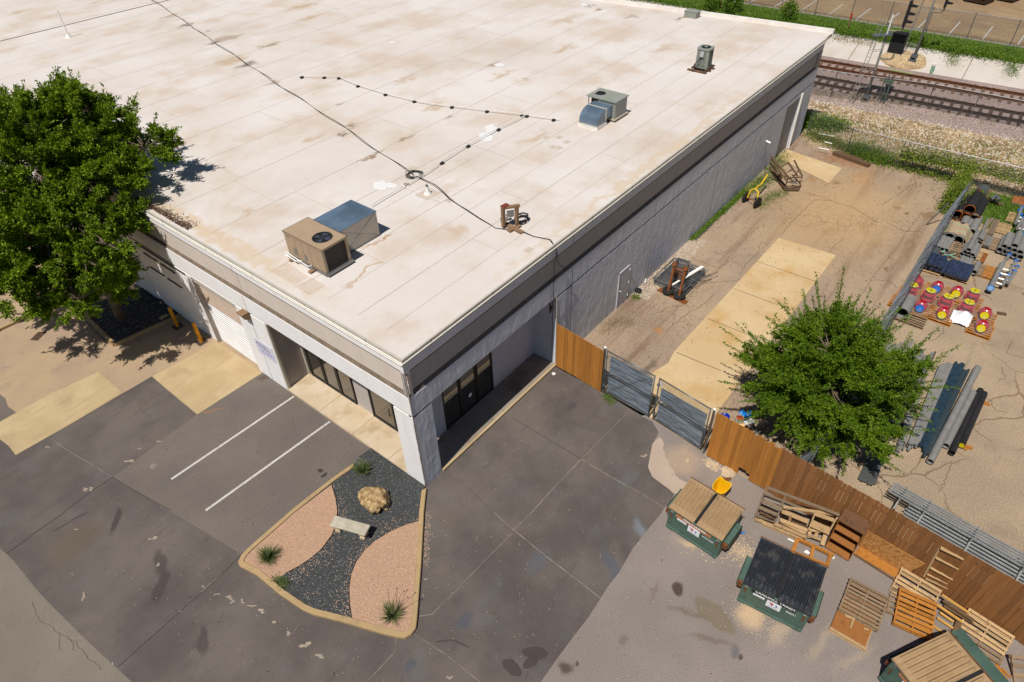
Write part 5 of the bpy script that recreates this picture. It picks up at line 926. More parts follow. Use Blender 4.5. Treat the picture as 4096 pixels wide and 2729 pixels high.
# weeds around the yard
def PV(*q): return [Vector(p) for p in q]
weeds('wall_weeds', 'green weeds growing along the foot of the long wall', PV((20.6, -.12, 0), (24, -.15, 0), (27.5, -.2, 0)), 5200, .1, .22, 31, M_WEED, .07, .045)
weeds('wall_weeds', 'green weeds spreading by the broken pallets', PV((27.5, -.3, 0), (29.5, -.6, 0), (33.5, -.2, 0)), 3600, .32, .25, 32, M_WEED, .07, .045)
weeds('wall_weeds', 'creeping weeds in front of the trailer and pallets', PV((26.1, -1.7, 0), (27.6, -1.6, 0), (28.8, -2.3, 0)), 1500, .25, .08, 33, M_WEED, .06, .04)
hedge = weeds('vine_hedge', 'vine covered fence line across the end of the yard', PV((37.3, -.6, 0), (36.2, -5, 0), (35.9, -10.2, 0)), 7000, .38, .5, 34, M_VINE, .1, .07)
weeds('vine_hedge', 'bright green shrubs at the far corner of the building', PV((38.6, .9, 0), (39.6, -1.8, 0)), 6500, .5, .9, 35, M_WEED, .12, .08)
weeds('vine_hedge', 'vines heaped along the top of the end fence', PV((35.9, -6.5, .6), (35.9, -10.3, .9), (35.9, -17, .9)), 7000, .25, .9, 36, M_VINE, .12, .08)
weeds('vine_hedge', 'vines over the corner of the storage yard fence', PV((35.6, -10.2, 0), (33, -10.35, 0), (31.6, -10.3, 0)), 11000, .22, 1.9, 37, M_VINE, .1, .07)
weeds('tall_grass', 'tall yellow green grass behind the timber baulk', PV((36.3, -3.6, 0), (35.9, -5.8, 0)), 6000, .35, .9, 38, M_WEED, .32, .02)
weeds('dead_weeds', 'dry brown weeds by the grey wall door', PV((11.3, -.5, 0), (12.2, -.5, 0), (12.6, -1.3, 0)), 900, .25, .35, 39, M_DRYW, .12, .012)
weeds('gate_weeds', 'small weeds at the foot of the left gate', PV((7.9, -2.7, 0), (7.7, -3.2, 0)), 500, .1, .08, 40, M_WEED, .05, .03)
weeds('small_weed', 'small green weed by the man door', PV((14.3, -.3, 0), (14.5, -.35, 0)), 260, .12, .15, 41, M_WEED, .07, .03)
weeds('berm_weeds', 'scattered dry weeds on the dirt bank', PV((38, 1, 0), (41, -6, 0), (42, -20, 0), (40, -40, 0)), 9000, 1.9, .2, 42, M_DRYW, .2, .03)
weeds('berm_weeds', 'green weeds scattered on the dirt bank', PV((38, 0, 0), (39, -8, 0), (43, -14, 0), (41, -30, 0)), 3500, 1.3, .25, 43, M_VINE, .16, .05)
weeds('fence_weeds', 'weeds along the trackside fence', PV((44.6, 2, 0), (45.4, -4, 0), (46, -16, 0), (46, -30, 0)), 5000, .4, .5, 44, M_DRYW, .25, .03)
g1 = weeds('grass_tufts', 'overgrown green grass hanging over the white bank', PV((56.3, 30, 1.25), (56.3, 5, 1.25), (56.5, -8, 1.25), (56.6, -40, 1.25)), 34000, .32, .45, 45, M_WEED, .24, .05)
weeds('hanging_vines', 'vines trailing down the white concrete bank', PV((55.7, 12, .95), (55.6, 4.6, .95), (55.7, 1, .95)), 1500, .3, .1, 46, M_DRYW, .22, .03)
for k, (y0, dx) in enumerate(((-9.0, .2), (-12.5, .3), (-4.9, .2), (5.2, .2), (-16, .2))): weeds('hanging_vines', 'patch of vines creeping down the white bank '+('right of the stone mound', 'near the right edge', 'behind the stone mound', 'next to the warehouse corner', 'beyond the right edge')[k], PV((56.2, y0, 1.26), (55.2, y0-.4, .6)), 700, .28, .1, 50+k, M_DRYW if k % 2 else M_WEED, .2, .03)
weeds('grass_tufts', 'mown green grass blades on the strip', PV((58.2, 20, 1.32), (58.2, -40, 1.32)), 22000, .95, .08, 47, M_WEED, .2, .05)
tag(MB().sheet([(35.6, -10.9), (36, -60), (22, -60), (27.5, -19), (30.2, -16.2), (31.5, -14.2), (31.2, -12.6), (32.4, -10.9)], .02).build('grass_patch', M_GRASSG), 'green grass behind the stored pipes', kind='structure')
weeds('grass_tufts', 'grass blades behind the stored pipes', PV((34.2, -11.5, 0), (33.5, -16, 0), (32, -24, 0)), 14000, 1.2, .12, 48, M_WEED, .16, .04)
def bush(label, loc, r, n, seed, mat=M_WEED):
    o = thing('bush', label, 'bush', loc); rg_ = np.random.default_rng(seed); d = rg_.normal(0, 1, (n, 3)); d /= np.linalg.norm(d, axis=1)[:, None]; P = d*r*rg_.uniform(.3, 1, (n, 1))*np.array([1, 1, 1.1])+np.array([0, 0, r]); V, F = leaves(P, d, .2, .1, rg_, .4); npmesh('foliage', V, F, mat, o); MB().cyl((0, 0, 0), (0, 0, r), .04, 6).build('stem', M_BARK, o); return o
bush('small round bush left of the dark pole on the grass', T(2, 0, 1825, 95, 1.3), .8, 1500, 1); bush('taller bush right of the dark pole on the grass', T(2, 0, 2015, 120, 1.3), 1.0, 2200, 2); bush('leafy shrub rising behind the far roof edge', T(3, 0, 180, 190, 1.3), .8, 1300, 3)
po = thing('utility_pole', 'dark wooden pole on the far grass strip', 'pole', T(2, 0, 1912, 85, 1.31)); MB().cyl((0, 0, 0), (0, 0, 9), .17, 12, .13).build('pole', M_WOODD, po)
# ================================================================ FENCES AND GATES
M_CEDAR = [simple('cedar_stain_%s' % n, c, .8, .12, 2, dirt=tuple(x*.72 for x in c), dsc=1.6, dthr=(.55, .75), bump=.2) for n, c in (('bright', L(190, 118, 42)), ('mid', L(172, 104, 40)), ('brown', L(150, 94, 46)))]
def stained(name, c):
    m = NM(name, .8, .25); gi = m.n('ShaderNodeNewGeometry'); r_ = gi.outputs['Random Per Island']; b = m.mix(r_, tuple(x*.76 for x in c), tuple(x*1.16 for x in c))
    gr = m.noise(1., 5, .6, m.map(m.tc, (14, 14, .9))); b = m.mix(m.rng(gr, .5, .72), b, tuple(x*.72 for x in c)); m.col(b); m.bump(gr, .3, .01); return m.mat
M_PK1 = stained('picket_orange', L(192, 128, 58)); M_PK2 = stained('picket_brown', L(152, 103, 60))
M_GPOST = simple('galv_post', L(128, 134, 140), .4, .1, 4, metal=.5)
def picket_fence(name, label, pts, mat, h0, gaps, seed, w=.14, broken=(), step=None):
    """h0(t) -> height; pts polyline on the ground; pickets face -x side, rails behind"""
    o = thing(name, label, 'fence', pts[0]); rr = random.Random(seed); mb = MB(); rl_ = MB(); L0 = 0; tot = sum((b-a).length for a, b in zip(pts, pts[1:])); idx = 0
    for a, b in zip(pts, pts[1:]):
        d = (b-a).normalized(); nrm = Vector((d.y, -d.x, 0)); nrm = nrm if nrm.x < 0 else -nrm; s = 0; ln = (b-a).length
        while s < ln-.02:
            ww = w*rr.uniform(.94, 1.04); g = rr.uniform(.002, .005) if rr.random() > gaps else rr.uniform(.006, .011); p = a+d*s; q = a+d*min(ln, s+ww); h = h0((L0+s)/tot)+rr.uniform(-.015, .02); z0 = rr.uniform(.02, .07)
            if idx in broken: z0 = rr.uniform(.25, .45)
            c = .022; t = .018; off = nrm*(.016*rr.random()+.03)
            pr = [(0, z0), (ww, z0), (ww, h-c), (ww-c, h), (c, h), (0, h-c)]
            v = [p+d*u+off+Vector((0, 0, z)) for u, z in pr]+[p+d*u+off+nrm*t+Vector((0, 0, z)) for u, z in pr]
            mb.add(v, [(5, 4, 3, 2, 1, 0), (6, 7, 8, 9, 10, 11)]+[(k, (k+1) % 6, 6+(k+1) % 6, 6+k) for k in range(6)]); s += ww+g; idx += 1
        for z in (.4, 1.2, 2.0): rl_.beam(a+Vector((0, 0, z)), b+Vector((0, 0, z)), .04, .09)
        m = max(1, int(ln/2.4))
        for k in range(m+1): p = a+d*ln*k/m-nrm*.07; rl_.cyl((p.x, p.y, 0), (p.x, p.y, 2.25), .03, 8)
        L0 += ln
    mb.build('picket_board', mat, o, world=True); rl_.build('rail', M_WOODD, o, world=True); return o
picket_fence('wood_fence', 'short orange stained picket fence between the wall and the gates', PV((8.15, -.05, 0), (7.98, -2.38, 0)), M_PK1, lambda t: 2.42-.1*t, .15, 1)
picket_fence('wood_fence', 'orange stained picket fence right of the gates, partly broken at the foot', [T(2, 2, 1790, 1048), Vector((7.42, -9.5, 0)), Vector((7.38, -9.9, 0))], M_PK1, lambda t: 2.42-.06*t+(.06*math.sin(t*40) if t > .5 else 0), .12, 2, broken=(9, 10, 11))
picket_fence('wood_fence', 'long brown painted picket fence behind the dumpsters and pallets', PV((7.38, -9.92, 0), (7.15, -13.5, 0), (6.75, -17.9, 0), (6.2, -21, 0)), M_PK2, lambda t: 2.40-.18*t, .35, 3)
# chain link material (real wire pattern, open between the wires)
def linkmat(name, col, cell=.055, w=.16, metal=.4):
    m = NM(name, .45, .4, metal); m.b.inputs['Base Color'].default_value = (*col, 1)
    sep = m.n('ShaderNodeSeparateXYZ'); m.l(m.tc, sep.inputs[0]); s = m.math('ADD', sep.outputs[0], sep.outputs[1]); out = []
    for sg_ in (1, -1):
        u = m.math('MULTIPLY', m.math('ADD', s, m.math('MULTIPLY', sep.outputs[2], sg_)), 1/cell/1.0); f = m.math('FRACT', u); out.append(m.math('LESS_THAN', m.math('ABSOLUTE', m.math('SUBTRACT', f, .5)), w/2))
    a = m.math('MAXIMUM', out[0], out[1]); m.l(a, m.b.inputs['Alpha']); return m.mat
M_LINK = linkmat('chain_link_wire', L(120, 126, 132)); M_LINK2 = linkmat('chain_link_far', L(110, 112, 112), .09, .14)
def netplane(a, b, z0, z1, mat, parent, name='mesh_panel', off=(0, 0, 0)):
    o = MB().add([(a.x, a.y, z0), (b.x, b.y, z0), (b.x, b.y, z1), (a.x, a.y, z1)], [(0, 1, 2, 3)]).build(name, mat, parent, world=True, fix=False); return o
M_CORR = NM('corrugated_slat', .4, .5, .15)
bsc = M_CORR.mix(M_CORR.rng(M_CORR.noise(2.5, 3, .5, M_CORR.map(M_CORR.tc, (.5, .5, 9))), .4, .62), L(116, 126, 136), L(176, 192, 208)); M_CORR.col(bsc); M_CORR = M_CORR.mat
def gate(label, a, b, tops, extra):
    o = thing('chain_link_gate', label, 'gate', a, group='double chain link gates'); h = 2.32; f = MB(); d = (b-a).normalized(); Z_ = Vector((0, 0, 1)); n_ = Vector((d.y, -d.x, 0)); n_ = n_ if n_.x > 0 else -n_
    for z in (.1, 1.12, h): f.cyl(a+Z_*z, b+Z_*z, .025, 8)
    for p in (a, b): f.cyl(p+Z_*.06, p+Z_*(h+.02), .027, 8)
    f.build('frame', M_GPOST, o, world=True, smooth=True); netplane(a-n_*.03, b-n_*.03, .1, h, M_LINK, o)
    for (u0, u1, z0, z1a, z1b) in tops:
        m = MB(); N = 15; pr = []
        for k in range(N): 
            ua = k/N; ub = (k+.5)/N; pr += [(0.0, ua), (.028, ua+.012), (.028, ub), (0, ub+.012)]
        V = []; 
        for side, zt in ((u0, z1a), (u1, z1b)):
            for w_, u in pr: p = a+d*((b-a).length*side)+n_*(.05+w_); V.append((p.x, p.y, z0+(zt-z0)*u))
        n1 = len(pr); m.add(V, [(k, k+1, n1+k+1, n1+k) for k in range(n1-1)]); m.build('slat_panel', M_CORR, o, world=True, fix=False)
    ws = MB()
    if extra: ws.cyl(a+d*.12+Z_*2.2, b-d*.1+Z_*1.2, .006, 5).cyl(a+d*.1+Z_*1.1, b-d*.1+Z_*.12, .006, 5)
    else: ws.cyl(b-d*.12+Z_*2.2, a+d*.1+Z_*.15, .006, 5)
    ws.build('brace_wire', M_GPOST, o, world=True)
    hz = MB()
    for z in (.35, 1.95): hz.box(a.x-.05, a.y-.05, z, a.x+.05, a.y+.05, z+.07)
    hz.build('hinge', M_GPOST, o, world=True); return o
ga, gb, gc, gd_ = Vector((8.03, -2.56, 0)), Vector((7.9, -4.76, 0)), Vector((7.9, -4.96, 0)), Vector((7.62, -7.18, 0))
gt = gate('left chain link gate leaf backed by grey corrugated panels', ga, gb, ((.06, .96, .12, 1.10, 1.10), (.06, .96, 1.16, 2.12, 2.12)), False)
gt = gate('right chain link gate leaf with lower corrugated panels and a small white tag', gc, gd_, ((.05, .95, .12, 1.10, 1.10), (.05, .95, 1.16, 1.86, 1.92)), True)
tg = MB().add([(7.86, -5.03, 2.05), (7.85, -5.15, 2.05), (7.85, -5.15, 2.22), (7.86, -5.03, 2.22)], [(0, 1, 2, 3)]).build('tag', M_PVC, gt, world=True, fix=False)
for p, lab in ((Vector((8.04, -2.45, 0)), 'galvanised gate post beside the short orange fence'), (Vector((7.58, -7.32, 0)), 'galvanised gate post beside the right orange fence')):
    o = thing('gate_post', lab, 'post', p); MB().cyl((0, 0, 0), (0, 0, 2.42), .045, 12).build('post', M_GPOST, o); MB().lathe((0, 0, 2.42), [(.055, 0), (.05, .04), (.02, .06)], 12).build('cap', M_CAPW, o)
    MB().box(-.06, -.02, .3, .06, .02, 2.3).build('timber_post', M_WOODD, o)
# leaning chain link fence of the storage yard
cf = thing('chain_link_fence', 'blue grey slatted chain link fence along the storage yard', 'fence', (12, -10.3, 0)); Z_ = Vector((0, 0, 1))
M_SLATF = NM('pvc_slat_fence', .5, .4); uu = M_SLATF.noise(1., 2, .5, M_SLATF.map(M_SLATF.tc, (14, 1, 1.))); M_SLATF.col(M_SLATF.mix(M_SLATF.rng(uu, .42, .58), L(130, 144, 158), L(186, 200, 214))); M_SLATF = M_SLATF.mat
m = MB(); rr = random.Random(3); x = 8.2
while x < 32.2: h = 1.72+rr.uniform(-.05, .06)+(.25*rr.random() if rr.random() < .06 else 0); m.beam((x, -10.3, .05), (x+rr.uniform(-.03, .05), -10.3-.42*h/1.75+rr.uniform(-.03, .03), h), .066, .006, up=(0, 1, .2)); x += .074
m.build('slat', M_SLATF, cf, world=True); m = MB()
for k in range(9): m.cyl((8.2+k*3, -10.36, 0), (8.2+k*3, -10.8, 1.85), .03, 8)
m.cyl((8, -10.79, 1.8), (32.3, -10.79, 1.8), .02, 8); m.beam((29.6, -9.75, .02), (29.8, -10.3, 1.5), .05, .05); m.build('post', M_GPOST, cf, world=True)
def farfence(name, label, P, h, every=2.44, mat=M_LINK2, r=.03):
    o = thing(name, label, 'fence', P[0]); m = MB(); nz = P[0].z
    for a, b in zip(P, P[1:]):
        n = max(1, int((b-a).length/every)); m.cyl(a+Z_*h, b+Z_*h, .018, 6)
        for k in range(n+1): q = a.lerp(b, k/n); m.cyl(q, q+Z_*(h+.03), r, 7)
        netplane(a+Vector((-.02, 0, 0)), b+Vector((-.02, 0, 0)), nz+.04, nz+h, mat, o)
    m.build('post', M_GPOST, o, world=True); return o
farfence('chain_link_fence', 'trackside chain link fence in front of the darker track', PV((44.2, 3, 0), (44.45, .6, 0), (45.8, -5.7, 0), (45.9, -11.4, 0), (46.6, -36, 0)), 2.0, 2.8)
farfence('chain_link_fence', 'tall chain link fence along the far parking lot', PV((60.0, 30, 1.31), (60.0, -40, 1.31)), 2.0, 3.1, r=.035)
farfence('chain_link_fence', 'vine grown chain link fence at the end of the yard', PV((37.2, -.3, 0), (35.75, -3.4, 0), (35.8, -9.6, 0), (35.9, -24, 0)), 1.75, 3.1, r=.025)
o = thing('fence_pipe', 'loose white top rails lying in the weeds at the yard end', 'pipe', T(3, 0, 540, 1245)); m = MB()
for a, b in (((465, 1230), (610, 1255)), ((520, 1305), (590, 1322)), ((465, 1360), (560, 1378))): MB().cyl(T(3, 0, *a, .35), T(3, 0, *b, .35), .03, 6).build('tube', M_CAPW, o, world=True)
# survey stake
o = thing('survey_stake', 'wooden stake with a red top on the far grass strip', 'stake', T(3, 0, 735, 262, 1.31)); MB().box(-.05, -.05, 0, .05, .05, .75).build('stake', M_WOOD, o); MB().box(-.055, -.055, .75, .055, .055, 1.25).build('painted_top', simple('red_orange', L(200, 50, 20), .6), o)
# ================================================================ RAILWAY SIGNALS
M_MAST = simple('mast_grey', L(172, 172, 168), .5, .1, 3, metal=.3)
def sig_mast(label, base, H, heads, ladder_dx, z0=0.3, top_plat=None):
    o = thing('signal_mast', label, 'railway signal', base); MB().cyl((0, 0, .25), (0, 0, H), .085, 12, .07).build('mast', M_MAST, o, smooth=True)
    m = MB().box(-.3, -.3, 0, .3, .3, .12)
    for a in (-.2, .2):
        for b in (-.2, .2): m.box(a-.04, b-.04, .12, a+.04, b+.04, .4)
    m.box(-.22, -.22, .3, .22, .22, .5); m.build('base_plate', M_GPOST, o)
    l = MB(); u = Vector((ladder_dx[0], ladder_dx[1], 0)); dd = Vector((-u.y, u.x, 0)).normalized()*.2
    for s in (-1, 1): l.cyl(u+dd*s, u*.55+dd*s+Z_*(H+.2), .022, 6)
    nr_ = int(H/.3)
    for k in range(1, nr_): z = k*.3; p = u+(u*.55-u)*(z/(H+.2)); l.cyl(p+dd+Z_*z, p-dd+Z_*z, .012, 5)
    l.build('ladder', M_MAST, o); b_ = MB()
    for z in (1.2, 2.4, 3.7): 
        if z < H: p = u+(u*.55-u)*(z/(H+.2)); MB().cyl(p+dd+Z_*z, dd*.5+Z_*z, .018, 5).cyl(p-dd+Z_*z, -dd*.5+Z_*z, .018, 5).build('ladder_bracket', M_MAST, o)
    
    if top_plat:
        g_ = MB(); z = top_plat; g_.beam(u*.9+Z_*z, -u*.45+Z_*z, .5, .05); g_.build('platform', M_GPOST, o)
    for z, hs, kind in heads:
        arm = MB().tube([(0, 0, z), Vector((.15, -.7, 0))+Z_*z, Vector((.1, -.85, 0))+Z_*(z+.15), Vector((.1, -.85, 0))+Z_*(z+.4)], .07, 8).build('signal_arm', simple('arm_tan', L(150, 142, 118), .5), o)
        c = Vector((.1, -.85, z+.4))
        if kind == 'board':
            h = MB(); h.box(c.x-.05, c.y-.5, c.z+.05, c.x+.02, c.y+.5, c.z+1.5); h.box(c.x-.4, c.y-.42, c.z+1.42, c.x, c.y+.42, c.z+1.47); h.build('signal_back', M_BLK, o)
        else:
            h = MB(); hh = .5*kind+.1; h.box(c.x-.17, c.y-.06, c.z, c.x+.17, c.y+.1, c.z+hh); h.build('signal_back', M_BLK, o); v = MB()
            for k in range(kind): zz = c.z+.25+k*.5; v.add([(c.x-.14, c.y-.06, zz+.14), (c.x+.14, c.y-.06, zz+.14), (c.x+.11, c.y-.5, zz+.08), (c.x-.11, c.y-.5, zz+.08), (c.x-.14, c.y-.06, zz-.02), (c.x+.14, c.y-.06, zz-.02), (c.x+.11, c.y-.42, zz-.0), (c.x-.11, c.y-.42, zz-.0)], [(0, 1, 2, 3), (0, 3, 7, 4), (1, 2, 6, 5), (2, 3, 7, 6)])
            v.build('visor', M_BLK, o)
    return o
sig_mast('near signal mast with ladder, three lamp head and big black back board', T(3, 0, 890, 935, .1), 6.05, [(5.0, 1, 3), (3.15, 1, 'board')], (-.87, .75), top_plat=4.75)
sig_mast('tall far signal mast with two lamp head on the stone mound', T(3, 0, 1330, 560, .6), 8.5, [(3.75, 1, 2)], (.1, 1.0), top_plat=5.1)
md_ = thing('rubble_mound', 'mound of crushed tan stone round the far signal foot', 'stone mound', T(3, 0, 1290, 650, 0)); bm = bmesh.new(); bmesh.ops.create_uvsphere(bm, u_segments=32, v_segments=14, radius=1)
for v in bm.verts: n_ = 1+.08*mn.noise(v.co*3); v.co = Vector((v.co.x*1.6*n_, v.co.y*2.4*n_, v.co.z*.95*n_))
me = bpy.data.meshes.new('mound'); bm.to_mesh(me); bm.free(); me.materials.append(gravelmat('mound_stone', L(200, 170, 128), L(230, 204, 164), 9)); o = bpy.data.objects.new('stone_heap', me); COL.objects.link(o); o.parent = md_; md_.location = (55.3, -1.7, 0)
o = thing('marker_pipe', 'short pale green pipe with white cap by the mound', 'pipe', T(3, 0, 1500, 670, .1)); MB().cyl((0, 0, 0), (0, 0, .55), .13, 12).build('pipe', simple('pale_green', L(140, 190, 160), .5), o); MB().cyl((0, 0, .55), (0, 0, .72), .15, 12).build('cap', M_PVC, o)
o = thing('rail_joiner', 'pale green insulated joint bars on the far track', 'track part', T(3, 0, 1210, 660, .55)); m = MB(); m.box(-.06, -1.0, -.03, .06, .9, .05); m.build('bar', simple('pale_lime', L(168, 176, 120), .6), o)
o = thing('green_post_box', 'green metal junction post beside the trackside fence', 'post', T(3, 0, 1060, 960, .2)); MB().cyl((0, 0, 0), (0, 0, 2.0), .06, 8).cyl((0, .25, .0), (0, .25, 2.2), .04, 8).box(-.1, -.15, 1.5, .1, .5, 1.7).build('post', simple('dull_green', L(92, 108, 96), .6), o)
for q, lab in (((1840, -20), 'brown dumpster in the far lot, left of the pair'), ((2090, -40), 'brown dumpster in the far lot, right of the pair')):
    c = T(3, 0, q[0]+60, q[1]+50, 1.32); o = thing('lot_dumpster', lab, 'dumpster', c, R(-15), group='far lot dumpsters'); MB().add([(-.2, -1, .1), (1.5, -1, .1), (1.5, 1, .1), (-.2, 1, .1), (-.4, -1, 1.3), (1.6, -1, 1.6), (1.6, 1, 1.6), (-.4, 1, 1.3)], [(0, 3, 2, 1), (4, 5, 6, 7), (0, 1, 5, 4), (1, 2, 6, 5), (2, 3, 7, 6), (3, 0, 4, 7)]).build('body', simple('dark_brown_bin', L(70, 52, 42), .6), o)
    MB().box(-.42, -1.02, 1.42, 1.62, 1.02, 1.66).build('lid', simple('dark_lid', L(56, 46, 40), .6), o); MB().box(-.42, -.9, .7, -.3, -.6, 1.0).build('label', M_PVC, o)
# ================================================================ DUMPSTERS
M_GRN = simple('dumpster_green', L(86, 112, 100), .5, .14, 2, dirt=L(66, 82, 70), dsc=4, dthr=(.52, .75), bump=.3); M_RUST = simple('rust', L(120, 76, 44), .8, .3, 8); M_LIDT = simple('tan_lid', L(176, 146, 108), .55, .07, 3, dirt=L(158, 128, 92), dsc=2); M_LIDB = simple('black_lid', (.022, .024, .03), .32, .1, 3, spec=.7, dirt=(.07, .066, .06), dsc=3, dthr=(.5, .7))
M_WLAB = simple('white_label', (.72, .72, .74), .5, .04); M_RED = simple('logo_red', L(190, 30, 36), .5); M_BLU = simple('logo_blue', L(20, 60, 170), .5); M_WTXT = simple('white_print', (.75, .75, .75), .6); M_ORL = simple('orange_strip', L(206, 134, 92), .6); M_BLS = simple('black_strip', (.012, .012, .014), .6); M_PRT = simple('small_print', (.3, .3, .36), .7)
def lid(mb, x0, x1, y0, y1, z0, z1, nribs, gap=None):
    """ribbed lid from front edge x0 (z0) to back x1 (z1)"""
    def Z(x): return z0+(z1-z0)*(x-x0)/(x1-x0)
    n = nribs*4; ys = [y0+(y1-y0)*k/n for k in range(n+1)]; hs = []
    for k in range(n+1): c = k % 4; hs.append(.0 if c in (0, 3) else .05)
    xs = [x0, x0+.03, x0+.16, x0+.2, x1-.2, x1-.1, x1]; hx = [-.05, 0, .3, 1, 1, .2, 0]
    V = [(x, y, Z(x)+(h*q if q > 0 else 0)+(q if q < 0 else 0)) for x, q in zip(xs, hx) for y, h in zip(ys, hs)]
    w = n+1; mb.add(V, [(i*w+k, i*w+k+1, (i+1)*w+k+1, (i+1)*w+k) for i in range(len(xs)-1) for k in range(n)])
    mb.box(x0, y0, Z(x0)-.06, x0+.02, y1, Z(x0)-.005); mb.box(x0, y0, Z(x0)-.05, x0+.02, y0+.01, Z(x0)); 
    for yy in (y0, y1-.012): mb.add([(x0, yy, Z(x0)-.05), (x1, yy, Z(x1)-.05), (x1, yy, Z(x1)+.005), (x0, yy, Z(x0)+.005), (x0, yy+.012, Z(x0)-.05), (x1, yy+.012, Z(x1)-.05), (x1, yy+.012, Z(x1)+.005), (x0, yy+.012, Z(x0)+.005)], [(0, 1, 2, 3), (7, 6, 5, 4), (3, 2, 6, 7), (0, 4, 5, 1)])
def dumpster(label, loc, rz, D, Wd, zf, zb, lidmat, strip, stripmat, num, slope=0., small=True):
    """front at x=0 facing -x, width along y from -Wd/2..Wd/2"""
    o = thing('dumpster', label, 'dumpster', loc, rz, group='green dumpsters'); h = Wd/2; zt = zb if not slope else zb-.02
    P = [(.02, .1), (D+slope, .1), (D+slope, zt-.16 if slope else zb-.02), (D, zb-.02), (0, zf-.02)]
    body = MB(); t = .03
    n = len(P); V = [(x, -h, z) for x, z in P]+[(x, h, z) for x, z in P]
    F = [(0, 1, n+1, n), (1, 2, n+2, n+1)]+([(2, 3, n+3, n+2)] if slope else [])+[(4, 0, n, n+4)]+[tuple(range(n)), tuple(range(n, 2*n))[::-1]]
    if not slope: F.append((2, 3, n+3, n+2))
    body.add(V, F); body.box(-.05, -h-.03, zf-.09, .0, h+.03, zf-.03).box(-.03, -h, .1, .02, h, .16)
    body.build('body', M_GRN, o)
    MB().add([(.03, -h+.03, zf-.035), (D-.02, -h+.03, zb-.035), (D-.02, h-.03, zb-.035), (.03, h-.03, zf-.035)], [(0, 1, 2, 3)]).build('opening_shade', M_BLS, o)  # black sheet stands in for the shade inside the bin
    for s in (-1, 1):
        l = MB(); a, b = sorted((s*.05, s*(h+.02))); lid(l, -.05, D, a, b, zf, zb, 7); l.build('lid', lidmat, o)
    MB().cyl((D+.02, -h-.06, zb+.02), (D+.02, h+.06, zb+.02), .015, 6).build('hinge_rod', M_RUST, o)
    for s in (-1, 1):
        m = MB(); y0, y1 = sorted((s*h, s*(h+.2))); m.box(.25, y0, .55, 1.15, y1, .58).box(.25, y0, .78, 1.15, y1, .81); yy = s*(h+.2); m.box(.25, min(yy, yy-s*.02), .55, 1.15, max(yy, yy-s*.02), .81); m.build('fork_pocket', M_GRN, o)
        MB().box(.15, min(s*h, s*(h+.17)), .56, .26, max(s*h, s*(h+.17)), .78).build('pocket_rust', M_RUST, o)
    for y in (-h+.12, h-.12):

        m = MB(); m.box(-.03, y-.05, .62, .0, y-.03, .98).box(-.03, y+.03, .62, .0, y+.05, .98); m.build('lift_handle', M_GRN, o); MB().box(-.008, y-.03, .64, .0, y+.03, .96).build('rust_slot', M_RUST, o)
        MB().box(-.012, y-.05, zf-.18, -.002, y+.05, zf-.12).build('reflector', M_WLAB, o)
    for y in (-h+.15, h-.15): MB().box(.0, y-.1, 0, .25, y+.1, .1).box(D-.3, y-.1, 0, D-.05, y+.1, .1).each('foot', M_GRN, o)
    Fr = lambda y, z, x=-.016: frame((x, y, z), (0, -1, 0), (0, 0, 1))
    st_ = MB().box(-.012, -h*.62, zf-.30, .002, h*.72, zf-.10).build('label_strip', stripmat, o); text('lettering', strip, .15, M_WTXT, st_, Fr(0.0, zf-.185), bold=.004)
    pn = MB().box(-.012, -.22, zf-.64, .002, .20, zf-.33).build('company_label', M_WLAB, o)
    MB().box(-.016, .02, zf-.43, -.012, .12, zf-.39).box(-.016, .0, zf-.49, -.012, .07, zf-.43).box(-.016, .03, zf-.51, -.012, .05, zf-.49).build('logo_red', M_RED, pn)
    a = MB(); pts = [(math.cos(t)*.06, math.sin(t)*.055) for t in np.linspace(-1.4, 1.4, 9)]; pts2 = [(math.cos(t)*.03, math.sin(t)*.03) for t in np.linspace(1.4, -1.4, 9)]; pp = [(-.06-x_, zf-.45+y_) for x_, y_ in pts+pts2]
    a.extr(pp, (-.017, 0, 0), (.005, 0, 0), (0, 1, 0), (0, 0, 1)); a.build('logo_blue', M_BLU, pn); pr = MB()
    for k in range(4): pr.box(-.0145, -.17+.01*k, zf-.545-k*.022, -.012, .15-.012*k, zf-.538-k*.022)
    pr.build('small_print', M_PRT, pn)
    wl_ = MB().box(-.012, .28, zf-.42, .002, .62, zf-.34).build('phone_label', M_WLAB, o); MB().box(-.014, .31, zf-.375, -.012, .6, zf-.365).box(-.014, .31, zf-.4, -.012, .58, zf-.39).build('small_print', M_PRT, wl_)
    text('number', num, .1, M_WTXT, o, Fr(-.52, zf-.43)); return o
dumpster('green dumpster with tan lids and orange recycling strip beside the yellow bucket', (3.80, -8.71, 0), R(-3), 1.35, 1.92, 1.2, 1.36, M_LIDT, 'RECYCLING', M_ORL, 'RO41538')
dumpster('green dumpster with black lids and a black landfill strip', (2.95, -11.77, 0), R(6), 1.62, 1.96, 1.18, 1.36, M_LIDB, 'LANDFILL TRASH', M_BLS, '806561')
dumpster('green dumpster with tan lid and sloped green back at the bottom edge', (2.52, -15.88, 0), R(-32), 1.75, 2.2, 1.35, 1.62, M_LIDT, 'RECYCLING', M_ORL, '81', slope=.55)
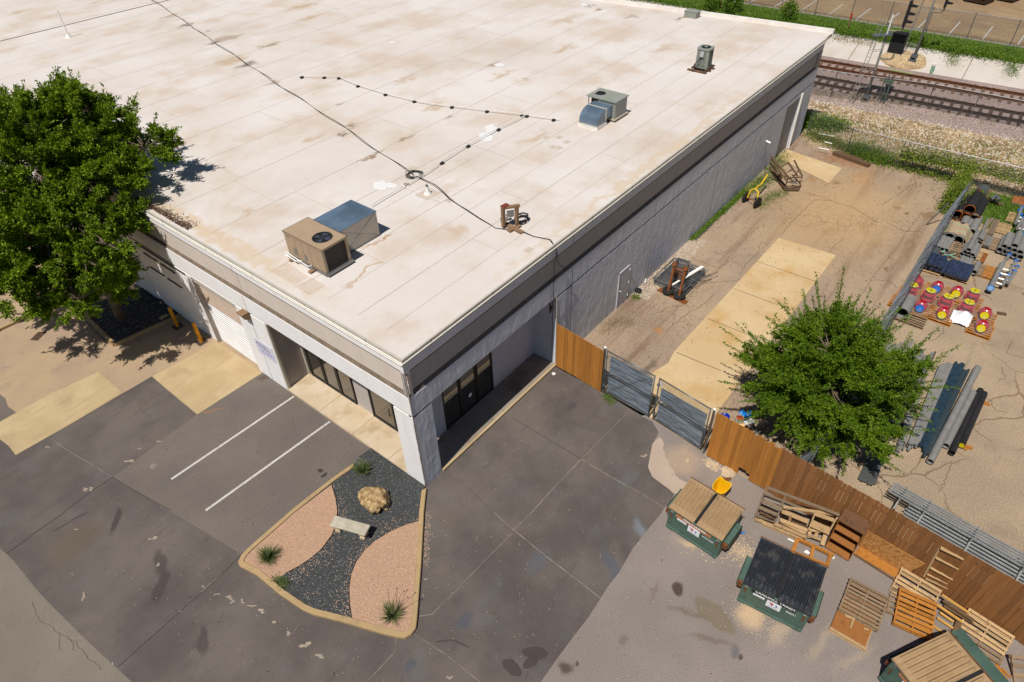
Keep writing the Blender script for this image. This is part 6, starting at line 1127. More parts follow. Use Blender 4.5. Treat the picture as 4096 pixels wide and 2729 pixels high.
# yellow mop bucket
o = thing('mop_bucket', 'open yellow plastic mop bucket behind the tan lidded dumpster', 'bucket', (6.05, -8.62, 0), R(-5)); M_YB = simple('yellow_plastic', L(250, 196, 20), .35, .04, 2, spec=.5)
prf = [(.36, .22), (.30, .0), (.36, -.22), (.2, -.26), (-.05, -.25), (-.22, -.17), (-.3, 0), (-.22, .17), (-.05, .25), (.2, .26)]
m = MB(); n = len(prf); V = []
for sc_, z in ((.62, .02), (.95, .55), (1.05, .56), (1.05, .6), (.93, .6), (.58, .06)): V += [(x*sc_, y*sc_, z+(.06 if x > .25 and z > .5 else 0)) for x, y in prf]
m.add(V, [(i*n+k, i*n+(k+1) % n, (i+1)*n+(k+1) % n, (i+1)*n+k) for i in range(5) for k in range(n)]+[tuple(range(n))[::-1], tuple(range(5*n, 6*n))]); m.build('tub', M_YB, o)
MB().tube([(-.1, .27, .5), (-.45, .2, .3), (-.5, 0, .25), (-.45, -.2, .3), (-.1, -.27, .5)], .008, 5).build('bail_handle', M_BLK, o); m = MB()
for x, y in ((.15, .16), (.15, -.16), (-.15, 0)): m.cyl((x, y-.012, .03), (x, y+.012, .03), .03, 10)
m.build('caster', M_BLK, o)
# drums, pails and jugs behind the fence by the tree
def pail(label, loc, r, h, body, top, fill, cat='bucket', nm='bucket'):
    o = thing(nm, label, cat, loc); MB().lathe((0, 0, 0), [(r*.88, 0), (r, h*.96), (r*1.05, h*.96), (r*1.05, h), (r*.96, h), (r*.94, h-.05)], 20).build('shell', body, o, smooth=False); MB().cyl((0, 0, h-.05), (0, 0, h-.035), r*.93, 20).build('contents', top if fill else M_BLS, o); return o
M_BLUE = simple('blue_plastic', L(14, 50, 170), .35, .06, 2); M_LBLUE = simple('light_blue_plastic', L(16, 130, 220), .3, .15, 5, spec=.6); M_WP = simple('dirty_white_plastic', L(200, 196, 188), .5, .08, 4); M_RP = simple('red_paint_lid', L(168, 78, 44), .5, .2, 6); M_OR = simple('orange_paint', L(206, 130, 44), .5, .2, 6)
bz = .0
def B(a, b, z): return R5(a, b, z)
q = B(560, 380, .62); o = thing('plastic_drum', 'round blue lidded drum just right of the gate post', 'drum', (q.x, q.y, 0)); MB().lathe((0, 0, 0), [(.14, 0), (.15, .56), (.155, .56)], 20).build('barrel', simple('red_pail', L(170, 40, 40), .5), o); MB().lathe((0, 0, .56), [(.17, -.03), (.175, .04), (.15, .06)], 24).build('lid', M_BLUE, o); MB().cyl((.05, .06, .62), (.05, .06, .64), .035, 12).build('bung', M_WP, o)
for (a, b, lab) in ((1190, 260, 'left light blue plastic jerrycan with white cap'), (1440, 290, 'right dark blue plastic jerrycan behind the grey jug')):
    q = B(a, b, .5); o = thing('jerrycan', lab, 'jerrycan', (q.x, q.y, 0), R(10)); MB().prism(rrect(.24, .26, .06), 0, .46).build('body', M_LBLUE, o, bevel=.02); MB().tube([(-.02, -.05, .46), (.02, -.05, .53), (.09, .02, .53), (.1, .06, .46)], .018, 6).build('handle', M_LBLUE, o); MB().cyl((-.07, .05, .46), (-.07, .05, .5), .035, 12).build('cap', M_WP, o)
q = B(1090, 460, .6); pail('white bucket filled with red brown paint', (q.x, q.y, 0), .16, .6, M_WP, M_RP, True)
q = B(1125, 690, .42); pail('white bucket with crusted orange paint behind the fence', (q.x, q.y, 0), .155, .42, M_OR, simple('cream_paint', L(226, 190, 130), .5, .2, 9), True)
q = B(1395, 860, .3); pail('small bucket with orange residue in the shade', (q.x, q.y, 0), .11, .3, M_WOODD, M_OR, True); q = B(1700, 870, .34); pail('short white bucket with a grey cracked lid by the tree', (q.x, q.y, 0), .16, .34, M_WP, simple('grey_lid', L(120, 110, 98), .7, .2, 8), True)
q = B(1500, 560, .6); o = thing('plastic_jug', 'large translucent grey plastic jug among the paint buckets', 'jug', (q.x, q.y, 0)); MB().prism(rrect(.3, .3, .1), 0, .56).build('body', simple('grey_jug', L(146, 148, 142), .4, .15, 4), o, bevel=.03); MB().cyl((.04, .05, .56), (.04, .05, .62), .05, 12).build('cap', M_WP, o)
q = B(1290, 640, .5); o = thing('white_pump', 'white plastic pump handle between the buckets', 'pump', (q.x, q.y, 0)); MB().cyl((0, 0, 0), (0, 0, .5), .035, 10).tube([(-.02, .06, .5), (0, 0, .56), (.02, -.06, .5), (-.05, -.08, .45)], .03, 6).build('pump_body', M_PVC, o)
# concrete rubble by the fence
def rock(label, loc, sx, sy, sz, mat, seed, nm='concrete_chunk'):
    bm = bmesh.new(); bmesh.ops.create_icosphere(bm, subdivisions=2, radius=1); rr = random.Random(seed)
    for v in bm.verts: d = 1+.35*mn.noise(v.co*1.6+Vector((seed, 0, 0))); v.co = Vector((v.co.x*sx*d, v.co.y*sy*d, max(-.3, min(.75, v.co.z))*sz*d+sz*.3))
    me = bpy.data.meshes.new(nm); bm.to_mesh(me); bm.free(); me.materials.append(mat); o = bpy.data.objects.new(nm, me); COL.objects.link(o); o.location = loc; o.rotation_euler.z = rr.random()*3; return tag(o, label, 'rubble')
M_CONC = simple('broken_concrete', L(206, 184, 152), .9, .12, 6, bump=.5)
rock('large flat broken concrete slab at the foot of the orange fence', T(2, 2, 1985, 1215), .3, .26, .12, M_CONC, 1); rock('brown crumbled lump under the flat slab', T(2, 2, 1970, 1275), .3, .12, .05, M_RUST, 2); rock('small chunk beside the flat slab', T(2, 2, 2020, 1180), .12, .08, .06, M_CONC, 3); rock('single pale stone on the sand before the gate', T(2, 2, 1612, 1105), .11, .1, .09, M_CONC, 4); rock('pale rubble lump by the fence corner', T(2, 2, 1865, 1160), .1, .08, .06, M_CONC, 5)
V, Fc = stones(260, lambda r: (lambda p: (p.x+r.gauss(0, .12), p.y+r.gauss(0, .16)))(T(2, 2, 1840, 1140)), .012, .04, 6, .005); tag(npmesh('rubble_bits', V, Fc, M_CONC), 'small rubble scattered by the fence corner', kind='stuff')
V, Fc = stones(350, lambda r: (lambda p: (p.x+r.gauss(0, .3), p.y+r.gauss(0, .25)))(T(2, 3, 2150, 370).lerp(T(2, 3, 1650, 290), r.random()**2)), .01, .03, 7, .005); tag(npmesh('wood_chips', V, Fc, simple('wood_chip', L(220, 190, 146), .9, .15, 20)), 'pale wood chips scattered between the dumpsters', kind='stuff')
V, Fc = stones(220, lambda r: (lambda p: (p.x+r.gauss(0, .35), p.y+r.gauss(0, .5)))(T(2, 3, 2250, 950)), .008, .022, 17, .005); tag(npmesh('wood_chips', V, Fc, bpy.data.materials['wood_chip']), 'sawdust and chips in front of the black lidded dumpster', kind='stuff')
def litter(nm, lab, loc, mat, fn, rz=0., cat='litter'):
    o = thing(nm, lab, cat, loc, rz); m = MB(); fn(m); m.build('piece', mat, o); return o
litter('plastic_bottle', 'clear crushed bottle with blue cap between the dumpsters', T(2, 3, 2100, 205), M_LBLUE, lambda m: m.cyl((0, 0, .03), (.14, -.1, .03), .025, 8), 0, 'bottle')
litter('white_tube', 'white plastic tube on the ground by the pallet pile', T(3, 3, 210, 265), M_PVC, lambda m: m.cyl((-.02, .1, .03), (.0, -.1, .03), .03, 8))
litter('paper_cup', 'white cup on the driveway by the short fence', T(2, 2, 383, 307), M_PVC, lambda m: m.lathe((0, 0, 0), [(.07, 0), (.08, .05), (.05, .05)], 12), 0, 'cup')
litter('paper_scrap', 'crumpled white paper inside the wooden frame', T(3, 3, 360, 380), M_PVC, lambda m: m.add([(-.06, .1, .03), (.06, .06, .06), (.04, -.1, .02), (-.08, -.04, .05)], [(0, 1, 2, 3)]))
litter('paper_scrap', 'white scrap beside the end of the wooden frame', T(3, 3, 597, 428), M_PVC, lambda m: m.box(-.03, -.04, 0, .04, .03, .05))
litter('black_pot', 'dark round weight by the foot of the long wall', T(2, 1, 1160, 1115), M_BLK, lambda m: m.lathe((0, 0, 0), [(.2, 0), (.18, .12), (.1, .14)], 8), 0, 'weight')
litter('white_hose', 'white wall spigot bag at the foot of the wall joint', T(2, 1, 1225, 1040), M_PVC, lambda m: m.lathe((0, 0, 0), [(.03, 0), (.07, .1), (.03, .3)], 8), 0, 'hose')
# ================================================================ PALLETS AND WOOD
def woodmat(name, c, k=.22, dark=.55):
    m = NM(name, .85, .2); gi = m.n('ShaderNodeNewGeometry'); r_ = gi.outputs['Random Per Island']; b = m.mix(r_, tuple(x*(1-k) for x in c), tuple(min(.9, x*(1+k)) for x in c))
    gr = m.noise(7., 5, .65, m.warp(2, .3)); b = m.mix(m.rng(gr, .5, .75), b, tuple(x*dark for x in c)); m.col(b); m.bump(gr, .35, .01); return m.mat
W_OLD = woodmat('pallet_wood_grey', L(150, 126, 100)); W_TAN = woodmat('pallet_wood_tan', L(190, 158, 116)); W_NEW = woodmat('pallet_wood_yellow', L(216, 166, 88), .12, .7); W_ORG = woodmat('pallet_wood_orange', L(184, 122, 54), .15, .6); W_DK = woodmat('pallet_wood_dark', L(112, 88, 66)); W_PLY = woodmat('plywood_panel', L(164, 108, 58), .1, .7)
W_GRY = woodmat('weathered_board', L(132, 114, 94))
def pallet(label, loc, rz, Lx=1.2, Ly=1.0, n=7, mat=None, h=.13, top=True, bot=3, seed=0, group='wooden pallets', bw=.1, tilt=None, miss=(), matb=None, nstr=3, name='pallet'):
    """stringers run along x (length Lx), deck boards across along y"""
    o = thing(name, label, 'pallet', loc, rz, group); rr = random.Random(seed); mat = mat or W_TAN
    if tilt is not None: o.rotation_euler = tilt
    if top:
        m = MB()
        for k in range(n):
            if k in miss: continue
            x = -Lx/2+bw/2+(Lx-bw)*k/(n-1)+rr.uniform(-.01, .01); w = bw*rr.uniform(.85, 1.05); s = rr.uniform(-.008, .008); m.beam((x-s, -Ly/2+rr.uniform(-.01, .01), h-.01), (x+s, Ly/2+rr.uniform(-.01, .01), h-.01), w, .018)
        m.build('deck_board', mat, o)
    m = MB()
    for k in range(nstr): y = (-Ly/2+.03)+(Ly-.06)*k/(nstr-1); m.box(-Lx/2+.005, y-.02, .018, Lx/2-.005, y+.02, h-.02)
    m.build('stringer', matb or mat, o)
    if bot:
        m = MB()
        for k in range(bot): x = -Lx/2+bw/2+(Lx-bw)*k/max(1, bot-1); m.box(x-bw/2, -Ly/2, 0, x+bw/2, Ly/2, .017)
        m.build('base_board', matb or mat, o)
    return o
def heap(name, label, boards, mat, cat='wood', loc=None, group=None):
    """boards: (p, q, w, t) world"""
    loc = loc or Vector(boards[0][0]); loc = Vector((loc[0], loc[1], 0)); o = thing(name, label, cat, loc, group=group); m = MB()
    for p, q, w, t in boards: m.beam(p, q, w, t)
    m.build('board', mat, o, world=True); return o
def bd(fn, a, b, za, zb, w=.1, t=.02): return (fn(*a, za), fn(*b, zb), w, t)
# crates/broken pallets leaning along the fence behind dumpster two
pr_ = [  # front pallet, standing on its side against the fence
 bd(Q2, (268, 125), (1020, 410), 1.25, 1.15, .12), bd(Q2, (255, 195), (760, 390), 1.0, .95, .10), bd(Q2, (215, 255), (435, 355), .82, .8, .17), bd(Q2, (198, 330), (395, 415), .6, .6, .13), bd(Q2, (150, 410), (365, 480), .25, .25, .12)]
heap('broken_pallet', 'long grey broken pallet leaning on the brown fence, left end', pr_+[bd(Q2, (265, 130), (150, 440), 1.25, .12, .05, .1), bd(Q2, (460, 225), (360, 480), 1.2, .2, .05, .1)], W_GRY, 'pallet', group='broken pallets along the fence')
heap('broken_pallet', 'middle broken pallet with crossed planks against the fence', [bd(Q2, (440, 330), (1000, 410), .95, .95, .1, .06), bd(Q2, (430, 370), (700, 480), .75, .7, .18), bd(Q2, (410, 460), (690, 570), .4, .35, .14, .04), bd(Q2, (420, 480), (670, 600), .3, .3, .1, .04), bd(Q2, (520, 430), (700, 500), .5, .5, .08), bd(Q2, (765, 395), (705, 550), 1.05, .4, .05, .1), bd(Q2, (515, 405), (510, 470), .8, .4, .05, .08), bd(Q2, (350, 500), (680, 640), .2, .2, .12, .05)], W_TAN, 'pallet', group='broken pallets along the fence')
heap('wood_beam', 'thick pale beam lying on the ground at the foot of the pallet pile', [bd(Q2, (225, 490), (640, 660), .06, .06, .14, .12), bd(Q2, (145, 450), (230, 480), .1, .1, .1, .08)], W_TAN)
heap('broken_pallet', 'right broken pallet with large sun bleached board next to the cabinet', [bd(Q2, (720, 490), (920, 580), .6, .55, .3), bd(Q2, (770, 400), (965, 465), .95, .9, .15), bd(Q2, (995, 440), (890, 620), 1.1, .3, .05, .1), bd(Q2, (700, 560), (820, 580), .45, .4, .1), bd(Q2, (690, 610), (830, 665), .3, .25, .12), bd(Q2, (880, 590), (840, 720), .35, .2, .12, .05), bd(Q2, (720, 560), (700, 640), .4, .2, .1, .05), bd(Q2, (790, 580), (770, 640), .35, .2, .1, .05)], W_TAN, 'pallet', group='broken pallets along the fence')
heap('scrap_boards', 'dark loose boards jammed inside the broken pallets', [bd(Q2, (200, 380), (330, 420), .3, .3, .12), bd(Q2, (250, 420), (350, 460), .25, .25, .12), bd(Q2, (430, 400), (560, 450), .5, .5, .06, .03), bd(Q2, (440, 520), (640, 600), .15, .15, .1), bd(Q2, (530, 480), (690, 540), .35, .35, .1)], W_DK)
heap('open_pallet', 'open wooden pallet frame behind the black lidded dumpster', [bd(Q2, (590, 655), (960, 825), .14, .14, .1, .1), bd(Q2, (530, 785), (900, 925), .12, .12, .07, .08), bd(Q2, (585, 665), (535, 800), .13, .13, .12, .09), bd(Q2, (750, 740), (720, 870), .13, .13, .1, .09), bd(Q2, (925, 825), (890, 930), .13, .13, .1, .09)], W_ORG, 'pallet')
# plywood cabinet leaning back on the fence
cb_ = thing('wooden_cabinet', 'open brown plywood shelf cabinet standing against the fence', 'cabinet', (6.34, -12.3, 0), R(-4)); m = MB(); Hc, Wc, Dc = 1.62, .8, .42
m.box(0, -Wc, .06, Dc, -Wc+.025, Hc).box(0, -.025, .06, Dc, 0, Hc).box(0, -Wc+.025, Hc-.03, Dc, -.025, Hc).box(0, -Wc+.025, .06, Dc, -.025, .1).box(Dc-.012, -Wc+.025, .1, Dc, -.025, Hc-.03); m.build('carcass', W_PLY, cb_)
MB().box(0, -Wc+.026, .62, Dc-.02, -.026, .65).build('shelf', W_PLY, cb_); MB().box(0.01, -Wc+.026, 1.12, Dc-.02, -.026, 1.15).build('shelf', W_PLY, cb_); m = MB()
for x, y in ((.05, -.05), (.05, -Wc+.05), (Dc-.05, -.05), (Dc-.05, -Wc+.05)): m.cyl((x, y-.015, .03), (x, y+.015, .03), .03, 10)
m.build('caster', M_BLK, cb_)
MB().box(-.01, -Wc-.01, Hc, Dc+.15, .02, Hc+.02).build('top_panel', woodmat('plywood_dark', L(118, 84, 60), .1), cb_)
# OSB sheets leaning
M_OSB = NM('osb', .8); b = M_OSB.mix(M_OSB.rng(M_OSB.noise(14, 3, .6, M_OSB.warp(6, .3)), .4, .6), L(170, 110, 54), L(206, 154, 92)); M_OSB.col(M_OSB.mix(M_OSB.rng(M_OSB.voro(11, v=M_OSB.map(M_OSB.tc, (1, 2.5, 1))), .08, .02), b, L(130, 76, 36)))
def quadboard(name, label, pts, mat, t=.018, cat='board'):
    a, b, c, d = [Vector(p) for p in pts]; n_ = (b-a).cross(d-a).normalized()*t; o = thing(name, label, cat, (a.x, a.y, 0)); MB().add([a, b, c, d, a+n_, b+n_, c+n_, d+n_], [(3, 2, 1, 0), (4, 5, 6, 7), (0, 1, 5, 4), (1, 2, 6, 5), (2, 3, 7, 6), (3, 0, 4, 7)]).build('panel', mat, o, world=True); return o
quadboard('osb_sheet', 'large oriented strand board leaning on the brown fence', [T(3, 3, 838, 310, .06), T(3, 3, 1262, 568, .06), onx(lambda a, b, z: T(3, 3, a, b, z), 1450, 480, 6.95), onx(lambda a, b, z: T(3, 3, a, b, z), 915, 172, 7.08)], M_OSB.mat)
quadboard('osb_sheet', 'orange strand board sheet lying in front of the leaning one', [T(3, 3, 790, 385, .02), T(3, 3, 1190, 625, .02), T(3, 3, 1265, 545, .05), T(3, 3, 840, 320, .05)], W_ORG)
heap('timber_strip', 'dark timber strip on the ground below the orange board', [(T(3, 3, 790, 392, .03), T(3, 3, 1180, 640, .03), .05, .05)], W_DK)
# leaning ladder like pallet
def ob(a, b, w=.1, t=.02, x0=6.93): return (onx(Q3, *a, x0), onx(Q3, *b, x0), w, t)
heap('leaning_pallet', 'narrow slatted pallet leaning upright on the brown fence', [ob((715, 90), (890, 175), .18), ob((680, 165), (850, 250), .14), ob((640, 240), (808, 328), .14), ob((615, 290), (765, 360), .1), ob((605, 320), (770, 395), .14), ob((705, 100), (590, 305), .1, .05, 6.97), ob((865, 185), (740, 400), .1, .05, 6.97)], W_TAN, 'pallet')
# pallet stack by dumpster two: plywood below, slatted pallet on top
pallet('lower pallet with orange plywood deck by the black lidded dumpster', (4.62, -13.88, 0), R(1), 1.95, 1.05, 3, W_TAN, bot=3, seed=1, bw=.14)
o = thing('plywood_sheet', 'orange plywood sheet on the lower pallet', 'board', (4.45, -13.86, .135), R(1)); MB().box(-.72, -.5, 0, .72, .5, .015).build('panel', W_PLY, o)
pallet('grey slatted pallet lying on the orange plywood sheet', (4.98, -13.92, .155), R(2), 1.25, 1.16, 9, W_OLD, bot=4, seed=2, bw=.09)
heap('scrap_boards', 'two pale loose battens on the orange plywood', [bd(Q3, (0, 600), (60, 625), .2, .2, .08), bd(Q3, (70, 615), (40, 695), .2, .18, .05), bd(Q3, (140, 700), (175, 710), .2, .2, .05)], W_TAN)
# yellow pallet cluster
pallet('weathered tan pallet at the top of the cluster by the leaning pallet', (7.0-.52, -15.05, .06), R(-1), .95, 1.2, 6, W_TAN, bot=3, seed=3, tilt=(R(0), R(-12), R(-4)))
pallet('bright yellow upturned pallet in front of the cluster', (5.62, -15.22, .16), R(5), 1.25, 1.05, 8, W_ORG, bot=5, seed=4, bw=.11, tilt=(0, R(-6), R(8)))
pallet('grey pallet under the bright yellow one', (5.85, -15.05, 0), R(6), 1.1, 1.15, 6, W_OLD, bot=3, seed=5)
heap('loose_battens', 'four long fresh yellow battens behind the yellow pallet', [bd(Q3, (725, 448), (928, 585), .45, .3, .06, .05), bd(Q3, (675, 515), (875, 650), .3, .25, .07, .05), bd(Q3, (710, 580), (810, 650), .15, .12, .06, .04), bd(Q3, (690, 620), (828, 712), .1, .1, .06, .05), bd(Q3, (645, 670), (782, 765), .06, .06, .06, .05)], W_NEW)
heap('loose_boards', 'dark grey boards between the yellow battens and the right pallet', [bd(Q3, (735, 490), (960, 640), .3, .3, .12, .03), bd(Q3, (740, 530), (960, 660), .2, .2, .1, .03), bd(Q3, (850, 650), (810, 760), .1, .1, .16, .1)], W_DK)
pallet('pale pallet leaning at the right beyond the green slope', (6.22, -17.0, .05), R(-6), 1.02, 1.25, 7, W_TAN, bot=3, seed=7, tilt=(0, R(-14), R(-7)))
pallet('grey pallet below the pale leaning one', (6.15, -17.0, 0), R(-6), 1.05, 1.25, 6, W_OLD, bot=3, seed=8)
heap('splintered_wood', 'orange splintered wood scraps right of the green slope', [bd(Q1, (1100, 610), (1190, 740), .05, .05, .12, .02), bd(Q1, (1150, 640), (1230, 720), .05, .04, .06, .02)], W_ORG)
pallet('pallet at the very right edge of the lot', Q1(1400, 740, 0), R(20), 1.2, 1.0, 6, W_OLD, bot=3, seed=9, tilt=(0, R(-30), R(30)))
# ================================================================ YARD OBJECTS
M_RST = simple('rusty_steel', L(150, 88, 44), .75, .25, 6, dirt=L(110, 62, 34), dsc=4, bump=.3); M_RUBR = simple('tyre_rubber', (.022, .021, .02), .75, .2, 6)
M_LINK3 = linkmat('loose_mesh', L(120, 128, 134), .06, .2)
gp = thing('panel_stack', 'stack of galvanised chain link panels lying flat in the yard', 'fence panel', (15.9, -.3, 0)); rr = random.Random(4); m = MB()
for k in range(4):
    z = .06+.09*k; dx, dy = rr.uniform(-.12, .12), rr.uniform(-.08, .08); x0, x1, y0, y1 = 15.95+dx, 18.15+dx, -.4+dy, -2.1+dy; a_ = rr.uniform(-.04, .04)
    def q_(x, y): return Vector((x+(y+1.2)*a_, y-(x-17)*a_, z))
    for A_, B_ in (((x0, y0), (x1, y0)), ((x0, y1), (x1, y1)), ((x0, y0), (x0, y1)), ((x1, y0), (x1, y1)), (((x0+x1)/2, y0), ((x0+x1)/2, y1))): m.cyl(q_(*A_), q_(*B_), .022, 7)
for k in range(9): y = -.2-2.1*rr.random(); m.cyl((15.8+rr.random()*1.6, y, .38), (16.9+rr.random()*1.5, y-.3-rr.random()*.4, .38), .018, 6)
m.build('tube_frame', M_GALV, gp, world=True); 
for z in (.07, .2, .33): MB().add([(15.95, -.4, z), (18.15, -.5, z), (18.2, -2.15, z), (15.98, -2.1, z)], [(0, 1, 2, 3)]).build('mesh_panel', M_LINK3, gp, world=True, fix=False)
o = thing('cage_box', 'grey steel cage box with rusty contents on the panel stack', 'cage', (16.66, -1.42, .42), R(5)); m = MB(); a_ = .29
for x in (-a_, a_):
    for y in (-a_, a_): m.box(x-.035, y-.035, 0, x+.035, y+.035, .85)
for z in (.03, .82):
    for s in (-a_, a_): m.box(-a_, s-.035, z-.035, a_, s+.035, z+.035).box(s-.035, -a_, z-.035, s+.035, a_, z+.035)
m.build('frame', M_GALV, o); MB().box(-a_+.02, -a_+.02, .05, a_-.02, a_-.02, .32).build('rusty_contents', M_RST, o)
for s, nm in ((-1, 'a'), (1, 'b')): MB().add([(s*a_, -a_, .05), (s*a_, a_, .05), (s*a_, a_, .8), (s*a_, -a_, .8)], [(0, 1, 2, 3)]).add([(-a_, s*a_, .05), (a_, s*a_, .05), (a_, s*a_, .8), (-a_, s*a_, .8)], [(0, 1, 2, 3)]).build('mesh_side', M_LINK3, o, fix=False)
o = thing('steel_channel', 'rusty steel channel on the ground through the two tyres', 'beam', (15.6, -.88, 0)); m = MB(); P0, P1 = Vector((15.62, -.88, 0)), Vector((15.42, -2.52, 0)); m.beam(P0+Z_*.02, P1+Z_*.02, .2, .02); d = (P1-P0).normalized(); n_ = Vector((-d.y, d.x, 0))*.1
m.beam(P0+n_+Z_*.06, P1+n_+Z_*.06, .015, .1).beam(P0-n_+Z_*.06, P1-n_+Z_*.06, .015, .1); m.build('channel', M_RST, o, world=True)
for (x, y), lab in (((15.62, -1.42), 'rusty post standing in a tyre, left one'), ((15.6, -2.02), 'rusty post standing in a tyre, right one')):
    o = thing('tyre_post', lab, 'post', (x, y, .09), group='rusty posts in tyres'); MB().lathe((0, 0, 0), [(.19, .03), (.27, .0), (.3, .06), (.3, .14), (.27, .19), (.19, .17), (.17, .1)], 24).build('tyre', M_RUBR, o, smooth=False); m = MB(); m.beam((0, 0, 0), (.28, .02, 1.45), .1, .1).cyl((.26, .02, 1.42), (.32, .02, 1.58), .12, 12); m.build('post', M_RST, o)
o = thing('metal_strip', 'bright folded aluminium strip lying across the panels', 'metal strip', R8(1000, 1050, .4)); m = MB(); m.beam(R8(980, 1045, .42), R8(1210, 905, .44), .09, .05).beam(R8(1210, 905, .45), R8(1770, 565, .5), .16, .05); m.build('strip', M_CAPW, o, world=True)
o = thing('metal_strip', 'loose grey pipe along the wall foot by the weeds', 'pipe', T(2, 1, 1690, 638)); MB().cyl(T(2, 1, 1690, 638, .04), T(2, 1, 1840, 495, .04), .03, 6).cyl(T(2, 1, 1700, 620, .04), T(2, 1, 2050, 290, .04), .02, 6).build('tube', M_GALV, o, world=True)
# yellow trailer
tr = thing('yellow_cart', 'yellow two wheeled tow cart by the grey wall weeds', 'cart', (26.2, -1.1, 0)); M_YT = simple('faded_yellow', L(232, 196, 50), .5, .08, 4)
m = MB(); w0, w1 = R7(30, 1000, .5), R7(290, 1060, .35)
for p in (Vector((26.2, -.72, .33)), Vector((25.95, -1.52, .33))): m.lathe(p-Vector((0, .05, 0)), [(.18, -.02), (.33, 0), (.34, .05), (.33, .1), (.18, .12), (.06, .1)], 20, ax=(.25, 1, 0))
m.build('wheel', M_RUBR, tr, world=True); arc = [Vector((26.2, -.8, .3)), Vector((26.35, -.85, .75)), Vector((26.35, -1.1, .92)), Vector((26.25, -1.35, .8)), Vector((25.98, -1.46, .35))]
MB().tube(arc, .055, 8).tube([Vector((26.35, -1.1, .9)), Vector((26.9, -1.05, .85)), Vector((27.3, -1.05, .75)), Vector((28.3, -1.0, .95))], .05, 8).build('arched_frame', M_YT, tr, world=True); MB().cyl((26.2, -.75, .33), (25.95, -1.5, .33), .025, 8).build('axle', M_RST, tr, world=True)
# broken dark pallets by the far door
HB = [bd(R7, (570, 200), (880, 590), 1.1, .9, .14, .05), bd(R7, (555, 260), (850, 650), .9, .75, .12, .04), bd(R7, (545, 330), (760, 620), .6, .5, .12, .04), bd(R7, (540, 440), (830, 590), .7, .7, .1, .04), bd(R7, (590, 500), (810, 790), .15, .15, .1, .06), bd(R7, (640, 540), (830, 800), .1, .1, .1, .06)]
heap('broken_pallet', 'dark tall broken pallet leaning against the grey wall', HB, W_DK, 'pallet', group='broken pallets by the far door')
heap('broken_pallet', 'dark box shaped broken pallet with white scraps inside', [bd(R7, (870, 600), (1140, 590), .75, .75, .12, .04), bd(R7, (850, 680), (1115, 660), .55, .55, .1, .04), bd(R7, (830, 760), (1090, 755), .3, .3, .1, .04), bd(R7, (810, 810), (1070, 815), .12, .12, .13, .1), bd(R7, (880, 590), (815, 790), .75, .15, .05, .09), bd(R7, (1135, 590), (1075, 800), .75, .15, .05, .09)], W_DK, 'pallet', group='broken pallets by the far door')
heap('timber_crate', 'dark leaning timber frame with two prongs over the pale pad', [bd(R7, (875, 310), (1050, 570), 1.2, .7, .1, .06), bd(R7, (990, 280), (1135, 570), 1.25, .75, .09, .06), bd(R7, (770, 390), (880, 320), .9, 1.15, .06, .05), bd(R7, (860, 500), (970, 440), .6, .8, .06, .05), bd(R7, (980, 580), (1060, 470), .6, .85, .06, .05)], W_DK, 'timber', group='broken pallets by the far door')
litter('plastic_scrap', 'white plastic scraps inside the dark box pallet', R7(975, 710, .2), M_PVC, lambda m: m.add([(-.15, .15, .05), (.1, .1, .12), (.12, -.2, .05), (-.1, -.15, .1)], [(0, 1, 2, 3)]).add([(.5, .3, .4), (.65, .25, .45), (.6, .1, .4)], [(0, 1, 2)]))
heap('timber_baulk', 'long dark timber baulk at the end of the yard', [(Vector((35.3, -2.75, .12)), Vector((34.8, -5.15, .12)), .28, .22), (Vector((35.6, -2.9, .1)), Vector((35.25, -4.6, .1)), .18, .18)], W_DK)
# ================================================================ STORAGE YARD
M_PIPEG = simple('grey_pipe', L(150, 148, 144), .55, .1, 3, metal=.15); M_PIN = simple('pipe_shade', (.012, .012, .012), .9); M_BPIPE = simple('black_pipe', (.022, .02, .02), .5, .2, 5); M_ORIM = simple('rusty_rim', L(166, 92, 34), .7, .2, 6)  # near-black pipe filling paints the shade inside the pipes
X_ = Vector((1, 0, 0))
def pipes(name, label, mouths, r, ln, mat=None, group=None, rim=None, d=None, wall=.1, inner=True, cat='pipe'):
    o = None; c0 = mouths[0]; o = thing(name, label, cat, (c0.x, c0.y, 0), group=group); mat = mat or M_PIPEG; base = None; d = d or X_
    L_ = ln if isinstance(ln, (list, tuple)) else [ln]*len(mouths); rr = random.Random(int(abs(c0.x*100)))
    for k, c in enumerate(mouths):
        m = MB().pipe(c, c+d*L_[k], r, r*(1-wall), 16); q = m.build('pipe', mat, o, world=True); MB().cyl(c+d*min(.5, L_[k]*.4), c+d*(L_[k]*.95), r*(1-wall)*.99, 14).build('bore_shade', M_PIN, q); q.children[0].location = (0, 0, 0)  # black plug in each pipe stands in for its inner shade
        for v in q.children[0].data.vertices: v.co = v.co-o.location
        if rim: z = MB().pipe(c-d*.01, c+d*.06, r*1.004, r*(1-wall*.6), 16).build('rim', rim, q); [setattr(v, 'co', v.co-o.location) for v in z.data.vertices]
    return o
def spal(label, a, b, c_x=1.15, w=None, mat=None, seed=0, n=7):
    """pallet whose near edge runs from a to b (ground picks), extending +x"""
    mid = (a+b)/2; w = w or abs(a.y-b.y); return pallet(label, (mid.x+c_x/2, mid.y, 0), 0, c_x, w, n, mat or W_TAN, seed=seed, group='storage yard pallets')
pipes('large_black_pipes', 'row of three large black pipes with orange rims', [R1(1135, 550, .36), R1(1285, 585, .36), R1(1440, 620, .36)], .26, [2.3, 2.2, 2.4], M_BPIPE, 'large black pipes', M_ORIM)
pipes('large_black_pipes', 'single black pipe lying on top of the three large ones', [R1(1360, 455, .82)], .27, 2.0, M_BPIPE, 'large black pipes', M_ORIM)
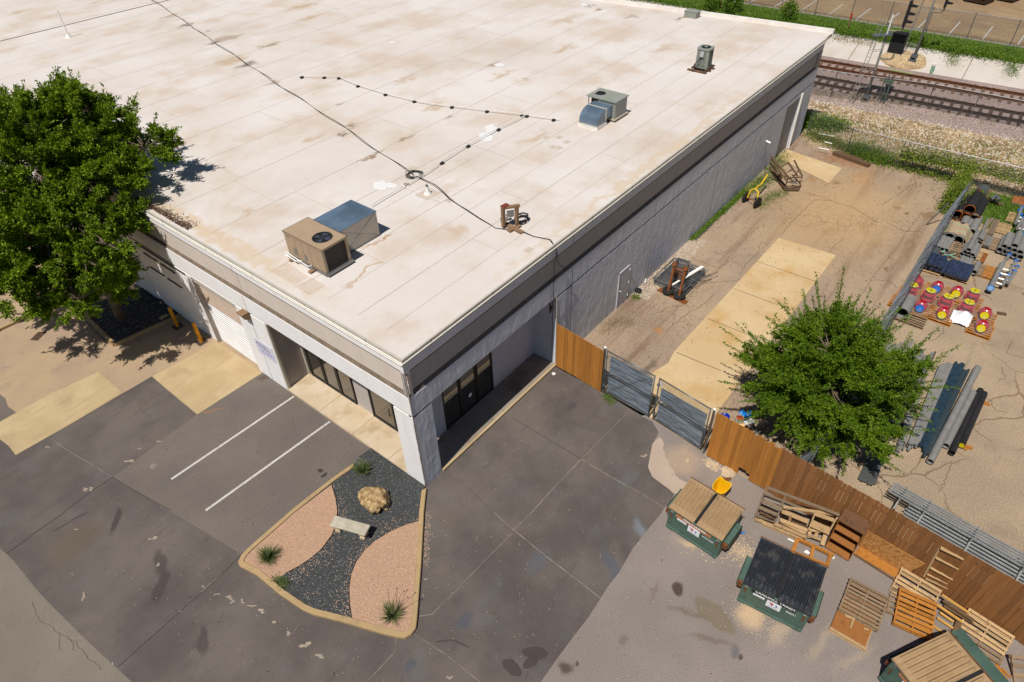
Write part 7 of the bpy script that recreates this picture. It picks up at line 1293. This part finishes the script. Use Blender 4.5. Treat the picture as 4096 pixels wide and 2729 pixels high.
o = thing('steel_elbow', 'big grey steel elbow behind the top black pipe', 'pipe fitting', R1(1500, 260, .3)); MB().pipe((0, 0, .35), (.7, -.05, .35), .3, .26, 20).build('ring', M_GALV, o); MB().tube([(.2, -.6, .1), (.5, -.8, .25), (.2, -1.0, .15)], .12, 10).build('elbow', M_GALV, o)
heap('rusty_rails', 'bundle of rusty steel rails behind the black pipes', [(R1(1440, 240+dy, .1), R1(1500+dx, 60+dy, .1), .09, .1) for dx, dy in ((0, 0), (22, 8), (44, 14), (66, 20))], M_RST, 'rail'); heap('timber_poles', 'two dark timbers beside the grey elbow', [(R1(1610, 260, .1), R1(1670, 130, .1), .12, .1), (R1(1650, 270, .1), R1(1745, 115, .1), .1, .1)], W_DK)
heap('timber_poles', 'dark timber pile at the grass edge', [(R1(1590, 400, .1), R1(1770, 290, .1), .12, .12), (R1(1690, 275, .15), R1(1900, 270, .15), .1, .1), (R1(1800, 330, .1), R1(1990, 370, .1), .12, .12)], W_DK)
quadboard('rusty_sheet', 'rusty sheet metal on the grass at the right edge', [R1(2120, 310, .1), R1(2500, 400, .1), R1(2500, 240, .3), R1(2160, 200, .3)], M_RST)
heap('rack_rail', 'pale rail in front of the rusty sheet', [(R1(2120, 320, .1), R1(2400, 395, .1), .08, .08)], W_GRY)
heap('skid_timber', 'rusty timber skid under the large black pipes', [(R1(1000, 600, .05), R1(1500, 700, .05), .1, .1), (R1(1180, 460, .6), R1(1250, 480, .6), .12, .05), (R1(1420, 530, .62), R1(1520, 555, .62), .12, .05)], W_GRY)
pipes('grey_pipes', 'two grey pipes behind the tarp covered pair', [R1(1240, 740, .25), R1(1395, 865, .25)], .2, [1.3, 1.8], group='grey pipe bundles'); pipes('grey_pipes', 'narrow grey pipe next to the tarp', [R1(1330, 760, .2)], .12, 1.1, group='grey pipe bundles')
pipes('grey_pipes', 'pair of wide pipes half covered by a tan tarp', [R1(985, 965, .3), R1(1140, 1015, .3)], .28, 1.4, group='grey pipe bundles')
# tarp
tp = thing('tarp', 'tan tarpaulin strapped over the pair of wide pipes', 'tarp', R1(1060, 960, 0)); c1 = R1(985, 965, .3); c2_ = R1(1140, 1015, .3); V = []; nx, ny = 9, 18
for i in range(nx):
    for j in range(ny):
        x = min(c1.x, c2_.x)+.12+1.35*i/(nx-1); t = j/(ny-1); y = c1.y+.34+(c2_.y-c1.y-.85)*t; z = 0
        for c in (c1, c2_): dy = abs(y-c.y); z = max(z, .3+math.sqrt(max(0, .305**2-dy*dy)) if dy < .3 else 0)
        z = max(z, .42-1.2*max(0, abs(y-(c1.y+c2_.y)/2)-.45)); z = max(.03, z)+.012*math.sin(i*2.1+j); V.append((x+.06*math.sin(j*1.3), y, z))
m = MB(); m.add(V, [(i*ny+j, (i+1)*ny+j, (i+1)*ny+j+1, i*ny+j+1) for i in range(nx-1) for j in range(ny-1)]); m.build('sheet', simple('tan_tarp', L(186, 160, 128), .8, .08, 3), tp, world=True, smooth=True); m = MB()
for i in (2, 6): m.tube([Vector(V[i*ny+j])+Vector((0, 0, .012)) for j in range(ny)], .014, 5)
M_STRAP = simple('green_strap', L(150, 216, 190), .5); m.build('strap', M_STRAP, tp, world=True)
pipes('grey_pipes', 'four grey pipes side by side nearest the fence', [R1(725, 1130, .25), R1(790, 1157, .25), R1(858, 1180, .25), R1(926, 1198, .25)], .125, 1.3, group='grey pipe bundles'); spal('pallet under the four grey pipes by the fence', R1(690, 1200, 0), R1(960, 1270, 0), 1.3, seed=20)
spal('brown pallet right of the four grey pipes', R1(960, 1290, 0), R1(1200, 1330, 0), 1.4, mat=W_OLD, seed=21)
ny_ = [(1220, 1265), (1285, 1285), (1355, 1308), (1430, 1330)]
pipes('grey_pipes', 'pyramid of nine grey pipes on a pallet with a red tag', [R1(a, b, .25) for a, b in ny_]+[R1(1280, 1228, .44), R1(1345, 1250, .44), R1(1410, 1282, .44), R1(1340, 1188, .64)], .115, [1.2]*7+[2.2], group='grey pipe bundles'); spal('pallet under the pyramid of nine pipes', R1(1140, 1290, 0), R1(1600, 1440, 0), 1.15, mat=W_TAN, seed=22); heap('rusty_board', 'rusty plank with an orange mark beside the pipe pyramid', [(R1(1580, 1410, .16), R1(1660, 1250, .16), .2, .03)], M_RST)
pipes('grey_pipes', 'big pile of eleven wide grey pipes at the right edge', [R1(1912, 1190, .28), R1(2003, 1220, .28), R1(2088, 1250, .28), R1(2175, 1287, .28), R1(2275, 1322, .28)]+[R1(1995, 1135, .5), R1(2080, 1172, .5), R1(2170, 1205, .5), R1(2270, 1238, .5)]+[R1(2175, 1120, .72)], .16, 1.5, group='grey pipe bundles')
spal('long pallet under the big pipe pile', R1(1850, 1230, 0), R1(2290, 1390, 0), 1.3, mat=W_OLD, seed=23); spal('long grey pallet with small tubes', R1(1400, 1110, 0), R1(1840, 1220, 0), 1.3, mat=W_OLD, seed=24, n=9)
pipes('small_tubes', 'three thin tubes on the long grey pallet', [R1(1618, 1108, .2), R1(1660, 1118, .2), R1(1700, 1128, .2)], .05, 1.1, group='grey pipe bundles'); pipes('small_tubes', 'short grey tube on the left of the long grey pallet', [R1(1425, 1048, .2), R1(1485, 965, .2)], .07, .6, group='grey pipe bundles')
pipes('long_thin_tube', 'long thin grey tube laid across the pallets with wrapped end', [R1(1450, 1120, .3)], .05, 3.4); pipes('wrapped_pipes', 'two plastic wrapped grey pipes crossing the long tube', [R1(1540, 990, .4), R1(1580, 1015, .4)], .08, 1.0, group='grey pipe bundles')
heap('timber_beams', 'two weathered grey beams behind the long tube', [(R1(1700, 900, .1), R1(1820, 650, .1), .16, .14), (R1(1750, 910, .1), R1(1870, 650, .1), .2, .14), (R1(1600, 850, .1), R1(1770, 620, .1), .14, .14)], W_GRY)
spal('tan empty pallet behind the big pipe pile', R1(1790, 870, 0), R1(2050, 950, 0), 1.2, mat=W_TAN, seed=25, n=8); spal('pale empty pallet at the back right', R1(2000, 680, 0), R1(2200, 740, 0), 1.2, mat=W_TAN, seed=26)
heap('timber_beams', 'old grey beam left of the tarp', [(R1(1000, 760, .08), R1(1150, 640, .08), .14, .14)], W_DK)
# strapped dark tubes
pipes('dark_tubes', 'strapped dark tubes on a brown pallet near the fence', [R1(640, 1345, .3), R1(680, 1355, .3)], .12, 1.1, M_GALV); pipes('dark_tubes', 'single dark tube on the brown pallet with loose green straps', [R1(880, 1395, .22)], .07, 1.1, M_GALV); spal('brown pallet with green straps behind the wrapped tanks', R1(560, 1380, 0), R1(1050, 1500, 0), 1.5, mat=W_OLD, seed=27)
o = thing('straps', 'loose pale green straps lying on the brown pallet', 'strap', R1(900, 1250, .3)); MB().tube([R1(860, 1230, .3), R1(910, 1195, .32)], .03, 4).tube([R1(890, 1270, .3), R1(1000, 1280, .3), R1(1115, 1335, .22)], .025, 4).tube([R1(1000, 1285, .3), R1(1100, 1250, .3)], .025, 4).tube([R1(870, 1350, .4), R1(960, 1370, .35), R1(1065, 1435, .2)], .02, 4).tube([R1(620, 1235, .5), R1(730, 1245, .5), R1(830, 1305, .3)], .02, 4).tube([R1(580, 1310, .45), R1(700, 1320, .45), R1(800, 1380, .25)], .02, 4).build('strap', M_STRAP, o, world=True)
pipes('grey_pipes', 'three short grey pipes with white ties', [R1(1155, 1505, .28), R1(1225, 1530, .28), R1(1298, 1548, .28)], .12, 1.1, group='grey pipe bundles'); spal('pallet under the white tied pipes', R2(1110, 380, 0), R2(1400, 440, 0), 1.1, mat=W_OLD, seed=28); o = thing('straps', 'white ties around the three short grey pipes', 'strap', R2(1250, 240, .4)); MB().tube([R2(1160, 235, .38), R2(1240, 228, .42), R2(1310, 250, .42), R2(1390, 258, .36)], .014, 4).tube([R2(1120, 275, .38), R2(1200, 275, .42), R2(1290, 300, .42), R2(1370, 310, .36)], .014, 4).build('strap', M_PVC, o, world=True)
pipes('grey_pipes', 'single grey pipe right of the white tied pipes', [R2(1440, 410, .26)], .13, 1.0, group='grey pipe bundles'); spal('weathered pallet under the single grey pipe', R2(1390, 450, 0), R2(1560, 500, 0), 1.1, mat=W_OLD, seed=29); spal('yellow boarded pallet right of the single pipe', R2(1560, 510, 0), R2(1790, 575, 0), 1.15, mat=W_ORG, seed=30, n=8); spal('empty grey pallet under the blue capped manifold', R2(1800, 640, 0), R2(2060, 690, 0), 1.2, mat=W_OLD, seed=31)
# wrapped tanks: dark blue cylinders shrink wrapped on pallets
M_WRAPB = simple('dark_blue_cylinder', L(50, 60, 84), .1, .3, 6, spec=.8); W = NM('clear_wrap', .08, .6); W.b.inputs['Alpha'].default_value = .07; W.col((.85, .88, .92)); M_WRAP = W.mat
def wrapset(label, ctrs, r, ln, nm='wrapped_cylinders'):
    o = thing(nm, label, 'cylinder', (ctrs[0].x, ctrs[0].y, 0), group='shrink wrapped cylinders'); d = Vector((.9, 0, .25)).normalized()
    for c in ctrs: MB().lathe(c, [(r*.6, -.02), (r, .03), (r, ln), (r*.7, ln+.05)], 14, ax=d).build('cylinder', M_WRAPB, o, world=True, smooth=False)
    return o
wrapset('left pallet load of dark blue wrapped cylinders', [R2(a, b, .3) for a, b in ((470, 290), (560, 310), (660, 345), (760, 375), (850, 405))]+[R2(a, b, .55) for a, b in ((520, 240), (620, 265), (720, 290), (810, 320))], .14, .75)
wrapset('right pallet load of shiny blue wrapped cylinders', [R2(a, b, .3) for a, b in ((940, 440), (1050, 475), (1160, 510), (1270, 540))]+[R2(a, b, .3) for a, b in ((995, 455), (1105, 490), (1215, 525))], .15, .95)
spal('pallet under the left wrapped cylinders', R2(370, 380, 0), R2(810, 490, 0), 1.2, mat=W_TAN, seed=32); spal('pallet under the right wrapped cylinders', R2(880, 520, 0), R2(1310, 640, 0), 1.3, mat=W_TAN, seed=33)
# red valves under clear plastic on orange pallets
M_REDV = simple('red_valve_paint', L(176, 18, 40), .28, .12, 6, spec=.7); M_YD = simple('yellow_disc', L(222, 206, 14), .35, .04); M_BD = simple('blue_disc', L(44, 116, 206), .35, .04); M_HD = simple('disc_cross', (.05, .05, .04), .6)
def valve(label, top, disc, dcol, kind, pl):
    base = Vector((top.x, top.y, .14)); g_ = 'red valves on pallets'
    o = thing('red_valve', label, 'valve', base, group=g_); h = top.z-.14
    if kind == 'dome':
        MB().lathe((0, 0, .0), [(.18, 0), (.24, .06), (.24, h*.45), (.27, h*.48), (.27, h*.55), (.22, h*.75), (.14, h*.92), (.04, h)], 20).build('body', M_REDV, o, smooth=False)
        MB().lathe((-.16, 0, h*.42), [(.11, 0), (.11, .12), (.19, .13), (.19, .17)], 20, ax=(-1, 0, .35)).build('outlet', M_REDV, o); c = Vector((-.34, 0, h*.42+.06)); MB().lathe(c, [(.17, 0), (.17, .02)], 20, ax=(-1, 0, .35)).build('flange_disc', dcol, o)
    else:
        MB().lathe((0, 0, 0), [(.2, 0), (.27, .05), (.27, .12), (.2, .16), (.2, h*.5), (.27, h*.55), (.27, h*.66), (.12, h*.75), (.1, h*.9)], 20).build('body', M_REDV, o, smooth=False)
        for s in (-1, 1): MB().lathe((0, s*.12, h*.35), [(.14, 0), (.14, .12), (.2, .13), (.2, .17)], 16, ax=(0, s, 0)).build('flange', M_REDV, o)
        if dcol:
            q = MB().cyl((0, 0, h*.92), (0, 0, h*.95), .21, 22).build('flange_disc', dcol, o); MB().box(-.2, -.012, h*.95+.001, .2, .012, h*.95+.006).box(-.012, -.2, h*.95+.0015, .012, .2, h*.95+.0065).build('cross_mark', M_HD, q)
    # clear cover
    w = MB(); n = 14; R0 = .5; V = []
    for z, r_ in ((0, R0), (h*.25, .42), (h*.6, .33), (h*1.02, .2)): V += [(r_*(1+.12*math.sin(3*a+h*9))*math.cos(a), r_*(1+.1*math.cos(4*a))*math.sin(a), z+.01) for a in (2*math.pi*k/n for k in range(n))]
    cv = thing('plastic_cover', 'clear plastic cover over the '+' '.join(label.split()[:9]), 'plastic sheet', base, group='clear plastic covers')
    w.add(V, [(i*n+k, i*n+(k+1) % n, (i+1)*n+(k+1) % n, (i+1)*n+k) for i in range(3) for k in range(n)]); w.build('cover', M_WRAP, cv, fix=False)
    return o
VL = [((190, 830), 'dome', M_YD, 'domed red valve with yellow disc nearest the fence'), ((520, 950), 'dome', M_BD, 'domed red valve with blue disc in the front row'), ((925, 1070), 'dome', M_YD, 'domed red valve with dull yellow disc left of the white sheet'), ((1700, 1080), 'dome', M_YD, 'domed red valve with yellow disc right of the white sheet'),
      ((1640, 1310), 'dome', M_YD, 'domed red valve with yellow disc at the front right corner'), ((820, 600), 'dome', M_BD, 'domed red valve with blue disc in the back row'), ((1180, 690), 'dome', M_YD, 'domed red valve with yellow disc in the back row'),
      ((340, 640), 'wheel', M_YD, 'red gate valve with yellow top disc near the fence, second row'), ((665, 745), 'wheel', M_YD, 'red gate valve with yellow top disc and blue spot, second row'), ((985, 850), 'wheel', M_YD, 'red gate valve with white edged yellow disc in the middle'), ((1365, 955), 'wheel', M_YD, 'red gate valve with yellow top disc behind the white sheet'),
      ((1470, 750), 'wheel', M_YD, 'red gate valve with tilted yellow disc at the back right'), ((450, 490), 'wheel', None, 'red valve without disc at the back left')]
PLT = None
for k, ((a, b), kind, dc, lab) in enumerate(VL):
    hz_ = .62 if kind == 'dome' else .75; v = valve(lab, R2(a, b-20, hz_), None, dc, kind, None)
    pl = pallet('orange pallet under the '+lab, (v.location.x+.02, v.location.y, 0), 0, 1.0, 1.0, 6, W_ORG, seed=60+k, group='orange pallets of the red valves') if PLT is None else copy_tree(PLT, (v.location.x+.02, v.location.y, 0), label='orange pallet under the '+lab)
    PLT = PLT or pl
o = thing('white_sheet', 'white plastic sheet draped over a domed load among the red valves', 'plastic sheet', R2(1210, 1240, 0)); q0 = [R2(975, 1310, .05), R2(1320, 1430, .05), R2(1420, 1220, .3), R2(1070, 1095, .3)]; V = []; n = 12; pk = R2(1290, 1170, .5)
for i in range(n):
    for j in range(n):
        p = bil(q0, j/(n-1), i/(n-1)); dd = (Vector((p.x, p.y, 0))-Vector((pk.x, pk.y, 0))).length; V.append((p.x, p.y, p.z+.42*math.exp(-(dd/.3)**2)+.012*math.sin(i*1.7+j*2.3)))
MB().add(V, [(i*n+j, i*n+j+1, (i+1)*n+j+1, (i+1)*n+j) for i in range(n-1) for j in range(n-1)]).build('sheet', simple('white_film', (.80, .81, .86), .35, .03), o, world=True, smooth=True); pallet('orange pallet under the white plastic sheet', (o.location.x+.2, o.location.y-.02, 0), 0, 1.1, 1.25, 6, W_ORG, seed=77, group='orange pallets of the red valves')
pipes('wide_pipe', 'single wide grey pipe on a grey pallet at the fence by the tree', [R2(125, 1160, .42)], .3, 1.3); pallet('grey pallet under the single wide pipe', (R2(240, 1290, 0).x+.25, R2(240, 1290, 0).y+.0, 0), 0, 1.2, 1.4, 7, W_OLD, seed=78, group='storage yard pallets')
litter('brown_block', 'small dark brown block on the open asphalt right of the valves', R2(1940, 1175, 0), W_DK, lambda m: m.box(-.08, -.18, 0, .08, .18, .08), R(20), 'block')
# manifolds with blue caps
def manifold(label, P, rungs, caps, ends):
    o = thing('pipe_manifold', label, 'manifold', (P[0][0].x, P[0][0].y, 0), group='grey pipe manifolds'); m = MB()
    for a, b, r in P: m.cyl(a, b, r, 12)
    m.build('header_pipe', M_PIPEG, o, world=True); m = MB()
    for a, b in rungs: m.cyl(a, b, .05, 10)
    m.build('rung_pipe', M_CAPW, o, world=True); m = MB()
    for c in caps: m.lathe(c, [(.09, -.05), (.11, 0), (.09, .05)], 12, ax=X_)
    m.build('blue_cap', M_BD, o, world=True)
    for e in ends: MB().lathe(e, [(.16, -.03), (.16, .05), (.1, .06)], 16, ax=(-1, 0, 1.2)).build('blue_flange', simple('cyan_flange', L(16, 104, 160), .4), o, world=True)
    return o
z = .35
manifold('grey manifold with blue caps and white rungs nearest the valves', [(R2(1745, 690, z), R2(1950, 260, z), .12), (R2(1950, 260, z), R2(2080, 100, z), .06), (R2(1960, 640, z), R2(2060, 480, z), .08), (R2(2060, 600, z), R2(2180, 410, z), .08), (R2(2075, 400, z), R2(2200, 210, z), .06), (R2(2160, 420, z), R2(2225, 310, z), .06)],
         [(R2(1955, 345, z), R2(2070, 375, z)), (R2(1910, 420, z), R2(2090, 475, z)), (R2(1870, 510, z), R2(2050, 565, z)), (R2(1825, 590, z), R2(1945, 630, z))], [R2(2083, 92, z), R2(2203, 205, z), R2(2228, 305, z), R2(2178, 395, z), R2(2075, 460, z), R2(1888, 458, z)], [R2(1740, 700, z)])
manifold('grey manifold with blue caps at the far right edge', [(R1(2200, 700, z), R1(2310, 420, z), .08), (R1(2290, 850, z), R1(2420, 480, z), .08), (R1(2230, 800, z), R1(2330, 600, z), .08)], [(R1(2240, 590, z), R1(2400, 620, z)), (R1(2200, 650, z), R1(2400, 700, z)), (R1(2250, 790, z), R1(2350, 815, z))], [R1(2315, 410, z), R1(2275, 468, z), R1(2295, 545, z), R1(2335, 615, z)], [R1(2295, 895, z)])
# long pipes near the tree
A3 = lambda a, b, z=.15: T(3, 2, a, b, z)
def lpipe(label, a, b, r, mat, z=.2, cat='pipe', n=14, cap=None, nm='long_pipe'):
    p, q = A3(*a, z), A3(*b, z); o = thing(nm, label, cat, (p.x, p.y, 0), group='long pipes on timbers'); MB().pipe(p, q, r, r*.88, n).build('tube', mat, o, world=True); MB().cyl(p.lerp(q, .04), p.lerp(q, .96), r*.87, n).build('bore_shade', M_PIN, o, world=True)  # black core stands in for the shade inside the tube
    if cap: MB().cyl(p.lerp(q, -.001), p.lerp(q, .004), r*.86, n).build('end_cap', cap, o, world=True)
    return o
lpipe('longest grey pipe in the row', (1490, 1110), (1930, 245), .13, M_PIPEG); lpipe('shorter grey pipe right of the longest one', (1635, 965), (1885, 475), .13, M_PIPEG); lpipe('black pipe with dark end in the row', (1690, 1030), (1955, 448), .11, M_BPIPE); lpipe('black pipe with yellow end cap, rightmost of the row', (1778, 960), (1990, 480), .12, M_BPIPE, cap=M_YD)
def bundle(label, A_, B_, n, r, mat, z=.16, spread=None, group='long pipe bundles', nm='tube_bundle', uneven=.06):
    a0, a1 = A3(*A_[0], z), A3(*A_[1], z); b0, b1 = A3(*B_[0], z), A3(*B_[1], z); o = thing(nm, label, 'tube bundle', (a0.x, a0.y, 0), group=group); rr = random.Random(n); 
    for k in range(n): t = k/max(1, n-1); p, q = a0.lerp(a1, t), b0.lerp(b1, t); p = p.lerp(q, rr.uniform(0, uneven)); q = q.lerp(p, rr.uniform(0, uneven)); MB().cyl(p+Z_*rr.uniform(0, .04), q+Z_*rr.uniform(0, .04), r, 8).build('tube', mat, o, world=True)
    return o
M_DKB = simple('dark_teal_beam', L(44, 64, 78), .5, .25, 5, dirt=L(110, 120, 110), dsc=9, dthr=(.68, .76))
bundle('bundle of light grey tubes behind the tree, right part', ((1270, 1010), (1370, 985)), ((1600, 190), (1700, 190)), 6, .055, M_PIPEG); bundle('thin grey tubes with scattered ends behind the tree', ((1165, 1060), (1240, 1010)), ((1440, 120), (1520, 100)), 7, .03, M_PIPEG); bundle('grey tubes mostly hidden by the tree', ((1050, 900), (1160, 900)), ((1340, 60), (1430, 80)), 7, .045, M_PIPEG); bundle('brown rusty bars between the grey tubes', ((1170, 780), (1220, 790)), ((1500, 200), (1540, 100)), 4, .03, simple('brown_bar', L(96, 80, 62), .7))
bundle('bundle of dark blue green beams', ((1370, 1000), (1430, 1010)), ((1740, 170), (1800, 210)), 5, .06, M_DKB); bundle('dark wire mesh beams right of the blue ones', ((1420, 1080), (1470, 1050)), ((1800, 260), (1845, 265)), 4, .045, simple('dark_mesh_beam', L(56, 70, 76), .6, .3, 20))
bundle('grey tubes seen above the tree crown', ((700, 400), (1100, 420)), ((960, 30), (1330, 0)), 12, .05, M_PIPEG)
heap('skid_timber', 'brown timbers under the long pipes', [(A3(1600, 400, .03), A3(2040, 590, .03), .14, .08), (A3(1540, 860, .03), A3(1880, 990, .03), .14, .08), (A3(1450, 720, .03), A3(1500, 740, .03), .14, .08), (A3(1690, 905, .05), A3(1830, 1000, .05), .1, .06)], W_ORG)
# shiny corrugated offcuts by the tree foot and the long galvanised tube racks
m = thing('metal_offcuts', 'shiny galvanised sheet offcuts under the tree', 'metal sheet', A3(900, 1200, 0)); b_ = MB(); rr = random.Random(5)
for k in range(11): a = A3(840+14*k, 1260+6*k+rr.uniform(-20, 20), .15+.03*rr.random()); q = A3(905+13*k, 1090+rr.uniform(-60, 60), .15+.03*rr.random()); b_.beam(a, q, .09, .02, up=(.3*rr.uniform(-1, 1), .2, 1))
b_.build('strip', M_GALV, m, world=True)
def rack(label, Pa, Pb, n, w, z, r, mat):
    a, b = G(Pa, z), G(Pb, z); d = (b-a).normalized(); p = Vector((-d.y, d.x, 0)); o = thing('tube_rack_bundle', label, 'tube bundle', (a.x, a.y, 0), group='galvanised tube bundles'); rr = random.Random(n)
    for k in range(n): off = p*(w*(k/(n-1)-.5)); s = rr.uniform(-.05, .05); MB().cyl(a+off+d*s+Z_*(.05*(k % 2)), b+off+d*s+Z_*(.05*(k % 2)), r, 8).build('tube', mat, o, world=True)
    return o, a, b, d, p
M_BRT = simple('bright_galvanised', L(196, 200, 200), .25, .1, 3, metal=.7, spec=.6)
def q5(a, b): s = 536/1345; return (3560+a*s, 1900+b*s)
z = .75; o1, a, b, d, p = rack('upper long bundle of bright galvanised tubes parallel to the fence', q5(20, 128), q5(1800, 1120), 8, .42, z, .03, M_BRT)
z2 = .45; rack('lower bundle of galvanised tubes close behind the fence', q5(170, 345), q5(1800, 1270), 9, .62, z2, .03, M_BRT)
rk_ = thing('tube_rack', 'dark steel rack holding the galvanised tube bundles', 'rack', (a.x, a.y, 0)); m = MB()
for t in (.07, .22, .5, .78, .95):
    c = a.lerp(b, t); m.beam(c+p*.3-Z_*.06, c-p*1.2-Z_*.06-Z_*.2, .05, .06); 
    for s in (.28, -1.1): m.beam(Vector((*(c+p*s).xy, 0)), Vector((*(c+p*s).xy, z+.1 if s > 0 else z2+.12)), .05, .05)
    m.beam(Vector((*(c-p*.3).xy, 0)), Vector((*(c-p*.3).xy, z+.1)), .05, .05)
m.each('bracket', M_MAST, rk_, world=True)
SC.cycles.samples = SC.cycles.samples
print('OBJECTS', len(bpy.data.objects), 'POLYS', sum(len(o.data.polygons) for o in bpy.data.objects if o.type == 'MESH'))
